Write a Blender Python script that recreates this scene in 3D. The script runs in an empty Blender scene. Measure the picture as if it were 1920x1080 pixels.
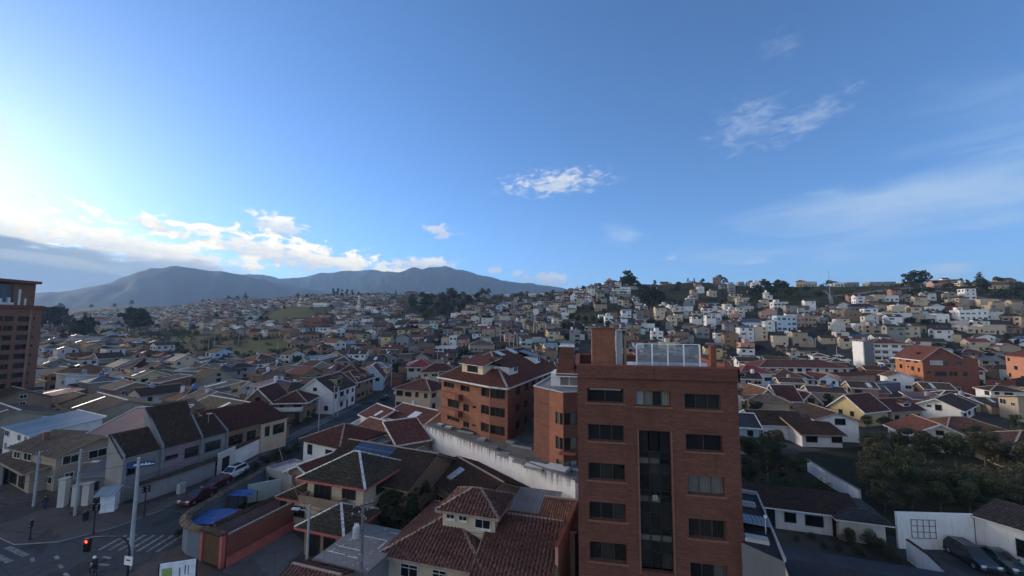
import bpy, math, random
import numpy as np
from mathutils import Vector, Matrix, noise

random.seed(7)
rng = random.Random(11)
C = bpy.context.scene
COL = C.collection
R = math.radians

# ------------------------------------------------------------------ camera
CAMZ = 24.0
CAMY = -2.0
F = 750.0                      # focal length in pixels of the 1920 px frame
PITCH, ROLL = R(5.0), R(0.37)
cam_d = bpy.data.cameras.new('camera')
cam = bpy.data.objects.new('camera', cam_d)
COL.objects.link(cam)
cam_d.sensor_width = 36.0
cam_d.lens = 36.0 * F / 1920.0
cam_d.clip_start, cam_d.clip_end = 0.5, 30000.0
CM = Matrix.Rotation(R(90) + PITCH, 3, 'X') @ Matrix.Rotation(ROLL, 3, 'Z')
cam.matrix_world = Matrix.Translation((0, CAMY, CAMZ)) @ CM.to_4x4()
C.camera = cam

def ray(px, py):
    d = CM @ Vector(((px - 960) / F, -(py - 540) / F, -1.0))
    return d / d.y             # scaled so that y is the forward distance
def at(px, py, z=0.0):
    """world (x, y) where the sight line through a picture point meets height z"""
    d = ray(px, py)
    t = (z - CAMZ) / d.z
    return Vector((d.x * t, t + CAMY))
def dep(px, py, y):
    d = ray(px, py) * (y - CAMY)
    return Vector((d.x, d.y + CAMY, d.z + CAMZ))
CMT = CM.transposed()
def pix(x, y, z):
    v = CMT @ Vector((x, y - CAMY, z - CAMZ))
    if v.z > -0.1:
        return (-9999.0, -9999.0)
    return (960 + F * v.x / -v.z, 540 - F * v.y / -v.z)

# ------------------------------------------------------------------ sky, sun, exposure
SUN_AZ, SUN_EL = -58.0, 12.0
C.view_settings.view_transform = 'Standard'
C.view_settings.look = 'None'
C.view_settings.gamma = 1.0
C.view_settings.use_curve_mapping = False
C.view_settings.exposure = 1.85
C.cycles.use_denoising = True
C.cycles.max_bounces = 5
C.cycles.diffuse_bounces = 3
C.cycles.glossy_bounces = 2
C.cycles.transmission_bounces = 2
C.cycles.volume_bounces = 1
C.cycles.transparent_max_bounces = 6

world = bpy.data.worlds.new('World')
C.world = world
world.use_nodes = True
WT = world.node_tree
WT.nodes.clear()

class NT:
    """small helper for node trees"""
    def __init__(s, t): s.t = t
    def n(s, typ, ins=None, **kw):
        o = s.t.nodes.new(typ)
        for k, v in kw.items(): setattr(o, k, v)
        for k, v in (ins or {}).items():
            if isinstance(v, bpy.types.NodeSocket): s.t.links.new(v, o.inputs[k])
            else: o.inputs[k].default_value = v
        return o
    def m(s, op, a, b=None, c=None, clamp=False):
        ins = {0: a}
        if b is not None: ins[1] = b
        if c is not None: ins[2] = c
        return s.n('ShaderNodeMath', ins, operation=op, use_clamp=clamp).outputs[0]
    def vm(s, op, a, b=None):
        ins = {0: a}
        if b is not None: ins[1] = b
        o = s.n('ShaderNodeVectorMath', ins, operation=op)
        return o.outputs[1] if op in ('LENGTH', 'DOT_PRODUCT') else o.outputs[0]
    def mix(s, f, a, b, mode='MIX'):
        o = s.n('ShaderNodeMix', data_type='RGBA', blend_type=mode)
        for i, v in ((0, f), (6, a), (7, b)):
            if isinstance(v, bpy.types.NodeSocket): s.t.links.new(v, o.inputs[i])
            else: o.inputs[i].default_value = v if i == 0 or len(v) == 4 else (*v, 1)
        return o.outputs[2]
    def rng(s, v, a, b, c=0.0, d=1.0, smooth=False):
        o = s.n('ShaderNodeMapRange', {0: v, 1: a, 2: b, 3: c, 4: d})
        o.clamp = True
        if smooth: o.interpolation_type = 'SMOOTHSTEP'
        return o.outputs[0]
    def noise(s, vec, scale, detail=3.0, rough=0.55, dist=0.0):
        return s.n('ShaderNodeTexNoise', {'Vector': vec, 'Scale': scale, 'Detail': detail, 'Roughness': rough, 'Distortion': dist}).outputs[0]

w = NT(WT)
tc = w.n('ShaderNodeTexCoord').outputs['Generated']
sky = w.n('ShaderNodeTexSky', sky_type='NISHITA')
sky.sun_disc = False
sky.sun_elevation = R(SUN_EL)
sky.sun_rotation = R(SUN_AZ)
sky.altitude = 2500.0
sky.air_density = 1.0
sky.dust_density = 1.7
sky.ozone_density = 4.5
SKY_STR = 0.070
skyc = w.n('ShaderNodeHueSaturation', {'Saturation': 1.03, 'Value': 1.0, 'Color': sky.outputs[0]}).outputs[0]
sep = w.n('ShaderNodeSeparateXYZ', {0: tc})
az = w.m('ARCTAN2', sep.outputs[0], sep.outputs[1])
el = w.m('ARCSINE', sep.outputs[2])
ae = w.n('ShaderNodeCombineXYZ', {0: az, 1: el}).outputs[0]
puff = w.noise(w.vm('MULTIPLY', ae, (1.0, 2.1, 1.0)), 30.0, 8.0, 0.62, 0.5)
wisp = w.noise(w.vm('MULTIPLY', ae, (1.0, 3.2, 1.0)), 9.0, 8.0, 0.62, 0.9)
veil = w.noise(w.vm('MULTIPLY', ae, (1.0, 5.0, 1.0)), 4.0, 6.0, 0.6, 0.5)
deck = w.noise(w.vm('MULTIPLY', ae, (1.0, 6.0, 1.0)), 7.0, 6.0, 0.55, 0.4)
def azel(px, py):
    d = ray(px, py).normalized()
    return math.atan2(d.x, d.y), math.asin(d.z)
def cloud(col, under, px, py, rx, ry, tilt, tex, thr, soft, amount, colour, shade=None):
    """one cloud: an ellipse in azimuth / elevation whose edge is broken by noise"""
    if under:                       # centre and radii given as azimuth / elevation in degrees (sky outside the frame)
        a0, e0, a1, e1 = R(px), R(py), R(px + rx), R(py + ry)
    else:
        a0, e0 = azel(px, py); a1, _ = azel(px + rx, py); _, e1 = azel(px, py - ry)
    m = w.n('ShaderNodeVectorMath', {0: ae, 1: (a0, e0, 0.0)}, operation='SUBTRACT').outputs[0]
    m = w.n('ShaderNodeVectorRotate', {'Vector': m, 'Angle': R(tilt)}, rotation_type='Z_AXIS').outputs[0]
    m = w.vm('DIVIDE', m, (abs(a1 - a0), abs(e1 - e0), 1.0))
    ln = w.vm('LENGTH', m)
    g = w.m('SUBTRACT', 1.0, ln)
    v = w.m('ADD', g, w.m('MULTIPLY', w.m('SUBTRACT', tex, 0.5), 3.4))
    a = w.m('MULTIPLY', w.rng(v, thr, thr + soft, 0, 1, True), amount)
    a = w.m('MULTIPLY', a, w.rng(ln, 1.0, 1.35, 1.0, 0.0, True))
    cc = colour
    if shade:
        sy = w.n('ShaderNodeSeparateXYZ', {0: m}).outputs[1]
        cc = w.mix(w.rng(w.m('ADD', sy, w.m('MULTIPLY', w.m('SUBTRACT', puff, 0.5), 2.5)), -0.7, 0.6), shade, colour)
    return w.mix(a, col, cc)
K = 1.0 / (2 ** C.view_settings.exposure)   # picture value -> radiance
def cl(r, g, b): return (r * K, g * K, b * K)
skyr = w.vm('MULTIPLY', skyc, (SKY_STR * 1.0, SKY_STR * 1.0, SKY_STR * 1.0))
# clouds: thin cirrus first, then the grey bank and its bright rim over the far range
s = skyr
s = cloud(s, 0, 1640, 405, 560, 72, -6, veil, -0.35, 1.6, 0.74, cl(.55, .72, .93))
s = cloud(s, 0, 1880, 250, 300, 150, -25, veil, -0.1, 1.8, 0.30, cl(.45, .66, .92))
s = cloud(s, 0, 1160, 440, 75, 30, 10, wisp, 0.15, 1.2, 0.48, cl(.62, .78, .97))
s = cloud(s, 0, 1440, 491, 95, 8, 2, veil, 0.1, 1.0, 0.45, cl(.70, .83, .97))
s = cloud(s, 0, 1780, 500, 95, 24, 8, wisp, 0.15, 1.0, 0.60, cl(.75, .86, .98))
s = cloud(s, 0, 1405, 232, 95, 58, -8, puff, -0.1, 1.7, 0.50, cl(.55, .66, .86))
s = cloud(s, 0, 1520, 220, 110, 34, -22, puff, -0.05, 1.6, 0.48, cl(.56, .67, .87))
s = cloud(s, 0, 1466, 86, 46, 34, 0, puff, 0.0, 1.6, 0.36, cl(.45, .58, .80))
s = cloud(s, 0, 1042, 344, 118, 34, -4, puff, 0.10, 0.95, 0.90, cl(.88, .88, .93), cl(.50, .62, .84))
s = cloud(s, 0, 830, 433, 38, 15, 4, puff, 0.15, 0.45, 0.85, cl(.90, .91, .96), cl(.66, .76, .90))
s = cloud(s, 0, 930, 507, 18, 8, 8, puff, 0.05, 0.5, 0.75, cl(.86, .86, .92))
s = cloud(s, 0, 1022, 523, 62, 13, 6, puff, -0.05, 0.6, 0.85, cl(.88, .90, .95), cl(.55, .63, .76))
s = cloud(s, 0, 1260, 485, 20, 6, 0, puff, 0.1, 0.5, 0.40, cl(.72, .78, .92))
s = cloud(s, 0, 0, 250, 55, 75, 0, wisp, 0.1, 1.0, 0.6, cl(.97, .98, .95))
s = cloud(s, 0, 525, 424, 72, 30, 8, puff, 0.18, 0.5, 0.92, cl(1.45, 1.36, 1.16), cl(.70, .77, .83))
s = cloud(s, 0, 292, 422, 62, 20, 16, puff, 0.12, 0.5, 0.90, cl(1.55, 1.42, 1.14), cl(.75, .80, .82))
s = cloud(s, 0, 560, 478, 300, 34, 7, puff, 0.10, 0.5, 0.95, cl(1.75, 1.58, 1.20), cl(.95, .93, .86))
s = cloud(s, 0, 250, 462, 300, 40, 7, puff, 0.08, 0.5, 0.95, cl(1.80, 1.62, 1.20), cl(.98, .96, .88))
s = cloud(s, 0, -40, 420, 220, 36, 9, puff, -0.05, 0.5, 0.95, cl(1.70, 1.54, 1.18), cl(.95, .93, .86))
s = cloud(s, 0, 40, 492, 360, 44, 8, deck, -0.45, 0.8, 0.95, cl(.27, .37, .46), cl(.17, .27, .36))
s = cloud(s, 0, 330, 506, 190, 26, 6, deck, -0.1, 0.7, 0.85, cl(.55, .62, .66), cl(.40, .49, .56))
s = cloud(s, 0, 150, 500, 150, 14, 6, deck, 0.0, 0.6, 0.55, cl(.80, .80, .74))
s = cloud(s, 0, 20, 535, 420, 40, 2, deck, -0.6, 0.8, 0.9, cl(.28, .40, .51))
s = cloud(s, 0, 790, 494, 75, 12, -3, puff, -0.1, 0.6, 0.9, cl(1.3, 1.22, 1.08), cl(.80, .82, .84))
# outside the frame: bright bank at left and cirrus behind, added to light the town
s = cloud(s, 1, -102, 13, 38, 14, 0, deck, -0.6, 0.9, 0.92, cl(3.0, 2.65, 2.15), cl(1.9, 1.75, 1.5))
s = cloud(s, 1, 128, 32, 60, 34, 0, veil, -0.2, 1.2, 0.62, cl(.80, .82, .86))
s = cloud(s, 1, -158, 34, 42, 34, 0, veil, -0.2, 1.2, 0.68, cl(1.0, .97, .93))
bg = w.n('ShaderNodeBackground', {'Color': s, 'Strength': 1.0})
w.n('ShaderNodeOutputWorld', {0: bg.outputs[0]})

sun_d = bpy.data.lights.new('sun', 'SUN')
sun = bpy.data.objects.new('sun', sun_d)
COL.objects.link(sun)
sun_d.energy = 1.3
sun_d.angle = R(14)
sun_d.color = (1.0, 0.84, 0.66)
_sd = Vector((math.sin(R(SUN_AZ)) * math.cos(R(SUN_EL)), math.cos(R(SUN_AZ)) * math.cos(R(SUN_EL)), math.sin(R(SUN_EL))))
sun.rotation_euler = _sd.to_track_quat('Z', 'Y').to_euler()
world.cycles.sampling_method = 'MANUAL'
world.cycles.sample_map_resolution = 512

# ------------------------------------------------------------------ materials
MATS = {}
def newmat(name):
    m = bpy.data.materials.new(name); m.use_nodes = True
    m.node_tree.nodes.clear()
    MATS[name] = m
    return m, NT(m.node_tree)
def finish(m, t, col, rough=0.85, height=None, bump=0.3, dist=0.02, spec=0.3, metal=0.0, **kw):
    ins = {'Base Color': col if isinstance(col, bpy.types.NodeSocket) else (*col, 1), 'Roughness': rough, 'Metallic': metal, 'Specular IOR Level': spec}
    ins.update(kw)
    if height is not None:
        ins['Normal'] = t.n('ShaderNodeBump', {'Strength': bump, 'Distance': dist, 'Height': height}).outputs[0]
    p = t.n('ShaderNodeBsdfPrincipled', ins)
    t.n('ShaderNodeOutputMaterial', {0: p.outputs[0]})
    return m
def mul(c, k): return tuple(x * k for x in c)
def coords(t):
    o = t.n('ShaderNodeTexCoord')
    return o.outputs['UV'], o.outputs['Object']
def rnd(t): return t.n('ShaderNodeObjectInfo').outputs['Random']

def plain(name, c, rough=0.7, spec=0.3, metal=0.0, var=0.25, scale=1.5):
    m, t = newmat(name); uv, ob = coords(t)
    n = t.noise(ob, scale, 5.0)
    col = t.mix(t.rng(n, 0.3, 0.7), mul(c, 1 - var), mul(c, 1 + var * 0.6))
    return finish(m, t, col, rough, n, 0.15, 0.02, spec, metal)
def stucco(name, c, dirt=0.45):
    m, t = newmat(name); uv, ob = coords(t)
    n1 = t.noise(ob, 0.55, 6.0, 0.6)
    st = t.noise(t.vm('MULTIPLY', ob, (3.0, 3.0, 0.25)), 1.0, 5.0, 0.65)
    f = t.noise(ob, 14.0, 4.0)
    col = t.mix(t.rng(n1, 0.35, 0.75), mul(c, 0.82), c)
    col = t.mix(t.m('MULTIPLY', t.rng(st, 0.52, 0.78, 0, 1, True), dirt), col, (c[0] * 0.35 + 0.01, c[1] * 0.33 + 0.01, c[2] * 0.30 + 0.01))
    k = t.rng(rnd(t), 0, 1, 0.86, 1.08)
    col = t.vm('MULTIPLY', col, t.n('ShaderNodeCombineXYZ', {0: k, 1: k, 2: k}).outputs[0])
    return finish(m, t, col, 0.92, f, 0.12, 0.01, 0.08)
def tile(name, c, c2, sp=0.24, course=0.42, moss=0.5, b=0.9):
    """clay barrel tiles: columns and courses in relief, each tile its own shade, weathered in patches"""
    m, t = newmat(name); uv, ob = coords(t)
    s = t.n('ShaderNodeSeparateXYZ', {0: uv})
    cu, cv = t.m('DIVIDE', s.outputs[0], sp), t.m('DIVIDE', s.outputs[1], course)
    cell = t.n('ShaderNodeCombineXYZ', {0: t.m('FLOOR', cu), 1: t.m('FLOOR', cv)}).outputs[0]
    wn = t.n('ShaderNodeTexWhiteNoise', {0: cell}, noise_dimensions='2D').outputs[0]
    col = t.mix(wn, mul(c, 0.68), mul(c, 1.25))
    col = t.mix(t.rng(wn, 0.93, 0.95, 0, 0.7), col, (c[0] * 1.7, c[1] * 1.7, c[2] * 1.6))
    big = t.noise(ob, 0.35, 7.0, 0.68)
    col = t.mix(t.m('MULTIPLY', t.rng(big, 0.42, 0.72, 0, 1, True), moss + 0.25), col, c2)
    fine = t.noise(ob, 2.6, 6.0, 0.7)
    col = t.mix(t.m('MULTIPLY', t.rng(fine, 0.50, 0.78), moss), col, (0.022, 0.022, 0.018))
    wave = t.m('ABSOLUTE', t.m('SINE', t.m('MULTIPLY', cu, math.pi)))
    step = t.m('FRACT', cv)
    col = t.mix(t.rng(wave, 0.05, 0.6, 0.62, 0.0), col, (.016, .015, .014))   # channels darkened: grime, and shade between the ribs painted into the colour
    h = t.m('ADD', wave, t.m('MULTIPLY', t.m('SUBTRACT', 1.0, step), 0.45))
    return finish(m, t, col, 0.92, h, b, 0.06, 0.06)
def metalroof(name, c, sp=0.30, rough=0.75, rust=0.25):
    m, t = newmat(name); uv, ob = coords(t)
    s = t.n('ShaderNodeSeparateXYZ', {0: uv})
    wv = t.m('SINE', t.m('MULTIPLY', s.outputs[0], 2 * math.pi / sp))
    big = t.noise(ob, 0.5, 6.0, 0.65)
    sheet = t.n('ShaderNodeTexWhiteNoise', {1: t.m('FLOOR', t.m('DIVIDE', s.outputs[0], 0.9))}, noise_dimensions='1D').outputs[0]
    col = t.mix(sheet, mul(c, 0.85), mul(c, 1.12))
    col = t.mix(t.m('MULTIPLY', t.rng(big, 0.48, 0.75), rust), col, (0.10, 0.055, 0.035))
    return finish(m, t, col, rough, wv, 0.6, 0.03, 0.15)
def brick(name, c1, c2, mortar, bw=0.26, bh=0.075, patch=0.5):
    m, t = newmat(name); uv, ob = coords(t)
    b = t.n('ShaderNodeTexBrick', {'Vector': uv, 'Color1': (*c1, 1), 'Color2': (*c2, 1), 'Mortar': (*mortar, 1), 'Scale': 1.0, 'Mortar Size': 0.008, 'Mortar Smooth': 0.2, 'Bias': -0.1, 'Brick Width': bw, 'Row Height': bh})
    s = t.n('ShaderNodeSeparateXYZ', {0: uv})
    run = t.n('ShaderNodeCombineXYZ', {0: t.m('FLOOR', t.m('DIVIDE', s.outputs[0], bw * 2)), 1: t.m('FLOOR', t.m('DIVIDE', s.outputs[1], bh))}).outputs[0]
    wn = t.noise(t.vm('MULTIPLY', uv, (0.9, 9.0, 1.0)), 1.0, 4.0, 0.7)
    col = t.mix(t.m('MULTIPLY', t.rng(wn, 0.5, 0.78), patch), b.outputs[0], mul(c2, 1.55))
    wn2 = t.n('ShaderNodeTexWhiteNoise', {0: run}, noise_dimensions='2D').outputs[0]
    col = t.mix(t.rng(wn2, 0.75, 1.0, 0, 0.35), col, mul(c2, 1.5))
    big = t.noise(ob, 0.35, 5.0, 0.6)
    col = t.mix(t.rng(big, 0.4, 0.75, 0, 0.55), col, mul(c1, 0.55))
    bands = t.noise(t.vm('MULTIPLY', uv, (0.22, 3.2, 1.0)), 1.0, 5.0, 0.75)
    col = t.mix(t.rng(bands, 0.50, 0.75, 0, 0.5), col, mul(c2, 1.25))
    drip = t.noise(t.vm('MULTIPLY', uv, (2.4, 0.12, 1.0)), 1.0, 5.0, 0.7)
    col = t.mix(t.rng(drip, 0.55, 0.8, 0, 0.5), col, (.035, .024, .02))
    return finish(m, t, col, 0.9, b.outputs[1], 0.4, -0.01, 0.2)
def ground_mat(name, a, b, c, s1=0.08, s2=1.2, crack=False, bump=0.2):
    m, t = newmat(name); uv, ob = coords(t)
    n1, n2, n3 = t.noise(ob, s1, 7.0, 0.65), t.noise(ob, s2, 6.0, 0.65), t.noise(ob, 22.0, 4.0)
    col = t.mix(t.rng(n1, 0.35, 0.65), a, b)
    col = t.mix(t.m('MULTIPLY', t.rng(n2, 0.48, 0.75), 0.7), col, c)
    col = t.mix(t.rng(n3, 0.3, 0.7, 0, 0.25), col, mul(a, 0.5))
    if crack:
        pc = t.n('ShaderNodeTexVoronoi', {'Vector': ob, 'Scale': 0.30, 'Randomness': 1.0}, distance='CHEBYCHEV').outputs['Color']
        pv = t.n('ShaderNodeSeparateXYZ', {0: pc}).outputs[0]
        col = t.mix(t.rng(pv, 0.72, 0.74, 0, 0.45), col, mul(c, 0.62))
        oil = t.noise(ob, 0.7, 5.0, 0.6)
        col = t.mix(t.rng(oil, 0.60, 0.72, 0, 0.55), col, mul(a, 0.4))
        v = t.n('ShaderNodeTexVoronoi', {'Vector': ob, 'Scale': 0.22, 'Randomness': 1.0}, feature='DISTANCE_TO_EDGE').outputs['Distance']
        col = t.mix(t.rng(v, 0.0, 0.012, 0.6, 0.0), col, mul(a, 0.35))
    return finish(m, t, col, 0.95, n3, bump, 0.01, 0.03)
def glass(name, c=(0.012, 0.014, 0.016), rough=0.12):
    m, t = newmat(name); uv, ob = coords(t)
    n = t.noise(ob, 0.9, 2.0)
    k = t.rng(rnd(t), 0, 1, 0.6, 1.6)
    col = t.vm('MULTIPLY', t.mix(n, mul(c, 0.7), mul(c, 1.5)), t.n('ShaderNodeCombineXYZ', {0: k, 1: k, 2: k}).outputs[0])
    return finish(m, t, col, rough, n, 0.05, 0.05, 0.5)
def leafmat(name, c, c2):
    m, t = newmat(name)
    g = t.n('ShaderNodeNewGeometry')
    k = t.m('ADD', t.m('MULTIPLY', g.outputs['Random Per Island'], 0.75), t.m('MULTIPLY', rnd(t), 0.4))
    big = t.noise(t.n('ShaderNodeTexCoord').outputs['Object'], 0.5, 3.0)
    col = t.mix(t.m('MULTIPLY', t.m('ADD', k, big), 0.55, clamp=True), c, c2)
    d = t.n('ShaderNodeBsdfPrincipled', {'Base Color': col, 'Roughness': 0.65, 'Specular IOR Level': 0.2})
    tr = t.n('ShaderNodeBsdfTranslucent', {0: col})
    mx = t.n('ShaderNodeMixShader', {0: 0.25, 1: d.outputs[0], 2: tr.outputs[0]})
    t.n('ShaderNodeOutputMaterial', {0: mx.outputs[0]})
    return m
def emit(name, c, s):
    m, t = newmat(name)
    e = t.n('ShaderNodeEmission', {0: (*c, 1), 1: s}); t.n('ShaderNodeOutputMaterial', {0: e.outputs[0]})
    return m

stucco('wall_white', (0.740, 0.730, 0.710)); stucco('wall_offwhite', (0.580, 0.550, 0.500)); stucco('wall_cream', (0.580, 0.480, 0.350))
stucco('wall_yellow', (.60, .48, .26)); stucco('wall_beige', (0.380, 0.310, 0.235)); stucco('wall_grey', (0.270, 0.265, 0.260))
stucco('wall_pink', (.50, .30, .24)); stucco('wall_salmon', (.48, .22, .14)); stucco('wall_blue', (.40, .50, .60))
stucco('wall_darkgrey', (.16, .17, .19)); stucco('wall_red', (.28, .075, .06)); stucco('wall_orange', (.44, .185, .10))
stucco('wall_rust', (.215, .080, .058)); stucco('wall_bluegrey', (.16, .20, .25)); stucco('wall_mauve', (.26, .20, .22)); stucco('wall_tan', (0.280, 0.190, 0.130))
stucco('wall_stained', (0.78, 0.78, 0.79), 0.95); stucco('wall_ochre', (.52, .36, .16)); stucco('wall_mint', (.42, .52, .50))
def mossy(name, c, top):
    # white lime wash with black drip stains that start at the coping
    m, t = newmat(name); uv, ob = coords(t)
    sp = t.n('ShaderNodeSeparateXYZ', {0: ob})
    dn = t.m('SUBTRACT', top, sp.outputs[2])
    st = t.noise(t.vm('MULTIPLY', ob, (2.2, 2.2, 0.10)), 1.0, 6.0, 0.7)
    fi = t.noise(ob, 5.0, 6.0, 0.7)
    v = t.m('SUBTRACT', t.m('ADD', st, t.m('MULTIPLY', fi, 0.35)), t.m('MULTIPLY', dn, 0.16))
    n1 = t.noise(ob, 0.5, 6.0, 0.6)
    col = t.mix(t.rng(n1, 0.35, 0.7), mul(c, 0.80), c)
    col = t.mix(t.m('MULTIPLY', t.rng(v, 0.50, 0.78, 0, 1, True), 0.85), col, (.045, .048, .045))
    return finish(m, t, col, 0.9, fi, 0.2, 0.01, 0.2)
mossy('wall_mossy', (.78, .78, .79), 6.3)
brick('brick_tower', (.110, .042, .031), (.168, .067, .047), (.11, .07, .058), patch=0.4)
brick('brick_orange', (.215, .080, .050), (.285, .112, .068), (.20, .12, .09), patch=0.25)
brick('brick_brown', (.19, .088, .060), (.24, .112, .074), (.17, .12, .09), patch=0.15)
brick('brick_bare', (.27, .15, .105), (.33, .19, .13), (.30, .27, .24), 0.40, 0.22, 0.1)
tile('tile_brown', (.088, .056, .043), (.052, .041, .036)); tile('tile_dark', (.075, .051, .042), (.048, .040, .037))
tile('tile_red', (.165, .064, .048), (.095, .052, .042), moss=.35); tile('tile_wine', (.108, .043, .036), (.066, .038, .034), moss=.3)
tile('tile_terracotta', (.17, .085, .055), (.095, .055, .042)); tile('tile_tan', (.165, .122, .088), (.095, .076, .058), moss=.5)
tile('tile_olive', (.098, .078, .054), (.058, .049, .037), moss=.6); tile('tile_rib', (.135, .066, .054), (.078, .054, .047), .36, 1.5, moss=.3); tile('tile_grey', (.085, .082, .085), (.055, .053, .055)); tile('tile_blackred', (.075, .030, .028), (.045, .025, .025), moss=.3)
metalroof('metal_grey', (.14, .15, .16), rust=.35); metalroof('metal_blue', (.06, .10, .16), rust=.2); metalroof('metal_lightblue', (.20, .27, .32), rust=.25)
metalroof('metal_mauve', (.17, .095, .105), rust=.1); metalroof('metal_red', (.22, .045, .045), rust=.1); metalroof('metal_teal', (.10, .26, .25), rust=.1); metalroof('metal_dark', (.028, .031, .040), rust=.2)
plain('white_trim', (.62, .61, .59), var=.35, scale=2.0); plain('white_paint', (.78, .78, .78), .5); plain('concrete', (.30, .30, .30)); plain('concrete_dark', (.15, .15, .155))
plain('grey_trim', (.36, .36, .37)); plain('dark_trim', (.03, .03, .032), .5); plain('brown_trim', (.07, .045, .035)); plain('salmon_trim', (.42, .115, .10)); plain('wood_door', (.10, .055, .03))
plain('cement_ridge', (.30, .27, .25), var=.5, scale=2.5); plain('tan_ridge', (.30, .22, .17)); plain('steel', (.35, .36, .38), .4, .5, .6); plain('black_metal', (.02, .02, .022), .45); plain('pole_concrete', (.34, .36, .38), .8)
plain('skylight', (.50, .53, .55), .45, .35, var=.1); plain('tank_blue', (.06, .14, .32), .45); plain('tarp_blue', (.03, .085, .26), .6); plain('rubber', (.018, .018, .018), .8); plain('solar', (.012, .02, .05), .15, .6)
plain('red_lens', (.25, .02, .02), .3); plain('sign_blue', (.03, .06, .18), .5); plain('sign_white', (.75, .76, .78), .4); plain('sign_green', (.30, .38, .12), .5); plain('black_paint', (.015, .015, .015), .6)
plain('car_white', (.74, .77, .80), .22, .6, var=.05); plain('car_red', (.07, .012, .015), .25, .5, var=.05); plain('car_black', (.018, .022, .03), .2, .6, var=.05); plain('car_silver', (.38, .40, .42), .22, .6, var=.05); plain('car_green', (.025, .06, .06), .22, .6, var=.05)
plain('skin', (.30, .17, .11), .6); plain('cloth_dark', (.025, .027, .034), .9); plain('cloth_blue', (.035, .05, .10), .9); plain('helmet_white', (.75, .75, .75), .25, .6); plain('lamp_head', (.42, .44, .46), .4)
plain('headlight', (.75, .78, .80), .1, .8, var=.05); plain('bark', (.085, .062, .045)); plain('bark_pale', (.22, .19, .16)); plain('curtain', (.26, .25, .22), .9); plain('curtain_dark', (.11, .105, .10), .9); plain('interior', (.012, .012, .013), .9)
plain('insulator', (.42, .43, .46), .3); plain('wire', (.02, .02, .022), .6); m, t = newmat('road_paint'); _n = t.noise(coords(t)[1], 3.0, 7.0, .75); _b = t.noise(coords(t)[1], .35, 3.0)
finish(m, t, t.mix(t.rng(t.m('ADD', _n, t.m('MULTIPLY', _b, .4)), .62, .82), (.26, .265, .27), (.085, .09, .096)), .85, _n, .1)
plain('kerb', (.26, .26, .265), .9)
glass('glass_dark'); glass('glass_curtain', (.10, .098, .088), .35); glass('glass_pale', (.22, .23, .23), .3); glass('glass_blue', (.05, .07, .09), .12)
ground_mat('asphalt', (.068, .071, .074), (.090, .093, .096), (.050, .052, .054), .09, 1.5, True)
ground_mat('pavement', (.13, .125, .12), (.17, .165, .16), (.09, .088, .085), .15, 1.3, True)
ground_mat('plaza', (.105, .088, .080), (.14, .12, .11), (.075, .065, .06), .2, 1.6, True)
ground_mat('yard', (.085, .075, .065), (.12, .11, .10), (.06, .055, .045), .12, .8)
ground_mat('town_soil', (.060, .054, .046), (.095, .086, .076), (.040, .038, .030), .06, .6)
ground_mat('hill_scrub', (.046, .050, .026), (.085, .074, .044), (.032, .036, .020), .03, .22, False, .5)
ground_mat('field_green', (.050, .064, .022), (.068, .074, .030), (.034, .046, .018), .05, .5, False, .4)
ground_mat('lawn', (.030, .040, .018), (.045, .048, .024), (.022, .026, .014), .2, 1.4, False, .5)
ground_mat('garden_soil', (.030, .034, .020), (.050, .046, .030), (.022, .026, .016), .15, 1.2, False, .5)
ground_mat('dirt_road', (.20, .18, .165), (.26, .235, .21), (.15, .135, .12), .1, .9)
ground_mat('mountain_rock', (.012, .022, .020), (.036, .042, .034), (.008, .014, .013), .0022, .009, False, .6)
leafmat('leaf_dark', (.018, .027, .016), (.058, .070, .034)); leafmat('leaf_mid', (.026, .040, .018), (.078, .092, .042)); leafmat('leaf_olive', (.034, .040, .022), (.100, .098, .052))
leafmat('leaf_pine', (.010, .018, .014), (.028, .040, .024)); leafmat('leaf_brown', (.040, .034, .022), (.085, .068, .040))
# polycarbonate of the roof screen
m, t = newmat('polycarbonate')
_p = t.n('ShaderNodeBsdfPrincipled', {'Base Color': (.40, .43, .46, 1), 'Roughness': .4, 'Specular IOR Level': .5})
_t = t.n('ShaderNodeBsdfTransparent', {0: (.85, .88, .92, 1)})
_n = t.noise(t.vm('MULTIPLY', coords(t)[1], (1.0, 1.0, 5.0)), 2.0, 4.0)
_x = t.n('ShaderNodeMixShader', {0: t.rng(_n, .3, .75, .86, .55), 1: _p.outputs[0], 2: _t.outputs[0]})
t.n('ShaderNodeOutputMaterial', {0: _x.outputs[0]})

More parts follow.
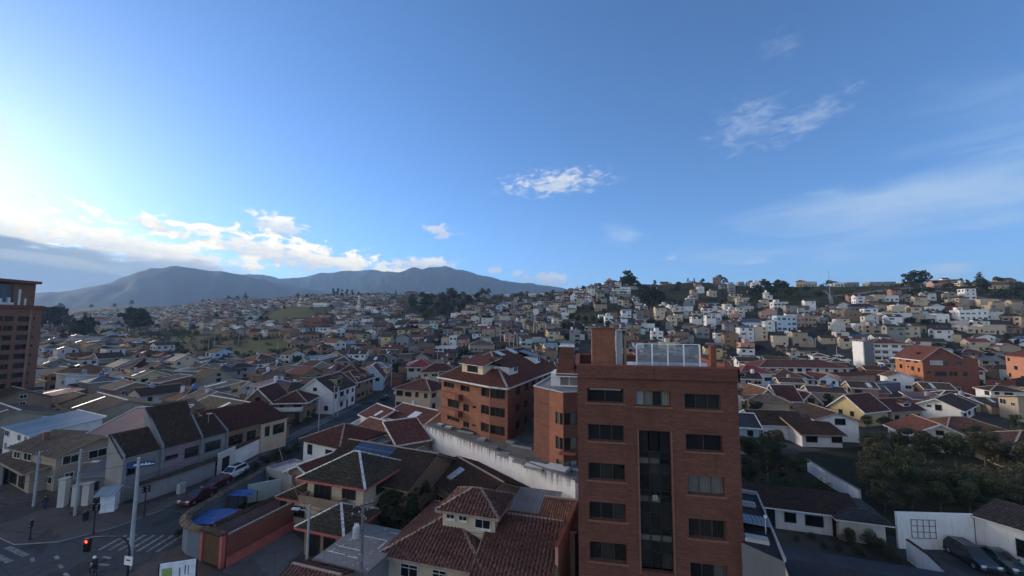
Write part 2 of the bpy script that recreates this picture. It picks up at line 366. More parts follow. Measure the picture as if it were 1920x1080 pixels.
# ------------------------------------------------------------------ mesh building
class MB:
    def __init__(s): s.v, s.f, s.mi, s.mats = [], [], [], []
    def mat(s, m):
        if m not in s.mats: s.mats.append(m)
        return s.mats.index(m)
    def face(s, pts, m):
        b = len(s.v); s.v += [tuple(p) for p in pts]; s.f.append(tuple(range(b, b + len(pts)))); s.mi.append(s.mat(m))
    def mesh(s, idx, verts, m):
        b = len(s.v); s.v += [tuple(p) for p in verts]; k = s.mat(m)
        for f in idx: s.f.append(tuple(b + i for i in f)); s.mi.append(k)
    def box(s, x0, x1, y0, y1, z0, z1, m, rot=0.0, c=(0, 0)):
        V = [(x, y, z) for z in (z0, z1) for x, y in ((x0, y0), (x1, y0), (x1, y1), (x0, y1))]
        if rot:
            cs, sn = math.cos(rot), math.sin(rot)
            V = [(c[0] + x * cs - y * sn, c[1] + x * sn + y * cs, z) for x, y, z in V]
        s.mesh([(0, 3, 2, 1), (4, 5, 6, 7), (0, 1, 5, 4), (1, 2, 6, 5), (2, 3, 7, 6), (3, 0, 4, 7)], V, m)
    def prism(s, poly, z0, z1, m, mtop=None, bottom=True):
        """vertical prism of a counter-clockwise outline"""
        n = len(poly)
        V = [(p[0], p[1], z0) for p in poly] + [(p[0], p[1], z1) for p in poly]
        s.mesh([(i, (i + 1) % n, n + (i + 1) % n, n + i) for i in range(n)], V, m)
        s.face(V[n:], mtop or m)
        if bottom: s.face(V[:n][::-1], m)
    def slab(s, poly, t, m, medge=None):
        """sloping slab: outline given on its top face (counter-clockwise from above), thickness straight down"""
        n = len(poly)
        B = [(p[0], p[1], p[2] - t) for p in poly]
        s.face(poly, m); s.face(B[::-1], medge or m)
        for i in range(n):
            j = (i + 1) % n
            s.face([B[i], B[j], poly[j], poly[i]], medge or m)
    def bar(s, a, b, wd, ht, m):
        """square bar from a to b"""
        a, b = Vector(a), Vector(b); d = (b - a)
        if d.length < 1e-6: return
        d.normalize()
        u = d.cross(Vector((0, 0, 1)))
        if u.length < 1e-3: u = Vector((1, 0, 0))
        u.normalize(); v = u.cross(d)
        P = [p + u * x * wd / 2 + v * y * ht / 2 for p in (a, b) for x, y in ((-1, -1), (1, -1), (1, 1), (-1, 1))]
        s.mesh([(0, 1, 5, 4), (1, 2, 6, 5), (2, 3, 7, 6), (3, 0, 4, 7), (3, 2, 1, 0), (4, 5, 6, 7)], P, m)
    def tube(s, pts, rad, m, n=8, cap=True):
        pts = [Vector(p) for p in pts]
        rads = rad if isinstance(rad, (list, tuple)) else [rad] * len(pts)
        ring = []
        for i, p in enumerate(pts):
            d = (pts[min(i + 1, len(pts) - 1)] - pts[max(i - 1, 0)]).normalized()
            u = d.cross(Vector((0, 0, 1)))
            if u.length < 1e-2: u = Vector((1, 0, 0))
            u.normalize(); v = d.cross(u)
            ring.append([p + (u * math.cos(k * 2 * math.pi / n) + v * math.sin(k * 2 * math.pi / n)) * rads[i] for k in range(n)])
        V = [q for r in ring for q in r]
        I = [(i * n + k, (i + 1) * n + k, (i + 1) * n + (k + 1) % n, i * n + (k + 1) % n) for i in range(len(pts) - 1) for k in range(n)]
        if cap: I += [tuple(range(n)), tuple(range((len(pts) - 1) * n, len(pts) * n))[::-1]]
        s.mesh(I, V, m)
    def lathe(s, prof, m, n=16, c=(0, 0, 0), squash=(1, 1)):
        V = [(c[0] + r * math.cos(2 * math.pi * k / n) * squash[0], c[1] + r * math.sin(2 * math.pi * k / n) * squash[1], c[2] + z) for r, z in prof for k in range(n)]
        s.mesh([(i * n + k, i * n + (k + 1) % n, (i + 1) * n + (k + 1) % n, (i + 1) * n + k) for i in range(len(prof) - 1) for k in range(n)], V, m)
    def data(s, name, smooth=False):
        me = bpy.data.meshes.new(name)
        me.from_pydata(s.v, [], s.f)
        for m in s.mats: me.materials.append(MATS[m])
        if s.mi: me.polygons.foreach_set('material_index', s.mi)
        if smooth: me.polygons.foreach_set('use_smooth', [True] * len(me.polygons))
        nf = len(me.polygons)
        if nf:
            # uv in metres: u along the level line of each face, v up its slope
            N = np.empty(nf * 3, np.float32); me.polygons.foreach_get('normal', N); N = N.reshape(-1, 3)
            lt = np.empty(nf, np.int32); me.polygons.foreach_get('loop_total', lt)
            li = np.empty(len(me.loops), np.int32); me.loops.foreach_get('vertex_index', li)
            P = np.array(s.v, np.float32)[li]
            N = np.repeat(N, lt, axis=0)
            U = np.stack([-N[:, 1], N[:, 0], np.zeros(len(N))], 1)
            L = np.linalg.norm(U, axis=1)
            U = np.where(L[:, None] < 0.02, np.array([[1.0, 0, 0]]), U / np.maximum(L, 1e-6)[:, None])
            Vv = np.cross(N, U)
            uv = np.stack([(P * U).sum(1), (P * Vv).sum(1)], 1).astype(np.float32)
            me.uv_layers.new(name='UVMap').data.foreach_set('uv', uv.ravel())
        me.update()
        return me
    def build(s, name, parent=None, loc=None, rz=None, smooth=False):
        return obj(name, s.data(name, smooth), parent, loc, rz)

def obj(name, data, parent=None, loc=None, rz=None):
    o = bpy.data.objects.new(name, data)
    COL.objects.link(o)
    if parent is not None: o.parent = parent
    if loc is not None: o.location = loc
    if rz: o.rotation_euler = (0, 0, rz)
    return o
USED = {}
def tag(o, label=None, cat=None, group=None, kind=None):
    if label:
        o['label'] = label
    if cat: o['category'] = cat
    if group: o['group'] = group
    if kind: o['kind'] = kind
    return o
def thing(name, label, cat, loc=(0, 0, 0), rz=0.0, group=None):
    return tag(obj(name, None, None, loc, rz), label, cat, group)
def dup(o, parent=None):
    c = o.copy(); COL.objects.link(c)
    if parent is not None: c.parent = parent
    for ch in list(o.children): dup(ch, c)
    return c
# ------------------------------------------------------------------ terrain
# per picture column: (row, forward distance) pairs read off the photograph give the height of the ground there
TCOLS = {
 -900: [(740,128),(700,178),(660,262),(640,330),(622,450),(608,700),(600,1100),(596,1700)],
 0:    [(740,128),(700,178),(660,262),(640,330),(622,450),(608,700),(598,1100),(590,1700)],
 250:  [(740,128),(700,180),(665,240),(645,300),(628,400),(612,560),(598,800),(586,1100),(574,1500)],
 450:  [(740,130),(700,180),(665,235),(645,290),(620,380),(600,480),(584,620),(570,850),(562,1100)],
 600:  [(740,130),(700,180),(665,225),(640,265),(618,320),(598,400),(578,520),(564,680),(556,850)],
 800:  [(740,130),(700,182),(660,230),(640,262),(620,305),(600,370),(580,470),(564,600),(552,800)],
 1000: [(740,132),(700,185),(665,225),(640,255),(615,300),(595,350),(575,420),(560,520),(552,640)],
 1180: [(745,130),(705,182),(670,220),(640,250),(610,290),(590,325),(570,365),(550,410),(532,465)],
 1320: [(745,132),(705,182),(670,215),(640,243),(610,280),(590,310),(570,345),(550,385),(529,440)],
 1500: [(745,132),(710,172),(680,200),(650,222),(620,245),(600,265),(580,290),(560,325),(536,390)],
 1700: [(748,130),(715,165),(680,190),(650,210),(620,232),(600,250),(575,275),(555,305),(537,350),(534,380)],
 1920: [(748,130),(715,165),(680,188),(650,205),(620,225),(600,240),(575,265),(555,295),(535,340),(528,365)],
 2900: [(748,130),(715,165),(680,188),(650,205),(620,225),(600,240),(575,265),(555,295),(535,340),(528,365)],
}
_TP = []
for px in sorted(TCOLS):
    ds, zs = [0.0, 118.0], [0.0, 0.0]
    for py, d in TCOLS[px]:
        ds.append(d); zs.append(max(0.0, CAMZ + ray(min(max(px, -200), 2100), py).z * (d - CAMY)))
    for i in range(1, len(zs)): zs[i] = max(zs[i], zs[i - 1])
    ds += [ds[-1] + 900, 30000.0]; zs += [zs[-1] - 30, zs[-1] - 30]
    _TP.append(((px - 960) / F, ds, zs))
_TU = [p[0] for p in _TP]
def T(x, y):
    if y < 118: return 0.0
    u = min(max(x / y, _TU[0]), _TU[-1])
    k = 0
    while k < len(_TU) - 2 and u > _TU[k + 1]: k += 1
    f = (u - _TU[k]) / (_TU[k + 1] - _TU[k])
    f = f * f * (3 - 2 * f)
    z = (1 - f) * np.interp(y, _TP[k][1], _TP[k][2]) + f * np.interp(y, _TP[k + 1][1], _TP[k + 1][2])
    w_ = min(1.0, max(0.0, (y - 150) / 120))
    return float(z + w_ * (noise.noise((x * 0.02, y * 0.02, 0)) * 1.6))

def inpoly(px, py, poly):
    c = False
    j = len(poly) - 1
    for i in range(len(poly)):
        xi, yi = poly[i]; xj, yj = poly[j]
        if (yi > py) != (yj > py) and px < (xj - xi) * (py - yi) / (yj - yi) + xi: c = not c
        j = i
    return c
# open land, as seen in the photograph (0 town, 1 scrub, 2 green field, 3 lawn)
ZONES = [
 (2, [(478,596),(520,577),(560,574),(590,584),(575,600),(520,600)]),
 (1, [(455,600),(600,572),(640,578),(600,606),(480,610)]),
 (2, [(420,660),(470,640),(545,634),(545,655),(470,668)]),
 (1, [(290,660),(330,634),(420,634),(540,632),(545,662),(460,682),(330,672)]),
 (1, [(100,612),(330,612),(420,622),(420,640),(310,648),(230,640),(100,640)]),
 (1, [(730,552),(800,548),(900,552),(905,570),(870,592),(800,606),(775,596),(740,566)]),
 (2, [(728,552),(775,551),(780,566),(728,566)]),
 (1, [(680,588),(780,592),(800,602),(760,606),(690,604)]),
 (1, [(880,548),(1040,545),(1050,566),(900,574)]),
 (1, [(1195,532),(1320,528),(1330,545),(1290,560),(1285,580),(1200,584),(1190,548)]),
 (1, [(1090,575),(1170,572),(1175,592),(1130,612),(1060,600)]),
 (1, [(1400,535),(1480,540),(1570,532),(1570,580),(1480,585),(1420,570),(1395,555)]),
 (1, [(1560,545),(1700,532),(1800,540),(1960,560),(1960,575),(1840,562),(1700,556),(1560,566)]),
 (2, [(1570,538),(1660,532),(1700,538),(1600,552)]),
 (1, [(1830,520),(1960,530),(1960,580),(1880,572),(1830,545)]),
 (1, [(1190,512),(1960,512),(1960,538),(1560,550),(1400,546),(1190,546)]),
 (1, [(1290,560),(1360,560),(1380,580),(1300,582)]),
]
def zone(px, py):
    for k, p in ZONES:
        if inpoly(px, py, p): return k
    return 0

def tag_structure(o): o['kind'] = 'structure'; return o
# one ground sheet: a fan of cells that widens with distance and reaches past the mountains
ds = [-120, -40, 4, 20, 40, 60, 80, 100, 118] + [118 + (i + 1) * 6 for i in range(60)] + [490 + i * 18 for i in range(60)] + [1600, 1800, 2100, 2600, 3300, 4200, 5500, 7200, 9500]
us = [-6, -4.5, -3.4, -2.6, -2.1, -1.8] + [-1.6 + i * 0.02 for i in range(161)] + [1.8, 2.1, 2.6, 3.4, 4.5, 6]
gv = []
for d in ds:
    for u in us:
        x = u * max(d, 20)
        gv.append((x, d, T(x, d)))
nu = len(us)
gf, gm = [], []
for i in range(len(ds) - 1):
    for j in range(nu - 1):
        gf.append((i * nu + j, i * nu + j + 1, (i + 1) * nu + j + 1, (i + 1) * nu + j))
        a = gv[i * nu + j]; b = gv[(i + 1) * nu + j + 1]
        cx, cy, cz = ((a[k] + b[k]) / 2 for k in range(3))
        k = 0
        if cy > 150:
            k = zone(*pix(cx, cy, cz))
            if cy > 900: k = 1
        gm.append(k)
me = bpy.data.meshes.new('ground')
me.from_pydata(gv, [], gf)
for n_ in ('town_soil', 'hill_scrub', 'field_green', 'lawn'): me.materials.append(MATS[n_])
me.polygons.foreach_set('material_index', gm)
me.polygons.foreach_set('use_smooth', [True] * len(gf))
g = obj('ground', me); tag_structure(g)

# ------------------------------------------------------------------ far ranges
def mountain(name, dist, prof, spread, seed, x_left=None):
    """a range: crest traced from the photograph at its own distance, front slope broken into spurs"""
    pts = sorted(prof)
    xs = [(p[0] - 960) / F for p in pts]
    zs = [CAMZ + ray(p[0], p[1]).z * dist for p in pts]
    nU, nR = 240, 40
    V, Fc = [], []
    for j in range(nU + 1):
        u = xs[0] + (xs[-1] - xs[0]) * j / nU
        zc = float(np.interp(u, xs, zs))
        zc += (noise.noise((u * 30, seed, 0)) * 0.018 + noise.noise((u * 90, seed, 3)) * 0.008) * dist * 0.16
        for i in range(nR + 1):
            r = i / nR * 1.35
            d = dist - spread + spread * r
            k = 1 - abs(r - 1) if r <= 1 else max(0.0, 1 - (r - 1) / 0.35 * 0.6)
            k = k * k * (3 - 2 * k) * 0.55 + k * 0.45
            n1 = noise.fractal((u * 16 + seed, r * 1.6, seed), 1.0, 2.1, 5)
            rid = (1 - abs(n1)) - 0.62
            amp = min(1.0, 3.2 * abs(1 - r)) * k
            z = 40 + (zc - 40) * k + rid * amp * zc * 0.36
            V.append((u * d, d, z - 25))
    for j in range(nU):
        for i in range(nR):
            a = j * (nR + 1) + i
            Fc.append((a, a + nR + 1, a + nR + 2, a + 1))
    m_ = bpy.data.meshes.new(name); m_.from_pydata(V, [], Fc)
    m_.materials.append(MATS['mountain_rock'])
    m_.polygons.foreach_set('use_smooth', [True] * len(Fc))
    return tag_structure(obj(name, m_))
mountain('mountain', 5200, [(-2200,545),(-1400,536),(-800,532),(-300,546),(0,549),(80,546),(140,541),(200,527),(230,515),(262,504),(300,500),(320,495),(345,499),(400,505),(450,513),(500,522),(560,534),(620,548),(700,562)], 2000, 3.3)
mountain('mountain', 7000, [(330,540),(400,512),(440,511),(490,512),(520,519),(560,517),(600,510),(640,506),(690,503),(715,505),(740,508),(765,505),(800,515),(900,545)], 1800, 9.1)
mountain('mountain', 5900, [(540,566),(600,552),(640,540),(680,527),(705,519),(735,511),(760,503),(775,500),(790,503),(805,497),(825,496),(850,499),(880,507),(900,512),(930,520),(960,526),(990,528),(1020,532),(1050,536),(1090,546),(1160,562)], 1700, 5.7)

# the air: haze between here and the ranges
hz = MB(); hz.box(-14000, 9000, -130, 9400, -12, 1010, 'white_trim')
hzo = hz.build('haze'); hzo['kind'] = 'stuff'
hm = bpy.data.materials.new('haze'); hm.use_nodes = True; ht = NT(hm.node_tree); hm.node_tree.nodes.clear()
_v = ht.n('ShaderNodeVolumePrincipled', {'Color': (.44, .68, 1.0, 1), 'Density': 0.0001, 'Anisotropy': 0.1})
ht.n('ShaderNodeOutputMaterial', {1: _v.outputs[0]})
hzo.data.materials.clear(); hzo.data.materials.append(hm)
# ------------------------------------------------------------------ building kit
FOOT = {}                      # footprints already taken, in 12 m buckets: (cx, cy, cos, sin, half w, half d)
def claim(cx, cy, rot, w, d, m=0.0):
    f = (cx, cy, math.cos(rot), math.sin(rot), w / 2 + m, d / 2 + m); r = math.hypot(f[4], f[5]) + 1
    for i in range(int((cx - r) // 12), int((cx + r) // 12) + 1):
        for k in range(int((cy - r) // 12), int((cy + r) // 12) + 1): FOOT.setdefault((i, k), []).append(f)
def taken(x, y, m=0.0):
    for cx, cy, cs, sn, hw, hd in FOOT.get((int(x // 12), int(y // 12)), ()):
        dx, dy = x - cx, y - cy
        if abs(dx * cs + dy * sn) < hw + m and abs(-dx * sn + dy * cs) < hd + m: return True
    return False
def rect_taken(cx, cy, rot, w, d, m=0.0):
    cs, sn = math.cos(rot), math.sin(rot)
    for fx in (-.5, -.17, .17, .5):
        for fy in (-.5, 0, .5):
            if taken(cx + fx * w * cs - fy * d * sn, cy + fx * w * sn + fy * d * cs, m): return True
    return False

WCACHE = {}
def wdata(w, h, style):
    """(pane mesh, frame mesh) of a window w x h: style = (glass, frame, panes across, transom, sill)"""
    w, h = round(w, 1), round(h, 1)
    key = (w, h, style)
    if key in WCACHE: return WCACHE[key]
    gl, fr, nx, tr, sill = style
    a = MB(); a.box(-w / 2, w / 2, -.02, .01, 0, h, gl)
    b = MB(); t = .07
    b.box(-w / 2, w / 2, -.08, .0, -.005, t, fr); b.box(-w / 2, w / 2, -.08, .0, h - t, h + .005, fr)
    for k in range(nx + 1):
        x = -w / 2 + w * k / nx
        x = min(max(x, -w / 2 + t / 2), w / 2 - t / 2)
        tt = t if k in (0, nx) else .045
        b.box(x - tt / 2, x + tt / 2, -.075, -.003, t, h - t, fr)
    if tr: b.box(-w / 2 + t, w / 2 - t, -.072, -.006, h * tr - .025, h * tr + .025, fr)
    if sill: b.box(-w / 2 - .08, w / 2 + .08, -.16, .0, -.10, -.012, sill)
    c = MB(); c.mats = []
    for src in (a, b):
        for f, mi in zip(src.f, src.mi): c.face([src.v[i] for i in f], src.mats[mi])
    WCACHE[key] = (a.data('window'), b.data('frame'), c.data('window'))
    return WCACHE[key]
def window(parent, p, rz, w, h, style, split=False, name='window'):
    a, b, c = wdata(w, h, style)
    if split:
        o = obj(name, a, parent, p, rz); obj('frame', b, o)
    else:
        o = obj(name, c, parent, p, rz)
    return o
W_STD = ('glass_dark', 'white_trim', 2, 0, None)
W_DARK = ('glass_dark', 'dark_trim', 2, 0, None)
W_BROWN = ('glass_dark', 'brown_trim', 3, 0, None)
W_SILL = ('glass_dark', 'white_trim', 2, .7, 'white_trim')
W_CURT = ('glass_curtain', 'brown_trim', 3, 0, None)
W_PALE = ('glass_pale', 'white_trim', 2, 0, None)
W_GREY = ('glass_dark', 'grey_trim', 3, 0, None)

def tilesheet(mb, poly, m, sp=0.24, course=0.42, amp=.075):
    P = [Vector(p) for p in poly]
    n = (P[1] - P[0]).cross(P[2] - P[0]).normalized()
    if n.z < 0: n = -n
    u = Vector((-n.y, n.x, 0))
    u = u.normalized() if u.length > 1e-3 else Vector((1, 0, 0))
    v = n.cross(u)
    Q = [(p.dot(u), p.dot(v)) for p in P]
    off = n * P[0].dot(n)
    u0, u1 = min(q[0] for q in Q), max(q[0] for q in Q)
    v0, v1 = min(q[1] for q in Q), max(q[1] for q in Q)
    def span(x):
        vs = []
        for i in range(len(Q)):
            a, b = Q[i], Q[(i + 1) % len(Q)]
            if min(a[0], b[0]) - 1e-6 <= x <= max(a[0], b[0]) + 1e-6:
                if abs(a[0] - b[0]) < 1e-6: vs += [a[1], b[1]]
                else: vs.append(a[1] + (b[1] - a[1]) * (x - a[0]) / (b[0] - a[0]))
        return (min(vs), max(vs)) if vs else (0, 0)
    st = sp / 4
    k0 = math.ceil(u0 / st)
    us_ = [(k0 + i) * st for i in range(int((u1 - k0 * st) / st) + 1)]
    if not us_: return
    SP = [span(x) for x in us_]
    prof = [amp * abs(math.sin(math.pi * x / sp)) for x in us_]
    c0, c1 = math.floor(v0 / course), math.ceil(v1 / course)
    mi = mb.mat(m)
    for c in range(c0, c1):
        a, b = c * course, (c + 1) * course
        row = []
        for x, (lo, hi), z in zip(us_, SP, prof):
            va, vb = min(max(a, lo), hi), min(max(b, lo), hi)
            if vb - va < 1e-3: row.append(None); continue
            col = int(math.floor(x / sp + .5))
            j = (hash((col * 7349 + c * 9151) & 0xffff) % 97 / 97 - .5) * (.03 if course < 1 else .012)
            i0 = len(mb.v)
            ha = .03 + z + .05 * (1 - (va - a) / course) + j; hb = .03 + z + .05 * (1 - (vb - a) / course) + j
            mb.v.append(tuple(off + u * x + v * va + n * ha)); mb.v.append(tuple(off + u * x + v * vb + n * hb))
            row.append(i0)
        for p, q in zip(row, row[1:]):
            if p is None or q is None: continue
            mb.f.append((p, q, q + 1, p + 1)); mb.mi.append(mi)

def roof_polys(kind, w, d, h, ov, pitch):
    """top faces, ridge lines and eave lines of a roof over a w x d plan whose walls end at h"""
    X, Y = w / 2 + ov, d / 2 + ov
    ze = h - pitch * ov + .12
    if kind == 'gable_x':
        zr = ze + pitch * Y
        return ([[(-X, -Y, ze), (X, -Y, ze), (X, 0, zr), (-X, 0, zr)], [(X, Y, ze), (-X, Y, ze), (-X, 0, zr), (X, 0, zr)]],
                [((-X, 0, zr), (X, 0, zr))], [((-X, -Y, ze), (X, -Y, ze)), ((-X, -Y, ze), (-X, 0, zr)), ((X, -Y, ze), (X, 0, zr)), ((-X, Y, ze), (-X, 0, zr)), ((X, Y, ze), (X, 0, zr))], zr)
    if kind == 'gable_y':
        zr = ze + pitch * X
        return ([[(-X, Y, ze), (-X, -Y, ze), (0, -Y, zr), (0, Y, zr)], [(X, -Y, ze), (X, Y, ze), (0, Y, zr), (0, -Y, zr)]],
                [((0, -Y, zr), (0, Y, zr))], [((-X, -Y, ze), (0, -Y, zr)), ((X, -Y, ze), (0, -Y, zr)), ((X, -Y, ze), (X, Y, ze)), ((-X, -Y, ze), (-X, Y, ze))], zr)
    if kind == 'hip':
        if w >= d:
            r = (w - d) / 2; zr = ze + pitch * Y
            a, b = (-r, 0, zr), (r, 0, zr)
            pl = [[(-X, -Y, ze), (X, -Y, ze), b, a], [(X, -Y, ze), (X, Y, ze), b], [(X, Y, ze), (-X, Y, ze), a, b], [(-X, Y, ze), (-X, -Y, ze), a]]
        else:
            r = (d - w) / 2; zr = ze + pitch * X
            a, b = (0, -r, zr), (0, r, zr)
            pl = [[(-X, -Y, ze), (X, -Y, ze), a], [(X, -Y, ze), (X, Y, ze), b, a], [(X, Y, ze), (-X, Y, ze), b], [(-X, Y, ze), (-X, -Y, ze), a, b]]
        if r < .05: pl = [[q for i, q in enumerate(p) if q not in p[:i]] for p in pl]
        rl = [((-X, -Y, ze), a), ((-X, Y, ze), a), ((X, -Y, ze), b if w >= d else a), ((X, Y, ze), b)]
        if w < d: rl = [((-X, -Y, ze), a), ((X, -Y, ze), a), ((-X, Y, ze), b), ((X, Y, ze), b)]
        if r >= .05: rl.append((a, b))
        return pl, rl, [((-X, -Y, ze), (X, -Y, ze)), ((X, -Y, ze), (X, Y, ze)), ((-X, Y, ze), (-X, -Y, ze))], zr
    if kind == 'shed':       # low edge in front
        zb = ze + pitch * 2 * Y
        return [[(-X, -Y, ze), (X, -Y, ze), (X, Y, zb), (-X, Y, zb)]], [((-X, Y, zb), (X, Y, zb))], [((-X, -Y, ze), (X, -Y, ze)), ((-X, -Y, ze), (-X, Y, zb)), ((X, -Y, ze), (X, Y, zb))], zb
    if kind == 'shed_back':  # low edge at the back
        zf = ze + pitch * 2 * Y
        return [[(-X, -Y, zf), (X, -Y, zf), (X, Y, ze), (-X, Y, ze)]], [((-X, -Y, zf), (X, -Y, zf))], [((-X, -Y, zf), (-X, Y, ze)), ((X, -Y, zf), (X, Y, ze))], zf

def house(name, label, cat, cx, cy, rot, w, d, h, z0=None, roof='gable_x', wall='wall_white', roofm='tile_brown', ov=.5, pitch=.42, ridge='cement_ridge', fascia=None,
          win=W_STD, floors=2, extras=(), group=None, split=False, tiles=False, r=None, sides='FRLB', door=True, wins=None, foot=True, dens=1.0, base=None, thick=.14, parapet=.6):
    """a house standing at (cx, cy); its front (local -y) faces rot - 90 degrees; h is the eave height above z0"""
    r = r or rng
    if z0 is None:
        cs, sn = math.cos(rot), math.sin(rot)
        z0 = min(T(cx + fx * w * cs - fy * d * sn, cy + fx * w * sn + fy * d * cs) for fx in (-.5, .5) for fy in (-.5, .5))
        z0 = max(z0, T(cx, cy) - 1.5)
    root = thing(name, label, cat, (cx, cy, z0), rot, group)
    if foot: claim(cx, cy, rot, w, d)
    hw, hd = w / 2, d / 2
    F4 = {'F': ((-hw, -hd), (hw, -hd)), 'R': ((hw, -hd), (hw, hd)), 'B': ((hw, hd), (-hw, hd)), 'L': ((-hw, hd), (-hw, -hd))}
    wl = MB()
    cor = [(-hw, -hd), (hw, -hd), (hw, hd), (-hw, hd)]
    n4 = [(0, 1), (1, 2), (2, 3), (3, 0)]
    zb = -3.0 if z0 > .5 else -.3
    tops = [h] * 4
    flat = roof == 'flat'
    if not flat:
        pl, rl, ev, zr = roof_polys(roof, w, d, h, ov, pitch)
        if roof == 'shed': tops = [h, h, h + pitch * d, h + pitch * d]
        if roof == 'shed_back': tops = [h + pitch * d, h + pitch * d, h, h]
    else: zr = h + parapet
    for i, j in n4:
        a, b = cor[i], cor[j]
        wl.face([(*a, zb), (*b, zb), (*b, tops[j]), (*a, tops[i])], wall)
    if roof == 'gable_x':
        for s in (-1, 1):
            tri = [(s * hw, -hd, h), (s * hw, hd, h), (s * hw, 0, h + pitch * hd)]
            wl.face(tri if s > 0 else tri[::-1], wall)
    if roof == 'gable_y':
        for s in (-1, 1):
            tri = [(-hw, s * hd, h), (hw, s * hd, h), (0, s * hd, h + pitch * hw)]
            wl.face(tri if s < 0 else tri[::-1], wall)
    if flat:
        pt = .18
        for (i, j) in n4:
            a, b = Vector(cor[i]), Vector(cor[j]); t_ = (b - a).normalized(); nn = Vector((-t_.y, t_.x)) * pt
            wl.mesh([(0, 1, 2, 3), (4, 5, 1, 0), (3, 2, 6, 7)], [(*a, h + parapet), (*b, h + parapet), (*(b + nn - t_ * pt), h + parapet), (*(a + nn + t_ * pt), h + parapet), (*a, h), (*b, h), (*(b + nn - t_ * pt), h + .05), (*(a + nn + t_ * pt), h + .05)], wall)
    wl.build('wall', root)
    if base: 
        bm_ = MB(); bm_.box(-hw - .03, hw + .03, -hd - .03, hd + .03, -.3, base[1], base[0]); bm_.build('plinth', root)
    rf = MB()
    if flat:
        rf.face([(-hw + .18, -hd + .18, h + .05), (hw - .18, -hd + .18, h + .05), (hw - .18, hd - .18, h + .05), (-hw + .18, hd - .18, h + .05)], roofm)
        ro = rf.build('roof', root)
        if fascia:
            cp = MB()
            for (i, j) in n4:
                a, b = cor[i], cor[j]; cp.bar((*a, h + parapet + .04), (*b, h + parapet + .04), .26, .07, fascia)
            cp.build('coping', root)
    else:
        for p in pl: rf.slab(p, thick, roofm, fascia or wall)
        ro = rf.build('roof', root)
        if tiles:
            ts = MB()
            for p in pl:
                tilesheet(ts, p, roofm, *((.36, 1.5, .10) if roofm == 'tile_rib' else (.24, .42, .075)))
            o = ts.build('roof_tiles', ro, smooth=False); o['kind'] = 'stuff'
        if ridge:
            rc = MB()
            for a, b in rl: rc.bar((a[0], a[1], a[2] + .05), (b[0], b[1], b[2] + .05), .26, .14, ridge)
            rc.build('ridge_cap', ro)
        if fascia:
            fc = MB()
            for a, b in ev: fc.bar((a[0], a[1], a[2] - .06), (b[0], b[1], b[2] - .06), .12, .24, fascia)
            fc.build('fascia', ro)
    # windows and doors on the sides that can be seen
    cs, sn = math.cos(rot), math.sin(rot)
    if wins is None:
        for k in sides:
            a, b = (Vector(q) for q in F4[k])
            L = (b - a).length; t_ = (b - a) / L; nn = Vector((t_.y, -t_.x))
            mid = (a + b) / 2
            wx, wy = cx + mid.x * cs - mid.y * sn, cy + mid.x * sn + mid.y * cs
            nx, ny = nn.x * cs - nn.y * sn, nn.x * sn + nn.y * cs
            if nx * -wx + ny * -wy <= 0: continue
            fl = floors + (1 if roof in ('gable_x',) and k in 'LR' and pitch * hd > 2.2 or roof == 'gable_y' and k in 'FB' and pitch * hw > 2.2 else 0)
            fh = h / floors
            n = max(1, int(L / 3.0 * dens + r.random() * .6))
            for f in range(fl):
                top = f >= floors
                nn_ = 1 if top else n
                for i in range(nn_):
                    if not top and r.random() < (.45 if k != 'F' else .12): continue
                    c = L * (i + .5) / nn_
                    if f == 0 and k == 'F' and door and i == n // 2:
                        q = a + t_ * c + nn * .02
                        db = MB(); db.box(-.5, .5, -.05, .0, 0, 2.1, r.choice(('wood_door', 'brown_trim', 'dark_trim'))); db.build('door', root, (q.x, q.y, .02), math.atan2(t_.y, t_.x))
                        continue
                    ww = min(r.choice((1.0, 1.4, 1.8, 2.2)), L / nn_ * .75); hh = min(r.choice((1.0, 1.2, 1.4)), fh - 1.1)
                    if top: ww, hh = min(1.2, ww), .9
                    q = a + t_ * c + nn * .012
                    zz = (f * fh + .9) if not top else h + .25
                    window(root, (q.x, q.y, zz), math.atan2(t_.y, t_.x), max(.6, ww), max(.6, hh), win, split)
    else:
        for (k, c, zz, ww, hh, *st) in wins:
            a, b = (Vector(q) for q in F4[k]); t_ = (b - a).normalized(); nn = Vector((t_.y, -t_.x))
            q = a + t_ * c + nn * .012
            window(root, (q.x, q.y, zz), math.atan2(t_.y, t_.x), ww, hh, st[0] if st else win, split)
    for e in extras: extra(root, ro, e, w, d, h, zr, roof, pitch, ov, r)
    return root

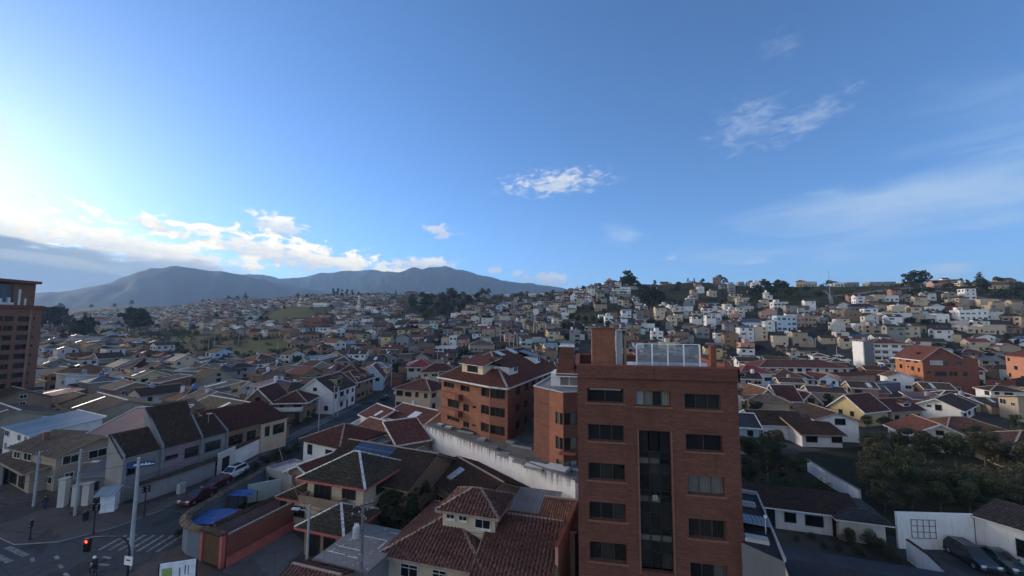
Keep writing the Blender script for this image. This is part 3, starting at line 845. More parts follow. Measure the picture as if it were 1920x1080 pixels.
def extra(root, ro, e, w, d, h, zr, roof, pitch, ov, r):
    kind = e[0]
    if kind == 'chimney':
        x, y = e[1] * w / 2, e[2] * d / 2
        m = MB(); ht = e[3] if len(e) > 3 else 1.2; mt = e[4] if len(e) > 4 else 'wall_offwhite'
        m.box(x - .3, x + .3, y - .3, y + .3, h - .2, zr + ht * .6, mt); m.box(x - .38, x + .38, y - .38, y + .38, zr + ht * .6, zr + ht * .6 + .1, 'concrete'); m.build('chimney', ro)
    elif kind == 'skylight':   # pale translucent sheet in the front slope: x centre, width, from/to along slope
        X, Y = w / 2 + ov, d / 2 + ov; ze = h - pitch * ov + .12
        m = MB(); x0, x1 = e[1] * w / 2 - e[2] / 2, e[1] * w / 2 + e[2] / 2
        a, b = e[3], e[4]
        lift = .05 + (.1 if 'tiles' in e else 0)
        if roof in ('gable_x', 'hip', 'shed'):
            run = Y if roof != 'shed' else 2 * Y
            pts = [(x0, -Y + run * a, ze + pitch * run * a + lift), (x1, -Y + run * a, ze + pitch * run * a + lift), (x1, -Y + run * b, ze + pitch * run * b + lift), (x0, -Y + run * b, ze + pitch * run * b + lift)]
        elif roof == 'gable_y':
            s = 1 if e[1] > 0 else -1
            pts = [(s * X * (1 - a), -e[2] / 2, ze + pitch * X * a + lift), (s * X * (1 - a), e[2] / 2, ze + pitch * X * a + lift), (s * X * (1 - b), e[2] / 2, ze + pitch * X * b + lift), (s * X * (1 - b), -e[2] / 2, ze + pitch * X * b + lift)]
            if s < 0: pts = pts[::-1]
        else: return
        m.slab(pts, .08, e[5] if len(e) > 5 and e[5] in MATS else 'skylight'); m.build('skylight', ro)
    elif kind == 'tank':
        x, y = e[1] * w / 2, e[2] * d / 2
        m = MB(); z = h + .05 if roof == 'flat' else zr - .4
        mt = e[3] if len(e) > 3 else 'tank_blue'
        m.lathe([(.0, 0), (.55, 0), (.6, .1), (.6, 1.0), (.5, 1.25), (.22, 1.36), (.22, 1.44), (0, 1.44)], mt, 12, (x, y, z)); m.build('water_tank', ro, smooth=False)
    elif kind == 'shed':
        x, y = e[1] * w / 2, e[2] * d / 2
        m = MB(); m.box(x - e[3] / 2, x + e[3] / 2, y - e[4] / 2, y + e[4] / 2, h, h + 2.4, e[5]); m.box(x - e[3] / 2 - .2, x + e[3] / 2 + .2, y - e[4] / 2 - .2, y + e[4] / 2 + .2, h + 2.4, h + 2.55, 'concrete'); o = m.build('stair_head', root)
        window(o, (x, y - e[4] / 2 - .012, h + .9), 0, min(1.2, e[3] * .6), 1.0, W_STD)
    elif kind == 'dormer':     # x, width, height, wall, roof
        x = e[1] * w / 2; wd, ht = e[2], e[3]
        Y = d / 2 + ov; ze = h - pitch * ov + .12
        yf = -Y + Y * e[4] if len(e) > 4 else -Y * .7
        z = ze + pitch * (yf + Y)
        m = MB(); wm = e[5] if len(e) > 5 else 'wall_white'
        back = ht / pitch + .6
        m.box(x - wd / 2, x + wd / 2, yf, yf + back, z - .2, z + ht, wm)
        o = m.build('dormer', ro)
        rm = MB(); rmt = e[6] if len(e) > 6 else 'tile_brown'
        if wd > 1.2:
            rm.slab([(x - wd / 2 - .2, yf - .25, z + ht), (x, yf - .25, z + ht + wd * .32), (x, yf + back + .5, z + ht + wd * .32), (x - wd / 2 - .2, yf + back, z + ht)][::-1], .1, rmt, 'white_trim')
            rm.slab([(x, yf - .25, z + ht + wd * .32), (x + wd / 2 + .2, yf - .25, z + ht), (x + wd / 2 + .2, yf + back, z + ht), (x, yf + back + .5, z + ht + wd * .32)][::-1], .1, rmt, 'white_trim')
            rm.build('dormer_roof', o)
        window(o, (x, yf - .012, z + .15), 0, wd * .7, max(.5, ht * .72), W_DARK)
    elif kind == 'balcony':    # x, width, z, depth, material
        x = e[1] * w / 2; m = MB(); wd, z, dp, mt = e[2], e[3], e[4], e[5]
        m.box(x - wd / 2, x + wd / 2, -d / 2 - dp, -d / 2 - .003, z - .15, z, 'concrete'); m.box(x - wd / 2, x + wd / 2, -d / 2 - dp, -d / 2 - dp + .1, z + .003, z + .9, mt)
        for s in (-1, 1): m.box(x + s * (wd / 2 - .05) - .05, x + s * (wd / 2 - .05) + .05, -d / 2 - dp + .103, -d / 2 - .003, z + .003, z + .9, mt)
        m.build('balcony', root)
    elif kind == 'annex':      # side, width, height, wall, roof: a lean-to built against the front corner
        s = e[1]; wd, ht = e[2], e[3]; m = MB()
        x0, x1 = (w / 2 - wd, w / 2) if s > 0 else (-w / 2, -w / 2 + wd)
        m.box(x0 + .1, x1 - .1, -d / 2 - 2.6, -d / 2 - .004, -3, ht - .05, e[4]); o = m.build('annex', root)
        m = MB(); m.slab([(x0 - .2, -d / 2 - 3.0, ht - .1), (x1 + .2, -d / 2 - 3.0, ht - .1), (x1 + .2, -d / 2 - .006, ht + .55), (x0 - .2, -d / 2 - .006, ht + .55)], .1, e[5]); m.build('roof', o)
    elif kind == 'column':
        m = MB(); x, y = e[1] * w / 2, e[2] * d / 2; m.box(x - .2, x + .2, y - .2, y + .2, 0, e[3], e[4]); m.build('column', root)
    elif kind == 'dish':
        m = MB(); x, y = e[1] * w / 2, e[2] * d / 2
        m.bar((x, y, h), (x, y, zr + .5), .06, .06, 'steel'); m.lathe([(0, 0), (.25, .05), (.42, .16)], 'white_trim', 10, (x, y - .1, zr + .4)); m.build('satellite_dish', ro)

def from_px(p1, p2, z, depth):
    """plan of a house whose front eave runs between two picture points at height z: cx, cy, rot, w, d"""
    A, B = at(*p1, z), at(*p2, z)
    t = B - A; L = t.length; t.normalize(); n = Vector((-t.y, t.x))
    c = (A + B) / 2 + n * depth / 2
    return c.x, c.y, math.atan2(t.y, t.x), L, depth

# polygonal blocks with real window openings
def holes_wall(mb, A, B, z0, z1, holes, inset, m, mrev=None):
    """a wall from A to B (seen from outside, A on the left side) with recessed openings (s0, s1, za, zb)"""
    A, B = Vector(A), Vector(B); L = (B - A).length; t = (B - A) / L; n = Vector((t.y, -t.x))
    xs = sorted({0.0, L, *[min(max(q, 0), L) for h in holes for q in h[:2]]}); zs = sorted({z0, z1, *[min(max(q, z0), z1) for h in holes for q in h[2:4]]})
    def P(s, z, k=0.0):
        p = A + t * s - n * k
        return (p.x, p.y, z)
    for i in range(len(xs) - 1):
        for j in range(len(zs) - 1):
            xm, zm = (xs[i] + xs[i + 1]) / 2, (zs[j] + zs[j + 1]) / 2
            if any(h[0] < xm < h[1] and h[2] < zm < h[3] for h in holes): continue
            mb.face([P(xs[i], zs[j]), P(xs[i + 1], zs[j]), P(xs[i + 1], zs[j + 1]), P(xs[i], zs[j + 1])], m)
    for s0, s1, za, zb in [h[:4] for h in holes]:
        r_ = mrev or m
        mb.face([P(s0, za), P(s1, za), P(s1, za, inset), P(s0, za, inset)], r_)
        mb.face([P(s0, zb, inset), P(s1, zb, inset), P(s1, zb), P(s0, zb)], r_)
        mb.face([P(s0, za), P(s0, za, inset), P(s0, zb, inset), P(s0, zb)], r_)
        mb.face([P(s1, za, inset), P(s1, za), P(s1, zb), P(s1, zb, inset)], r_)
def hit(A, B, px, py):
    """where the sight line meets the vertical plane through A and B: distance along it and height"""
    A, B = Vector(A), Vector(B); t = (B - A).normalized(); n = Vector((t.y, -t.x))
    d = ray(px, py); c0 = Vector((0, CAMY)); k = (A - c0).dot(n) / (d.x * n.x + d.y * n.y)
    p = c0 + Vector((d.x, d.y)) * k
    return (p - A).dot(t), CAMZ + d.z * k
def pane(root, A, B, hole, inset, style, split=True):
    A, B = Vector(A), Vector(B); t = (B - A).normalized(); n = Vector((t.y, -t.x))
    s0, s1, za, zb = hole[:4]
    p = A + t * (s0 + s1) / 2 - n * (inset - .03)
    w_, h_ = s1 - s0, zb - za
    gl, fr, nx, tr, sill = style
    a = MB(); a.box(-w_ / 2, w_ / 2, .0, .03, 0, h_, gl)
    o = a.build('window', root, (p.x - root.location.x, p.y - root.location.y, za - root.location.z), math.atan2(t.y, t.x))
    b = MB(); q = .06
    b.box(-w_ / 2, w_ / 2, -.06, -.002, 0, q, fr); b.box(-w_ / 2, w_ / 2, -.06, -.002, h_ - q, h_, fr)
    for k in range(nx + 1):
        x = min(max(-w_ / 2 + w_ * k / nx, -w_ / 2 + q / 2), w_ / 2 - q / 2)
        b.box(x - q / 2, x + q / 2, -.055, -.004, q, h_ - q, fr)
    if tr: b.box(-w_ / 2 + q, w_ / 2 - q, -.05, -.006, h_ * tr, h_ * tr + .05, fr)
    b.build('frame', o)
    if sill:
        c = MB(); c.box(-w_ / 2 - .1, w_ / 2 + .1, -inset - .09, -inset + .14, -.11, -.005, sill); c.build('sill', o)
    return o
# ------------------------------------------------------------------ the brick tower in front
def frame_of(rot):
    e1 = Vector((math.cos(rot), math.sin(rot))); e2 = Vector((-math.sin(rot), math.cos(rot)))
    return lambda a, b: e1 * a + e2 * b
def box_at(name, rot, a0, a1, b0, b1):
    """centre, size of a rectangle given in rotated axes"""
    c = frame_of(rot)((a0 + a1) / 2, (b0 + b1) / 2)
    return c.x, c.y, rot, a1 - a0, b1 - b0

TA = dep(1083, 760, 30.0).xy; TB = dep(1388.5, 860, 28.0).xy
tt = (TB - TA).normalized(); tn = Vector((-tt.y, tt.x))
ZT = hit(TA, TB, 1230, 688.5)[1]
tower = thing('apartment_tower', 'tall dark red brick apartment tower with a black glazed strip up its middle', 'apartment building', (TA.x, TA.y, 0))
TL = (TB - TA).length
poly = [TA, TB, TB + tn * 11, TA + tn * 11]
claim(*((TA + TB) / 2 + tn * 5.5), math.atan2(tt.y, tt.x), TL, 11, .5)
tw = [  # picture corners of each window: top left, bottom right, pane materials
 ((1100.7,727.3),(1169.6,756.5),('glass_dark','glass_dark')), ((1192.4,732.4),(1258,763.5),('glass_pale','glass_curtain','glass_dark','glass_curtain')), ((1283.5,738),(1352.4,769.5),('glass_dark','glass_dark','glass_dark')),
 ((1102.5,795),(1170.5,829.5),('glass_dark','glass_dark','glass_dark')), ((1103.3,867),(1172.8,904),('glass_dark','glass_curtain2','glass_curtain2')), ((1104.7,940),(1174,979.5),('glass_dark','glass_dark','glass_curtain2')), ((1105.5,1014.5),(1176,1058),('glass_curtain2','glass_curtain2','glass_curtain2')),
 ((1286,813.5),(1356.4,849),('glass_dark','glass_dark')), ((1288.6,891),(1359.7,931.6),('glass_curtain','glass_curtain','glass_curtain')), ((1291,971.5),(1362,1014.5),('glass_curtain2','glass_curtain2','glass_curtain2')), ((1294.4,1054.5),(1365.5,1098),('glass_dark','glass_dark','glass_curtain')),
]
glass('glass_curtain2', (.020, .021, .019), .2)
hs = []
for a, b, ms in tw:
    s0, zb = hit(TA, TB, *a); s1, za = hit(TA, TB, *b)
    hs.append((s0, s1, za, zb, ms))
# one more row below the frame, so that the facade goes on
low = [(hs[6][0], hs[6][1], hs[6][2] - 2.78, hs[6][3] - 2.78, ('glass_dark', 'glass_dark', 'glass_dark')), (hs[10][0], hs[10][1], hs[10][2] - 2.78, hs[10][3] - 2.78, ('glass_dark', 'glass_dark', 'glass_dark'))]
hs += low
st0, stz1 = hit(TA, TB, 1197.5, 806.5); st1, stz0 = hit(TA, TB, 1264.5, 1077)
mb = MB()
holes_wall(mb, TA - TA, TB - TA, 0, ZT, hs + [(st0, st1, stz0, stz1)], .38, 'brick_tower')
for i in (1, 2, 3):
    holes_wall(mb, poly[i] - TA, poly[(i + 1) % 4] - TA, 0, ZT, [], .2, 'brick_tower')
mb.build('wall', tower)
def bldwin(root, A, B, h, inset, fr, mats, sill=None, sillout=.08, curtain=None):
    """window in a recessed opening: frame with one pane object per light"""
    A, B = Vector(A), Vector(B); t = (B - A).normalized(); n = Vector((t.y, -t.x))
    s0, s1, za, zb = h[:4]; w_, h_ = s1 - s0, zb - za
    p = A + t * (s0 + s1) / 2 - n * (inset - .05)
    b = MB(); q = .055
    b.box(-w_ / 2, w_ / 2, -.05, .02, 0, q, fr); b.box(-w_ / 2, w_ / 2, -.05, .02, h_ - q, h_, fr)
    N = len(mats)
    for k in range(N + 1):
        x = min(max(-w_ / 2 + w_ * k / N, -w_ / 2 + q / 2), w_ / 2 - q / 2)
        b.box(x - q / 2, x + q / 2, -.046, .018, q, h_ - q, fr)
    o = b.build('window', root, (p.x - root.location.x, p.y - root.location.y, za - root.location.z), math.atan2(t.y, t.x))
    for k, m in enumerate(mats):
        x0, x1 = -w_ / 2 + w_ * k / N + q / 2, -w_ / 2 + w_ * (k + 1) / N - q / 2
        g_ = MB()
        if 'curtain' in m:      # pleated curtain close behind the light
            n_ = max(4, int((x1 - x0) / .09)); V = []
            for i in range(n_ + 1):
                x = x0 + (x1 - x0) * i / n_; y = .035 + (.02 if i % 2 else -.012)
                V += [(x, y, q), (x, y, h_ - q)]
            g_.mesh([(2 * i, 2 * i + 2, 2 * i + 3, 2 * i + 1) for i in range(n_)], V, m)
            g_.build('curtain', o)
        else:
            g_.box(x0, x1, .03, .045, q, h_ - q, m); g_.build('pane', o)
    if sill:
        c = MB(); c.box(-w_ / 2 - .12, w_ / 2 + .12, -inset + .05 - sillout, .04, -.14, -.004, sill); c.build('sill', o)
    return o
for h in hs:
    bldwin(tower, TA, TB, h, .38, 'brown_trim', h[4], 'brick_brown', .07)
# blind rolled up in the first window
p = TA + tt * (hs[0][0] + hs[0][1]) / 2 + tn * .1
m = MB(); m.box(-1.2, 1.2, -.03, .03, -.13, -.02, 'curtain'); m.build('blind', tower, (p.x - TA.x, p.y - TA.y, hs[0][3]), math.atan2(tt.y, tt.x))
# glazed strip: bars and lights, floor by floor
strip = MB(); W_ = st1 - st0; H_ = stz1 - stz0
rows = []; z = H_ - 2.05
while z > .1:
    for hh, m_ in ((.50, 'glass_curtain'), (.72, 'glass_curtain2'), (1.18, 'glass_curtain2'), (.38, 'glass_dark')):
        a = max(0, z - hh); rows.append((a, z, m_)); z = a
        if z <= .1: break
rows.append((H_ - 2.05, H_ - 1.6, 'glass_dark')); rows.append((H_ - 1.6, H_ - .0, 'glass_dark'))
for a, b, m_ in rows: strip.box(0, W_, -.05, .03, b - .03, b + .03, 'black_metal')
for k in range(4): strip.box(max(0, W_ * k / 3 - .04), min(W_, W_ * k / 3 + .04), -.06, .04, 0, H_ - 1.6 if k in (1, 2) else H_, 'black_metal')
p = TA + tt * st0 + tn * .33
so = strip.build('window', tower, (p.x - TA.x, p.y - TA.y, stz0), math.atan2(tt.y, tt.x))
for a, b, m_ in rows:
    for k in range(3):
        g_ = MB(); g_.box(W_ * k / 3 + .042, W_ * (k + 1) / 3 - .042, .05, .07, a + .032, b - .032, m_ if (k + int(a * 3)) % 4 else 'glass_dark'); g_.build('pane', so)
m = MB(); m.box(W_ * .42, W_ * .56, -.12, -.07, H_ - 5.1, H_ - 4.75, 'concrete'); m.box(W_ * .46, W_ * .52, -.125, -.118, H_ - 5.03, H_ - 4.82, 'concrete_dark'); m.build('notice', so)
# projecting jambs of the strip and the coping
m = MB()
for s in (st0 - .12, st1):
    q = TA + tt * s - TA
    m.prism([q - tn * .06, q + tt * .12 - tn * .06, q + tt * .12 + tn * .0, q + tn * .0], stz0 - .2, stz1 + .05, 'brick_brown')
m.build('jamb', tower)
m = MB()
for a, b in zip(poly, poly[1:] + poly[:1]): m.bar((*(a - TA), ZT + .03), (*(b - TA), ZT + .03), .34, .16, 'wall_rust')
m.build('coping', tower)
ZR = ZT - .9
m = MB(); m.face([(*(q - TA), ZR) for q in (TA + tt * .2 + tn * .2, TB - tt * .2 + tn * .2, TB - tt * .2 + tn * 10.8, TA + tt * .2 + tn * 10.8)], 'concrete_dark')
for i in range(4):
    a, b = poly[(i + 1) % 4] - TA, poly[i] - TA; t_ = (b - a).normalized(); nn = Vector((t_.y, -t_.x))
    a2, b2 = a - nn * .2, b - nn * .2   # inner faces of the parapet
    m.face([(*a2, ZR), (*b2, ZR), (*b2, ZT), (*a2, ZT)], 'brick_tower')
m.build('roof', tower)
trot = math.atan2(tt.y, tt.x)
def on_roof(px, py, back):
    """point on the tower roof seen at a picture column, BACK metres behind the facade"""
    s, _ = hit(TA + tn * back, TB + tn * back, px, py); return TA + tt * s + tn * back
# stair head with chimney and pipe
q0, q1 = on_roof(1110, 650, 2.2), on_roof(1153, 650, 2.2)
s0 = (q0 - TA).dot(tt); s1 = (q1 - TA).dot(tt)
_, zt = hit(TA + tn * 2.2, TB + tn * 2.2, 1130, 617)
m = MB(); m.box(s0, s1, 2.2, 4.6, ZR, zt, 'brick_orange'); o = m.build('stair_tower', tower, (0, 0, 0), trot)
m = MB(); m.box(s0 - .08, s1 + .08, 2.12, 4.68, zt, zt + .09, 'wall_rust'); m.build('coping', o)
m = MB(); m.box(s1 + .16, s1 + .62, 2.3, 3.0, ZR, zt - .1, 'concrete'); m.box(s1 + .1, s1 + .9, 2.2, 3.1, zt - .1, zt - .03, 'grey_trim'); m.box(s1 + .75, s1 + .95, 2.5, 2.9, ZR, zt - .5, 'wall_tan'); m.build('chimney', tower, (0, 0, 0), trot)
m = MB(); m.tube([(s1 + .09, 2.12, ZR), (s1 + .09, 2.12, zt - .12), (s1 + .5, 2.16, zt - .06)], .045, 'white_trim'); m.build('pipe', tower, (0, 0, 0), trot)
q = on_roof(1336, 660, 2.0); s = (q - TA).dot(tt); _, zt2 = hit(TA + tn * 2, TB + tn * 2, 1336, 648)
m = MB(); m.box(s - .2, s + .22, 1.8, 2.3, ZR, zt2, 'wall_rust'); m.build('pillar', tower, (0, 0, 0), trot)
# terrace screen of white posts and translucent sheets
q0, q1 = on_roof(1193.5, 660, 1.6), on_roof(1312, 660, 1.6)
s0 = (q0 - TA).dot(tt); s1 = (q1 - TA).dot(tt); _, zt = hit(TA + tn * 1.6, TB + tn * 1.6, 1250, 646)
scr = thing('terrace_screen', 'translucent terrace screen on white posts along the tower roof', 'screen', (TA.x, TA.y, 0), trot)
xs = [s0 + (s1 - s0) * k / 4 for k in range(5)]
for x in xs:
    m = MB(); m.box(x - .05, x + .05, 1.55, 1.65, ZR, zt, 'white_paint'); m.build('post', scr)
for x0, x1 in zip(xs, xs[1:]):
    m = MB(); m.box(x0 + .06, x1 - .06, 1.59, 1.61, ZR + .35, zt - .06, 'polycarbonate'); m.build('panel', scr)
m = MB(); m.box(s0, s1, 1.56, 1.64, zt + .002, zt + .06, 'white_paint'); m.box(s0, s1, 1.60, 1.66, ZR + .3, ZR + .34, 'white_paint'); m.build('rail', scr)
tank = thing('water_pipe', 'fat white horizontal tank lying behind the translucent terrace screen', 'tank', (TA.x, TA.y, 0), trot)
m = MB(); m.tube([(s0 - .7, 2.6, ZR + .75), (s1 + .75, 2.6, ZR + .75)], .3, 'white_paint', 14); m.build('barrel', tank)
for x in (s0 - .3, (s0 + s1) / 2, s1 + .4):
    m = MB(); m.box(x - .08, x + .08, 2.35, 2.85, ZR, ZR + .5, 'steel'); m.build('cradle', tank)

# ------------------------------------------------------------------ brick block with the red hip roof
DECK = 6.0
def wall_px(px, py, z): return at(px, py, z)
L_, M_, K_, R_ = Vector((-12.8, 72.7)), Vector((-3.4, 62.3)), Vector((-.55, 60.4)), Vector((9.8, 86.6))
L2 = L_ + (R_ - K_)
EZ = hit(M_, K_, 940, 724)[1]
blk = thing('apartment_block', 'three storey orange brick apartment block under a red hip roof with pale hips', 'apartment building', (K_.x, K_.y, DECK))
claim(-1.5, 76, R(-20), 20, 34)
pl = [L_, M_, K_, R_, L2]
fac = {0: [], 1: [], 2: []}
def fw(i, tl, br, mats, fr='brown_trim'):
    a, b = pl[i], pl[i + 1]
    s0, zb = hit(a, b, *tl); s1, za = hit(a, b, *br)
    L = (b - a).length
    if s1 > s0 + .2: fac[i].append((max(.1, s0), min(L - .1, s1), za, zb, mats, fr))
Z2 = lambda x, y: (800 + x / 4.697, 640 + y / 4.697)
for x0, y0, x1, y1, mm in ((150,352,242,418,'ddc'),(297,383,378,450,'dd'),(186,503,287,602,'ccc'),(322,548,372,625,'cc'),(404,566,437,594,'d'),(182,652,287,718,'dcc'),(322,700,372,768,'cc'),(400,727,435,755,'d')):
    fw(0, Z2(x0, y0), Z2(x1, y1), tuple({'d': 'glass_dark', 'c': 'glass_curtain2', 'p': 'glass_curtain'}[c] for c in mm))
for zc in (13.0, 10.25, 7.5):
    LL = (K_ - M_).length
    fac[1].append((.12, LL - .5, zc - .75, zc + .65, ('glass_curtain2',) * 3, 'brown_trim'))
    l0 = (M_ - L_).length
    fac[0].append((l0 - 2.2, l0 - .12, zc - .75, zc + .65, ('glass_dark', 'glass_curtain2'), 'brown_trim'))
rl_ = (R_ - K_).length
for zc in (13.0, 10.25, 7.6):
    for k in range(6): fac[2].append((3.4 + k * 3.9, 5.6 + k * 3.9, zc - .7, zc + .6, ('glass_dark', 'glass_dark'), 'brown_trim'))
mb = MB()
for i in range(5):
    holes_wall(mb, pl[i] - K_, pl[(i + 1) % 5] - K_, 0 - DECK + .2, EZ - DECK, [(h[0], h[1], h[2] - DECK, h[3] - DECK) for h in fac.get(i, [])], .22, 'brick_orange')
mb.build('wall', blk)
for i in fac:
    for h in fac[i]: bldwin(blk, pl[i], pl[i + 1], h, .22, h[5], h[4])
# brick balconies at the far end of the front
for zc in (11.35, 8.6):
    a = L_ + (M_ - L_).normalized() * .2; t_ = (M_ - L_).normalized(); n_ = Vector((t_.y, -t_.x))
    m = MB()
    q = [a - K_, a + t_ * 5.6 - K_]
    m.prism([q[0] + n_ * .9, q[1] + n_ * .9, q[1] + n_ * .004, q[0] + n_ * .004], zc - DECK - .55, zc - DECK + .35, 'brick_orange'); m.build('balcony', blk)
    m = MB(); m.prism([a + t_ * 5.61 - K_ + n_ * .88, a + t_ * 6.5 - K_ + n_ * .88, a + t_ * 6.5 - K_ + n_ * .004, a + t_ * 5.61 - K_ + n_ * .004], zc - DECK - .5, zc - DECK + .38, 'wall_rust'); m.build('planter', blk)
# roof
dirv = (R_ - K_).normalized()
ap = Vector((-3.9, 73.4)); ae = ap + dirv * 17.5; ZRG = 18.5
def eo(p, c): # push the eave out
    v = (p - c); return p + v.normalized() * .9
cen = (L_ + K_ + R_ + L2) / 4
E = {k: eo(p, cen) for k, p in (('L', L_), ('M', M_), ('K', K_), ('R', R_), ('L2', L2))}
def r3(p, z): return (p.x - K_.x, p.y - K_.y, z - DECK)
rf = MB(); ez = EZ - .15
planes = [[r3(E['L'], ez), r3(E['M'], ez), r3(ap, ZRG)], [r3(E['M'], ez), r3(E['K'], ez), r3(ap, ZRG)], [r3(E['K'], ez), r3(E['R'], ez), r3(ae, ZRG), r3(ap, ZRG)], [r3(E['R'], ez), r3(E['L2'], ez), r3(ae, ZRG)], [r3(E['L2'], ez), r3(E['L'], ez), r3(ap, ZRG), r3(ae, ZRG)]]
for p in planes: rf.slab(p, .15, 'tile_red', 'white_trim')
ro = rf.build('roof', blk)
ts = MB()
for p in planes[:3]: tilesheet(ts, p, 'tile_red', .3, .5, .05)
o = ts.build('roof_tiles', ro); o['kind'] = 'stuff'
m = MB()
for a, b in ((r3(E['K'], ez), r3(ap, ZRG)), (r3(ap, ZRG), r3(ae, ZRG)), (r3(E['L'], ez), r3(ap, ZRG))): m.bar((a[0], a[1], a[2] + .1), (b[0], b[1], b[2] + .1), .3, .16, 'cement_ridge')
m.build('ridge_cap', ro)
m = MB()
for a, b in (('L', 'M'), ('M', 'K'), ('K', 'R')): m.bar(r3(E[a], ez - .05), r3(E[b], ez - .05), .14, .26, 'white_trim')
m.build('gutter', ro)
def on_plane(p3, px, py):
    """point on a roof plane (three local points) seen at a picture point"""
    a, b, c = (Vector(q) + Vector((K_.x, K_.y, DECK)) for q in p3[:3])
    n_ = (b - a).cross(c - a); d = ray(px, py); o_ = Vector((0, CAMY, CAMZ))
    k = (a - o_).dot(n_) / d.dot(n_); return o_ + d * k
# sunk terrace in the front slope: white cheeks and a dark opening
p = on_plane(planes[0], 890, 698); t_ = (M_ - L_).normalized(); n_ = Vector((t_.y, -t_.x)); ang = math.atan2(t_.y, t_.x)
m = MB(); m.box(-3.0, 3.0, -.55, 2.6, -.1, 1.35, 'wall_cream'); dz = m.build('dormer', ro, (p.x - K_.x, p.y - K_.y, p.z - DECK), ang)
m = MB(); m.slab([(-3.5, -.9, 1.35), (3.5, -.9, 1.35), (3.5, 3.2, 2.6), (-3.5, 3.2, 2.6)], .1, 'tile_wine', 'white_trim'); m.build('dormer_roof', dz)
m = MB(); m.box(-1.4, 1.6, -.58, -.5, .1, 1.2, 'glass_dark'); m.build('window', dz)
t2 = dirv; ang2 = math.atan2(t2.y, t2.x)
for k, (px, py, w_) in enumerate(((958, 699, 4.0), (1004, 679, 3.0))):
    p = on_plane(planes[2], px, py)
    m = MB(); m.box(-w_ / 2, w_ / 2, -.5, 2.4, -.2, 1.15, 'wall_white'); dz = m.build('dormer', ro, (p.x - K_.x, p.y - K_.y, p.z - DECK), ang2)
    m = MB(); m.slab([(-w_ / 2 - .3, -.75, 1.15), (w_ / 2 + .3, -.75, 1.15), (w_ / 2 + .3, 3.2, 2.35), (-w_ / 2 - .3, 3.2, 2.35)], .1, 'tile_wine' if k < 1 else 'metal_lightblue', 'tile_wine'); m.build('dormer_roof', dz)
    m = MB(); m.box(.2, w_ / 2 - .3, -.53, -.46, .2, 1.0, 'glass_dark'); m.build('window', dz)
for px, py in ((936, 664), (961, 660)):
    p = on_plane(planes[2], px, py + 1); sl = (ZRG - ez) / 9.0
    n3 = Vector(planes[2][1]) - Vector(planes[2][0])
    q = [on_plane(planes[2], px + dx, py + dy) - Vector((K_.x, K_.y, DECK)) for dx, dy in ((-10, -3), (4, 4), (12, 3), (-2, -4))]
    m = MB(); m.slab([tuple(v + Vector((0, 0, .22))) for v in q], .12, 'skylight', 'white_trim'); m.build('skylight', ro)

# ------------------------------------------------------------------ brick block with bay windows, half behind the tower
C0, C1, C2, C3 = dep(1001, 760, 54.5).xy, dep(1030, 760, 51.6).xy, dep(1056, 760, 49.3).xy, dep(1100, 760, 50.5).xy
ZC = hit(C0, C1, 1012, 729)[1]
C4 = C3 + Vector((6, 16)); C5 = C0 + Vector((5.5, 17))
nb = thing('apartment_block', 'dark red brick block with bay windows and a white penthouse beside the tower', 'apartment building', (C1.x, C1.y, DECK))
claim(11, 58, R(-20), 12, 16)
cp = [C0, C1, C2, C3, C4, C5]; ch = {0: [], 1: [], 2: []}
def cw(i, x0, y0, x1, y1, mats):
    a, b = cp[i], cp[i + 1]; L = (b - a).length
    s0, zb = hit(a, b, *Z2(x0, y0)); s1, za = hit(a, b, *Z2(x1, y1)); ch[i].append((max(.08, s0), min(L - .06, s1), za, zb, mats))
for y0, y1 in ((533, 563), (722, 753)): cw(0, 1000, y0, 1076, y1, ('glass_dark', 'glass_dark'))
for zc in (12.0, 8.95): 
    l1, l2 = (C2 - C1).length, (C3 - C2).length
    ch[1].append((l1 * .45, l1 - .05, zc - .75, zc + .75, ('glass_curtain', 'glass_curtain2')))
    ch[2].append((.05, l2 * .6, zc - .75, zc + .75, ('glass_curtain2', 'glass_curtain')))
ch[1].append((l1 * .5, l1 - .05, 5.6, 6.9, ('glass_curtain',))); ch[2].append((.05, l2 * .6, 5.6, 6.9, ('glass_curtain', 'glass_pale')))
mb = MB()
for i in range(6):
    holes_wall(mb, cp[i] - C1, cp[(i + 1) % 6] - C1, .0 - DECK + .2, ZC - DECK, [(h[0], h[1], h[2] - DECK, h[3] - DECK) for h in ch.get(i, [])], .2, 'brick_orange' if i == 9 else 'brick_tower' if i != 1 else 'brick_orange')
mb.build('wall', nb)
for i in ch:
    for h in ch[i]: bldwin(nb, cp[i], cp[i + 1], h, .2, 'brown_trim', h[4])
m = MB(); m.prism([q - C1 for q in cp], ZC - DECK, ZC - DECK + .12, 'wall_rust', 'concrete_dark'); m.build('roof', nb)
m = MB()
for a, b in ((C0, C1), (C1, C2), (C2, C3), (C5, C0)): m.bar((*(a - C1), ZC - DECK + .25), (*(b - C1), ZC - DECK + .2), .2, .14, 'grey_trim')
m.build('coping', nb)
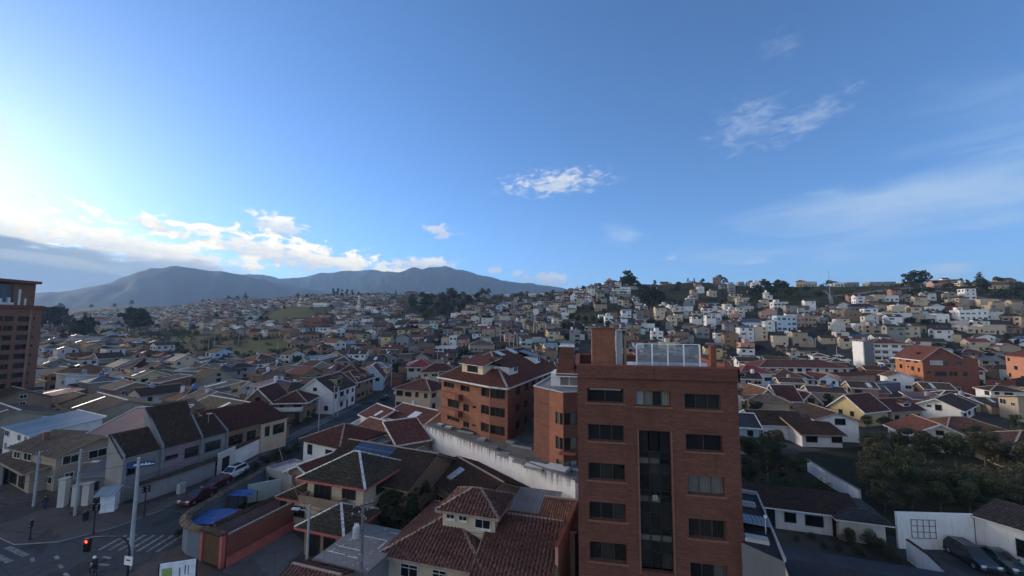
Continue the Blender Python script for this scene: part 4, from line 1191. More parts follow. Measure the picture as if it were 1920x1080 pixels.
# penthouse: white box, tiled roof, brick chimney
pr = dep(1033, 710, 55.0); pq = dep(1100, 710, 54.0)
pv = (pq - pr).xy; pang = math.atan2(pv.y, pv.x)
m = MB(); m.box(0, 5.2, 0, 5, ZC - DECK + .13, ZC - DECK + 1.9, 'wall_white'); ph = m.build('penthouse', nb, (pr.x - C1.x, pr.y - C1.y, 0), pang)
m = MB(); m.slab([(.7, -.5, 10.75), (5.6, -.5, 10.75), (5.6, 5, 12.9), (.7, 5, 12.9)], .15, 'tile_red', 'white_trim'); m.build('roof', ph)
m = MB(); m.box(1.3, 3.9, -.06, -.004, ZC - DECK + .35, ZC - DECK + 1.5, 'glass_curtain'); m.box(2.5, 2.58, -.08, -.062, ZC - DECK + .35, ZC - DECK + 1.5, 'white_trim'); m.build('window', ph)
cz = dep(1063, 660, 57.0); m = MB(); m.box(-1.0, 1.0, -1, 1, ZC - DECK, 20.6 - DECK, 'brick_tower'); m.box(-1.1, 1.1, -1.1, 1.1, 20.6 - DECK, 20.75 - DECK, 'white_trim'); m.build('chimney', nb, (cz.x - C1.x, cz.y - C1.y, 0), pang)
m = MB(); q = dep(1064, 805, 48.9); m.box(-1.0, 1.0, -.7, .5, -.0, .12, 'wall_rust'); m.build('awning', nb, (q.x - C1.x, q.y - C1.y, 2.0), pang)

# ------------------------------------------------------------------ long white wall with the garage deck behind it
WA, WB = Vector((-15.2, 69.4)), Vector((7.3, 45.0))
gar = thing('garage', 'long stained white retaining wall with a dark garage deck on top', 'garage', (WA.x, WA.y, 0))
gp = [WA, WB, Vector((13.5, 46.0)), Vector((24, 70)), Vector((12, 92)), Vector((-9, 79))]
mb = MB()
for i in range(6): holes_wall(mb, gp[i] - WA, gp[(i + 1) % 6] - WA, -.3, DECK + (.35 if i == 0 else 0), [], .1, 'wall_mossy' if i == 0 else 'wall_stained')
mb.build('wall', gar)
m = MB(); m.face([(*(q - WA), DECK) for q in gp], 'pavement'); m.build('roof', gar)
wt_ = (WB - WA).normalized(); wn_ = Vector((-wt_.y, wt_.x)); wr = math.atan2(wt_.y, wt_.x)
m = MB(); m.bar((0, 0, DECK + .38), (*(WB - WA), DECK + .38), .3, .1, 'concrete_dark'); m.build('coping', gar)
claim(*((WA + WB) / 2 + wn_ * 3), wr, 34, 7)
for k, (px, py, w_, d_, mt) in enumerate(((905,822,1.4,1.0,'concrete'),(925,838,1.7,1.1,'concrete_dark'),(945,850,1.6,1.0,'concrete'),(960,826,1.5,1.1,'concrete_dark'),(975,862,1.6,1.2,'wall_tan'),(985,832,3.4,2.6,'glass_blue'),(1005,872,2.6,1.8,'skylight'),(1045,876,3.0,2.2,'skylight'),(1075,872,2.4,2.0,'glass_blue'),(878,806,3.2,1.8,'metal_dark'),(842,800,1.4,.8,'white_trim'),(826,795,1.2,.8,'white_trim'))):
    q = at(px, py, DECK + .3)
    m = MB(); m.box(-w_ / 2, w_ / 2, -d_ / 2, d_ / 2, DECK + .002, DECK + .3, 'concrete'); m.box(-w_ / 2 + .1, w_ / 2 - .1, -d_ / 2 + .1, d_ / 2 - .1, DECK + .302, DECK + .36, mt); m.build('skylight', gar, (q.x - WA.x, q.y - WA.y, 0), wr + .3)
# ------------------------------------------------------------------ roads, pavements, markings
def sheet(name, poly, z, m, h=0.0):
    mb = MB(); P = [Vector(p) for p in poly]
    a = sum(P[i].x * P[(i + 1) % len(P)].y - P[(i + 1) % len(P)].x * P[i].y for i in range(len(P)))
    if a < 0: P = P[::-1]
    if h: mb.prism(P, -.05, z, 'kerb', m, False)
    else: mb.face([(p.x, p.y, z) for p in P], m)
    return tag(mb.build(name), kind='structure')
sheet('road', [(-36,30),(-36,42),(-35.6,60),(-36,80),(-36,118),(-44,118),(-44.6,80),(-44.4,58),(-44.2,51),(-46,46.6),(-49,43.6),(-53,43.0),(-58,45.0),(-75,51),(-75,43),(-60,37),(-52,33.5),(-52,26),(-36,26)], .006, 'asphalt')
sheet('road', [(-44,118.01),(-36,118.01),(-35,150),(-43,150)], .30, 'asphalt')
sheet('pavement', [(-44.4,58),(-44.2,51),(-46,46.6),(-49,43.6),(-53,43.0),(-58,45.0),(-60,46.4),(-59.8,51),(-57,52),(-51,51.5),(-46.2,58),(-46.2,80),(-44.6,80)], .13, 'plaza', .13)
sheet('pavement', [(-44.6,80.02),(-46.2,80.02),(-47,86),(-46,118),(-44,118)], .13, 'pavement', .13)
sheet('pavement', [(-36,26),(-36,41.6),(-35.2,43.0),(-33,41.3),(-28,38.6),(-18,35.4),(-18,26)], .12, 'plaza', .12)
sheet('yard', [(-60.1,46.4),(-59.9,51.2),(-58,56),(-66,58),(-82,62),(-90,56)], .02, 'plaza')
sheet('garden', [(34,50.6),(43,46.2),(50,44),(56,42),(82,52),(112,84),(112,92),(70,80),(48,74),(37,66),(30,66.2),(49.9,60.2),(47,47.1)], .02, 'garden_soil')
sheet('lawn', [(17,42),(22,37),(33,50.5),(47,47),(50,60),(30,66),(20,60)], .03, 'lawn')
sheet('courtyard', [(41,41.3),(39,35),(44,28),(56,34),(51.5,40),(49.9,43),(42.2,43.4)], .02, 'asphalt')
sheet('driveway', [(-27.8,38.9),(-25.4,46.5),(-21.8,43.2),(-22,35),(-18.2,35.5),(-18.2,32),(-24,34)], .02, 'pavement')
mk = MB()
for k in range(7):       # zebra over the main road
    x = -43.3 + k * 1.05
    mk.face([(x, 42.2 - .05 * k, .012), (x + .32, 42.2 - .05 * k, .012), (x + .32, 45.2, .012), (x, 45.2, .012)], 'road_paint')
for k in range(5):       # zebra over the side street
    c = Vector((-53.4 - .35 * k, 42.4 - 1.05 * k)); d_ = Vector((.93, -.37)); n_ = Vector((.37, .93))
    mk.face([(*(c), .012), (*(c + d_ * 4.2), .012), (*(c + d_ * 4.2 + n_ * .5), .012), (*(c + n_ * .5), .012)], 'road_paint')
for k in range(12):      # lane dashes
    mk.face([(-40.1, 50 + k * 6, .012), (-39.95, 50 + k * 6, .012), (-39.95, 52.4 + k * 6, .012), (-40.1, 52.4 + k * 6, .012)], 'road_paint')
for x, y, a in ((-44.5, 39.5, .5), (-42.5, 38.2, .5), (-40.6, 39.6, .1), (-46.5, 41, .6), (-41.5, 40.9, .3), (-48.5, 40.6, .6)):
    d_ = Vector((math.cos(a), -math.sin(a))); n_ = Vector((-d_.y, d_.x)); c = Vector((x, y))
    mk.face([(*(c), .012), (*(c + d_ * 1.1), .012), (*(c + d_ * 1.1 + n_ * .28), .012), (*(c + n_ * .28), .012)], 'road_paint')
mo = mk.build('road_markings'); mo['kind'] = 'structure'

# ------------------------------------------------------------------ vehicles
def car(name, label, x, y, rz, paint, kind='suv', z=0.02, group=None):
    """a car pointing along local +x"""
    L, Wd, H = (4.5, 1.82, 1.66) if kind == 'suv' else (4.3, 1.74, 1.46) if kind == 'sedan' else (3.9, 1.7, 1.5)
    root = thing(name, label, 'car', (x, y, z), rz, group)
    hl = L / 2
    if kind == 'sedan':
        lo = [(-hl, .45), (-hl, .92), (-hl + .95, .98), (hl - 1.25, .93), (hl - .15, .70), (hl, .45)]
        cab = [(-hl + .75, .96), (-hl + 1.45, H), (hl - 2.15, H), (hl - 1.2, .92)]
    else:
        lo = [(-hl, .48), (-hl + .02, 1.02), (-hl + .5, 1.06), (hl - 1.15, 1.0), (hl - .12, .80), (hl, .48)]
        cab = [(-hl + .12, 1.03), (-hl + .55, H), (hl - 2.0, H), (hl - 1.05, .98)]
    b = MB()
    def loft(prof, w0, w1, m, z0=None):
        """profile in x-z swept across the width, tucked in at the top"""
        zs = [p[1] for p in prof]; za, zb = min(zs), max(zs)
        wd = lambda q: w0 + (w1 - w0) * ((q - za) / max(zb - za, .01)) ** 1.5
        n = len(prof)
        V = [(px, -wd(pz) / 2, pz) for px, pz in prof] + [(px, wd(pz) / 2, pz) for px, pz in prof]
        b.mesh([tuple(range(n))[::-1] if False else tuple(range(n)), tuple(range(n, 2 * n))[::-1]] + [((i + 1) % n, i, n + i, n + (i + 1) % n) for i in range(n)], V, m)
    under = [(-hl + .05, .22)] + lo + [(hl - .05, .22)]
    loft(under, Wd, Wd * .93, paint)
    loft(cab, Wd * .92, Wd * .72, paint)
    body = b.build('body', root)
    g = MB()
    def w_at(q): 
        za, zb = cab[0][1], H
        return Wd * .92 + (Wd * .72 - Wd * .92) * min(1, max(0, (q - min(cab[0][1], cab[3][1])) / (H - min(cab[0][1], cab[3][1])))) ** 1.5
    e = .012
    for s in (-1, 1):       # side glass
        q0, q1, q2, q3 = cab
        zl, zh = q0[1] + .07, H - .09
        def fx(a, c, z): return a[0] + (c[0] - a[0]) * (z - a[1]) / (c[1] - a[1])
        pts = [(fx(q0, q1, zl) + .12, zl), (fx(q3, q2, zl) - .14, zl), (fx(q3, q2, zh) - .08, zh), (fx(q0, q1, zh) + .08, zh)]
        P = [(px, s * (w_at(pz) / 2 + e), pz) for px, pz in pts]
        g.face(P if s < 0 else P[::-1], 'glass_dark')
    for (a, c), sg in (((cab[3], cab[2]), 1), ((cab[0], cab[1]), -1)):
        za, zb = a[1] + .06, H - .07
        xa = a[0] + (c[0] - a[0]) * (za - a[1]) / (c[1] - a[1]) + sg * e * 2; xb = a[0] + (c[0] - a[0]) * (zb - a[1]) / (c[1] - a[1]) + sg * e * 2
        wa, wb = w_at(za) / 2 - .08, w_at(zb) / 2 - .06
        P = [(xa, -wa, za), (xa, wa, za), (xb, wb, zb), (xb, -wb, zb)]
        g.face(P if sg > 0 else P[::-1], 'glass_dark')
    g.build('window', root)
    if kind == 'suv':
        m = MB(); m.box(-hl + .8, hl - 2.1, -.45, .45, H + .002, H + .02, 'glass_dark'); m.build('sunroof', root)
        m = MB()
        for s in (-1, 1): m.bar((-hl + .7, s * .56, H + .05), (hl - 2.1, s * .56, H + .05), .05, .05, 'steel')
        m.build('roof_rail', root)
    for s in (-1, 1):
        m = MB(); m.box(hl - .22, hl - .02, s * Wd * .36 - .2, s * Wd * .36 + .2, .66, .80, 'headlight'); m.build('headlight', root)
        m = MB(); m.box(-hl + .0, -hl + .08, s * Wd * .40 - .12, s * Wd * .40 + .12, .72, .95, 'red_lens'); m.build('tail_light', root)
        m = MB(); m.box(cab[3][0] - .28, cab[3][0] - .12, s * (Wd / 2 + .02) - .09, s * (Wd / 2 + .02) + .09, .98, 1.10, paint); m.build('mirror', root)
        for xx in (-hl + .82, hl - .86):
            w_ = MB(); w_.tube([(xx, s * (Wd / 2 - .2), .33), (xx, s * (Wd / 2 + .012), .33)], .33, 'rubber', 16); wo = w_.build('wheel', root)
            w_ = MB(); w_.tube([(xx, s * (Wd / 2 - .02), .33), (xx, s * (Wd / 2 + .024), .33)], .2, 'steel', 12); w_.build('rim', wo)
    m = MB(); m.box(hl - .03, hl + .02, -.45, .45, .48, .64, 'black_paint'); m.build('grille', root)
    m = MB(); m.box(-hl + .1, hl - .1, -Wd / 2 - .01, -Wd / 2 + .02, .22, .32, 'black_paint'); m.box(-hl + .1, hl - .1, Wd / 2 - .02, Wd / 2 + .01, .22, .32, 'black_paint'); m.build('sill', root)
    return root
KER = 'cars on the main street'
car('parked_car', 'white estate car with a dark glass roof on the main street', -43.0, 62.2, R(-95), 'car_white', 'suv')
car('parked_car', 'dark red car with pale windscreen beside the low brown wall', -42.0, 53.9, R(-98), 'car_red', 'sedan')
car('parked_car', 'dark red hatchback queued behind another red car', -42.6, 58.2, R(-96), 'car_red', 'hatch')
car('parked_car', 'black car parked tail on to the trellis wall', 47.0, 41.0, R(-101), 'car_black', 'suv')
car('parked_car', 'dark green car beside the barred dark opening in the white wall', 49.3, 40.4, R(-98), 'car_green', 'sedan')
car('parked_car', 'small white car far up the main street', -37.6, 133, R(88), 'car_white', 'hatch', .34)
car('parked_car', 'dark car far up the main street before the white one', -38.6, 123, R(90), 'car_black', 'sedan', .33)

def wheel2(root, x, r=.31):
    m = MB(); n = 18; V = []
    for k in range(n):
        a = 2 * math.pi * k / n
        for j in range(6):
            b = 2 * math.pi * j / 6; rr = r - .05 + .055 * math.cos(b)
            V.append((x + rr * math.cos(a), .05 * math.sin(b), r + rr * math.sin(a)))
    m.mesh([(k * 6 + j, ((k + 1) % n) * 6 + j, ((k + 1) % n) * 6 + (j + 1) % 6, k * 6 + (j + 1) % 6) for k in range(n) for j in range(6)], V, 'rubber')
    o = m.build('wheel', root)
    m = MB(); m.tube([(x, -.05, r), (x, .05, r)], .06, 'steel', 8)
    for k in range(5):
        a = 2 * math.pi * k / 5; m.bar((x, 0, r), (x + .25 * math.cos(a), 0, r + .25 * math.sin(a)), .025, .03, 'steel')
    m.build('rim', o)
_p = at(174, 1079)
mx, my, mr = _p.x, _p.y, R(150)
mc = thing('motorcycle', 'black motorcycle stopped on the asphalt near the traffic light', 'motorcycle', (mx, my, .01), mr)
wheel2(mc, -.68); wheel2(mc, .68)
m = MB(); m.bar((-.66, 0, .31), (-.05, 0, .5), .12, .08, 'black_metal'); m.bar((-.2, 0, .42), (.2, 0, .6), .3, .3, 'steel'); m.bar((.68, -.06, .31), (.42, -.06, .95), .04, .04, 'steel'); m.bar((.68, .06, .31), (.42, .06, .95), .04, .04, 'steel'); m.build('frame', mc)
m = MB(); m.lathe([(0, -.14), (.12, -.12), (.17, 0), (.13, .11), (0, .13)], 'car_black', 12, (.16, 0, .82), (1.6, .9)); m.build('fuel_tank', mc, smooth=True)
m = MB(); m.slab([(-.75, -.13, .86), (-.05, -.14, .80), (-.05, .14, .80), (-.75, .13, .86)], .09, 'rubber'); m.build('seat', mc)
m = MB(); m.tube([(.34, -.36, 1.02), (.42, -.1, .98), (.42, .1, .98), (.34, .36, 1.02)], .018, 'black_metal', 6); m.build('handlebar', mc)
m = MB(); m.lathe([(0, .06), (.09, .04), (.10, -.04), (0, -.08)], 'headlight', 10, (.56, 0, .9)); m.build('headlight', mc)
m = MB(); m.tube([(-.1, -.13, .36), (-.75, -.16, .42)], .045, 'steel', 8); m.build('exhaust', mc)

def person(label, x, y, rz, joints, top, legs, z=0.0, helmet=False, radii=None):
    """one continuous body grown over a jointed skeleton; clothing by height"""
    root = thing('person', label, 'person', (x, y, z), rz)
    names = list(joints); V = [joints[k] for k in names]; ix = {k: i for i, k in enumerate(names)}
    E_ = [('pelvis', 'belly'), ('belly', 'chest'), ('chest', 'neck'), ('neck', 'head0'), ('head0', 'head1')]
    for s in 'lr': E_ += [('pelvis', 'hip' + s), ('hip' + s, 'knee' + s), ('knee' + s, 'ankle' + s), ('ankle' + s, 'toe' + s), ('chest', 'sho' + s), ('sho' + s, 'elb' + s), ('elb' + s, 'wri' + s), ('wri' + s, 'hand' + s)]
    RD = dict(pelvis=.15, belly=.14, chest=.16, neck=.055, head0=.085, head1=.095, hip=.095, knee=.062, ankle=.042, toe=.04, sho=.075, elb=.045, wri=.032, hand=.038)
    me = bpy.data.meshes.new('body'); me.from_pydata(V, [(ix[a], ix[b]) for a, b in E_], [])
    o = obj('body', me, root)
    md = o.modifiers.new('skin', 'SKIN'); md.use_smooth_shade = True
    if not me.skin_vertices: 
        bpy.context.view_layer.objects.active = o
    lay = me.skin_vertices[0].data if me.skin_vertices else None
    if lay:
        for k in names:
            r_ = RD.get(k, RD.get(k[:-1], .06)); lay[ix[k]].radius = (r_, r_); lay[ix[k]].use_root = k == 'pelvis'
    sb = o.modifiers.new('sub', 'SUBSURF'); sb.levels = 1; sb.render_levels = 1
    me.materials.append(MATS[top])
    # head details and clothing
    h1 = Vector(joints['head1']); h0 = Vector(joints['head0']); c = (h0 + h1) / 2
    f = Vector((1, 0, 0))
    m = MB(); m.lathe([(0, -.13), (.06, -.11), (.085, -.03), (.088, .04), (.07, .10), (0, .125)], 'skin', 12, (c.x + .02, c.y, c.z), (1.05, .85)); ho = m.build('face', root, smooth=True)
    m = MB(); m.lathe([(0, -.02), (.016, -.01), (.012, .02), (0, .03)], 'skin', 6, (c.x + .115, c.y, c.z - .01)); m.build('nose', ho)
    m = MB()
    for s in (-1, 1): m.box(c.x + .098, c.x + .108, c.y + s * .034 - .012, c.y + s * .034 + .012, c.z + .015, c.z + .03, 'black_paint')
    m.box(c.x + .1, c.x + .108, c.y - .022, c.y + .022, c.z - .06, c.z - .05, 'wall_red'); m.build('features', ho)
    m = MB()
    if helmet: m.lathe([(.105, -.07), (.135, -.03), (.14, .04), (.11, .12), (.05, .16), (0, .165)], 'helmet_white', 14, (c.x, c.y, c.z), (1.1, 1)); m.build('helmet', root, smooth=True)
    else: m.lathe([(.098, .0), (.104, .05), (.085, .12), (0, .145)], 'black_paint', 12, (c.x - .012, c.y, c.z), (1.08, .95)); m.build('hair', root, smooth=True)
    for s in 'lr':       # legwear and hands
        m = MB(); m.tube([joints['hip' + s], joints['knee' + s], joints['ankle' + s]], [.112, .082, .062], legs, 10); m.build('trouser_leg', root, smooth=True)
        hd_, wr_ = Vector(joints['hand' + s]), Vector(joints['wri' + s]); d = (hd_ - wr_).normalized(); side = d.cross(Vector((0, 0, 1))) if abs(d.z) < .9 else Vector((1, 0, 0)); side.normalize()
        m = MB()
        for k in range(4):
            b0 = hd_ + side * (k - 1.5) * .02; ln = (.07, .08, .075, .06)[k]
            m.tube([b0, b0 + d * ln * .55, b0 + d * ln * .9 - side.cross(d) * .02], [.011, .0095, .008], 'skin', 6)
        m.tube([hd_ - d * .02 + side * .03, hd_ + side * .06 + d * .02, hd_ + side * .06 + d * .05], [.012, .011, .009], 'skin', 6)
        m.build('hand', root)
    return root
def standing(lean=.0, swing=.12):
    J = dict(pelvis=(0, 0, .95), belly=(0, 0, 1.12), chest=(.01 + lean, 0, 1.34), neck=(.02 + lean, 0, 1.50), head0=(.03 + lean, 0, 1.57), head1=(.045 + lean, 0, 1.68))
    for s, k in (('l', 1), ('r', -1)):
        J['hip' + s] = (0, .10 * k, .90); J['knee' + s] = (.05 * k * swing * 6 + .02, .11 * k, .50); J['ankle' + s] = (.14 * k * swing * 6 - .05, .11 * k, .09); J['toe' + s] = (.14 * k * swing * 6 + .09, .12 * k, .04)
        J['sho' + s] = (lean, .19 * k, 1.40); J['elb' + s] = (-.08 * k * swing * 5 + lean, .25 * k, 1.13); J['wri' + s] = (-.1 * k * swing * 5 + .1, .25 * k, .90); J['hand' + s] = (-.1 * k * swing * 5 + .12, .25 * k, .82)
    return J
RJ = dict(pelvis=(-.32, 0, .98), belly=(-.28, 0, 1.12), chest=(-.16, 0, 1.34), neck=(-.10, 0, 1.48), head0=(-.07, 0, 1.55), head1=(-.05, 0, 1.66))
for s, k in (('l', 1), ('r', -1)):
    RJ['hip' + s] = (-.28, .11 * k, .92); RJ['knee' + s] = (.12, .22 * k, .74); RJ['ankle' + s] = (-.05, .20 * k, .34); RJ['toe' + s] = (.10, .21 * k, .28)
    RJ['sho' + s] = (-.15, .19 * k, 1.40); RJ['elb' + s] = (.06, .30 * k, 1.18); RJ['wri' + s] = (.28, .34 * k, 1.05); RJ['hand' + s] = (.34, .35 * k, 1.03)
person('rider in dark clothes and white helmet astride the black motorcycle', mx, my, mr, RJ, 'cloth_dark', 'cloth_dark', .01, True)
pp = at(84, 957)
person('pedestrian in dark clothes by the white gate pillars', pp.x, pp.y, R(-60), standing(), 'cloth_dark', 'cloth_blue', .13)

# ------------------------------------------------------------------ street furniture
def pole(label, x, y, h, r0=.17, r1=.10, mat='pole_concrete', arms=(), name='utility_pole', cat='utility pole', group='poles along the streets'):
    root = thing(name, label, cat, (x, y, 0), 0, None)
    m = MB(); m.tube([(0, 0, -.2), (0, 0, h)], [r0, r1], mat, 10); m.build('shaft', root)
    for a in arms:
        k = a[0]
        if k == 'cross':
            m = MB(); dx, dy = math.cos(a[2]), math.sin(a[2]); m.bar((-dx * a[3], -dy * a[3], a[1]), (dx * a[3], dy * a[3], a[1]), .09, .09, 'brown_trim'); co = m.build('crossarm', root)
            for s in (-.9, -.35, .35, .9):
                m = MB(); m.lathe([(.02, 0), (.05, .04), (.03, .07), (.055, .11), (.03, .15), (0, .17)], 'insulator', 8, (dx * a[3] * s, dy * a[3] * s, a[1] + .045)); m.build('insulator', co)
        elif k == 'lamp':
            m = MB(); dx, dy = math.cos(a[2]) * a[3], math.sin(a[2]) * a[3]; m.tube([(0, 0, a[1] - .3), (dx * .4, dy * .4, a[1] - .05), (dx, dy, a[1])], .035, 'steel', 6); ao = m.build('lamp_arm', root)
            m = MB(); m.box(-.1, .65, -.14, .14, -.06, .07, 'lamp_head'); m.box(.0, .55, -.1, .1, -.085, -.062, 'glass_pale'); m.build('lamp_head', ao, (dx, dy, a[1]), a[2])
        elif k == 'drum':
            m = MB(); dx, dy = math.cos(a[2]) * .48, math.sin(a[2]) * .48; m.lathe([(0, -.5), (.27, -.48), (.3, -.4), (.3, .4), (.27, .46), (0, .5)], 'insulator', 14, (dx, dy, a[1]))
            to = m.build('transformer', root)
            m = MB()
            for q in (-.14, 0, .14): m.lathe([(.03, 0), (.06, .06), (.035, .1), (.06, .16), (.03, .22), (.015, .3), (0, .3)], 'sign_white', 8, (dx + q, dy, a[1] + .47))
            m.build('bushing', to)
        elif k == 'band':
            m = MB(); m.tube([(0, 0, a[1]), (0, 0, a[1] + a[2])], r0 + .02, a[3], 10); m.build('band', root)
        elif k == 'box':
            m = MB(); m.box(-.2, .2, -r0 - .2, -r0 + .05, a[1], a[1] + .6, 'steel'); m.build('cabinet', root)
    return root
def pole_at(label, pxb, pyb, pyt, **k):
    p = at(pxb, pyb); h = CAMZ + ray(pxb, pyt).z * (p.y - CAMY)
    return p, h, pole(label, p.x, p.y, h, **k)
POL = {}
POL['a'] = pole_at('pale concrete pole on the pavement edge beside the tan awning shop', 63, 949, 846, arms=(('cross', 6.6, 1.2, .8),))
POL['b'] = pole_at('leaning grey concrete pole among weeds at the brown plaza corner', 140, 968, 842, arms=(('cross', 7.4, 1.2, .8), ('lamp', 6.4, 0.2, 1.4)))
hC = CAMZ + ray(258, 858).z * 41.0
POL['c'] = (Vector((dep(253, 950, 39).x, 39.0)), hC, pole('tallest grey concrete pole rising behind the traffic light', dep(253, 950, 39).x, 39.0, hC, .2, .12))
hD = dep(575, 946, 36).z
POL['d'] = (Vector((-18.3, 36.0)), hD, pole('lavender grey lamp post with one arm beside the painted parking roof', -18.3, 36.0, hD, .13, .09, arms=(('lamp', hD - .5, R(170), 1.1), ('band', hD - 5.1, .5, 'concrete_dark')), name='street_lamp', cat='street lamp'))
hE = dep(682, 944, 34).z
POL['e'] = (Vector((-12.7, 34.0)), hE, pole('dark pole carrying a pale transformer and tangled crossarms', -12.7, 34.0, hE, .17, .12, 'concrete_dark', arms=(('cross', hE - .15, R(40), .9), ('cross', hE - .7, R(40), 1.0), ('cross', hE - 1.1, R(-50), .8), ('drum', hE - 2.3, R(195)), ('box', hE - 4.6))))
POL['f'] = pole_at('pale post standing in the street bend before the red hip roof', 597, 808, 745, r0=.11, r1=.08)
POL['g'] = pole_at('first of two posts paired by the white gabled house', 625, 782, 722, r0=.13, r1=.09, arms=(('cross', 7.3, 0, .8),))
POL['h'] = pole_at('second of two posts paired by the white gabled house', 633, 781, 724, r0=.15, r1=.10, arms=(('box', 6.2), ('cross', 7.4, 0, .7)))
POL['i'] = pole_at('post by the blue fronted chalet at the far street end', 733, 729, 672, r0=.16, r1=.1, arms=(('cross', 9.5, 0, .9),))
def wire(label, a, b, sag=.5, n=12, r_=.018):
    m = MB(); A, B = Vector(a), Vector(b)
    pts = [A.lerp(B, i / n) - Vector((0, 0, sag * 4 * (i / n) * (1 - i / n))) for i in range(n + 1)]
    m.tube(pts, r_, 'wire', 5); o = m.build('overhead_wire'); tag(o, label, 'wire'); return o
def top(k, dz=0, dx=0): p, h, _ = POL[k]; return (p.x + dx, p.y, h - dz)
wire('highest wire between the awning shop pole and leaning plaza pole', top('a', .3), top('b', .5))
wire('lower wire between the awning shop pole and leaning plaza pole', top('a', .9), top('b', 1.3))
wire('wire from the leaning plaza pole to the tallest pole', top('b', 1.4), top('c', 3.0))
wire('wire from the tallest pole to the lavender lamp post', top('c', 4.2), top('d', .5), .9)
wire('wire from the lavender lamp post to the transformer pole', top('d', .3), top('e', .9), .35)
wire('second wire crossing from lamp post to transformer pole', top('d', .8), top('e', 1.3), .3)
wire('wire from the transformer pole towards the dark garden tree', top('e', .2), (-7.5, 47, 7.0), .3)
wire('lower wire from the transformer pole towards the dark garden tree', top('e', .8), (-7.8, 47, 6.4), .4)
wire('wire from the tallest pole along the white wall', top('c', 2.0), top('f', .4), .8)
wire('wire from the bend post to the paired posts', top('f', .3), top('g', .5), .4)
wire('wire from the paired posts up the street', top('h', .4), top('i', .6), .6)
wire('second wire from the paired posts up the street', top('h', .9), top('i', 1.1), .6)

# traffic light on its bowed mast
sg = thing('traffic_light', 'traffic light showing red on a bowed black mast over the crossing', 'traffic light', (dep(242, 1045, 33.2).x, 33.2, 0))
m = MB()
pts = [(0, 0, 0), (0, 0, 4.7)] + [(-.95 * (1 - math.cos(a)) , 0, 4.7 + 1.25 * math.sin(a)) for a in np.linspace(.25, 1.57, 6)] + [(-2.4, 0, 5.95), (-3.45, 0, 5.85)]
m.tube(pts, [.09] * 2 + [.07] * 6 + [.055] * 2, 'black_metal', 10); m.build('mast', sg)
m = MB(); m.box(-.22, .22, -.1, .1, -.55, .5, 'black_paint'); hd = m.build('signal_head', sg, (-3.5, -.06, 5.35), R(8))
rl = emit('signal_red', (1.0, .03, .02), 3.2)
for k, mt in enumerate(('signal_red', 'black_metal', 'black_metal')):
    m = MB(); m.tube([(0, -.13, .30 - k * .33), (0, -.105, .30 - k * .33)], .12, mt, 14); m.build('lens', hd)
    m = MB(); m.tube([(0, -.24, .32 - k * .33), (0, -.11, .32 - k * .33)], .14, 'black_paint', 14, False); m.build('visor', hd)
pl_ = MB(); pl_.box(-.42, .42, -.02, .02, -.34, .34, 'sign_white'); pl_.box(-.2, .2, -.026, -.021, .0, .1, 'black_paint'); po = pl_.build('sign_plate', sg, (.12, -.16, 4.15), R(-12))
def ped_signal(label, px, py, top_py, heads):
    p = at(px, py, .13); h = CAMZ + ray(px, top_py).z * (p.y - CAMY) - .13
    r_ = thing('pedestrian_signal', label, 'traffic light', (p.x, p.y, .13))
    m = MB(); m.tube([(0, 0, 0), (0, 0, h)], .06, 'black_metal', 8); m.lathe([(.16, 0), (.16, .08), (.07, .12)], 'black_metal', 10); m.build('post', r_)
    for s, z in heads:
        m = MB(); m.box(-.15, .15, -.12, .12, -.38, .38, 'black_paint'); ho = m.build('signal_head', r_, (s, -.05, h - z))
        for k in (-.18, .18):
            m = MB(); m.tube([(0, -.15, k), (0, -.122, k)], .1, 'concrete_dark', 12); m.build('lens', ho)
ped_signal('twin headed signal post on the brown plaza corner', 175, 1000, 935, ((-.3, .9), (.3, .9)))
ped_signal('signal post in front of the grey shuttered house wall', 270, 968, 913, ((-.28, .3), (.32, .15)))
ped_signal('short signal post near the side street crossing', 56, 1011, 976, ((0, .3),))
# hoarding by the near corner
hb = thing('billboard', 'white street board with olive patch and dark lines on the near pavement', 'sign', (*at(333, 1078, 1.7), .12), R(18))
m = MB(); m.box(-1.35, 1.35, -.05, .05, .9, 2.7, 'sign_white'); m.build('board', hb)
m = MB(); m.box(-1.15, -.4, -.056, -.051, 1.3, 2.3, 'sign_green'); m.box(-.1, .35, -.056, -.051, 1.05, 1.25, 'black_paint'); m.box(.1, .2, -.0565, -.051, 1.5, 2.2, 'concrete_dark'); m.box(.5, .6, -.0565, -.051, 1.6, 2.35, 'concrete_dark'); m.box(.75, .83, -.0565, -.051, 1.55, 2.3, 'concrete_dark'); m.build('print', hb)
for x in (-1.38, 1.38): 
    m = MB(); m.box(x - .05, x + .05, -.06, .06, 0, 2.75, 'black_metal'); m.build('post', hb)
bn = at(160, 975, .13)
tb = thing('litter_bin', 'dark litter bin standing between plaza pole and signal post', 'bin', (bn.x, bn.y, .13))
m = MB(); m.lathe([(.0, 0), (.24, 0), (.28, .1), (.3, .85), (.27, .9)], 'black_paint', 12); m.build('drum', tb)
m = MB(); m.lathe([(.31, .9), (.31, .95), (.2, 1.05), (0, 1.08)], 'black_metal', 12); m.build('lid', tb)
# utility box against the grey wall
q = at(347, 926); ub = thing('utility_cabinet', 'pale utility cabinet against the dark street wall', 'cabinet', (q.x - .6, q.y, .13), R(80))
m = MB(); m.box(-.45, .45, -.25, .25, 0, 1.3, 'wall_offwhite'); m.build('case', ub); m = MB(); m.box(-.47, .47, -.28, .27, 1.3, 1.37, 'concrete'); m.build('lid', ub); m = MB(); m.box(-.4, .4, -.27, -.252, .1, 1.2, 'grey_trim'); m.build('door', ub)

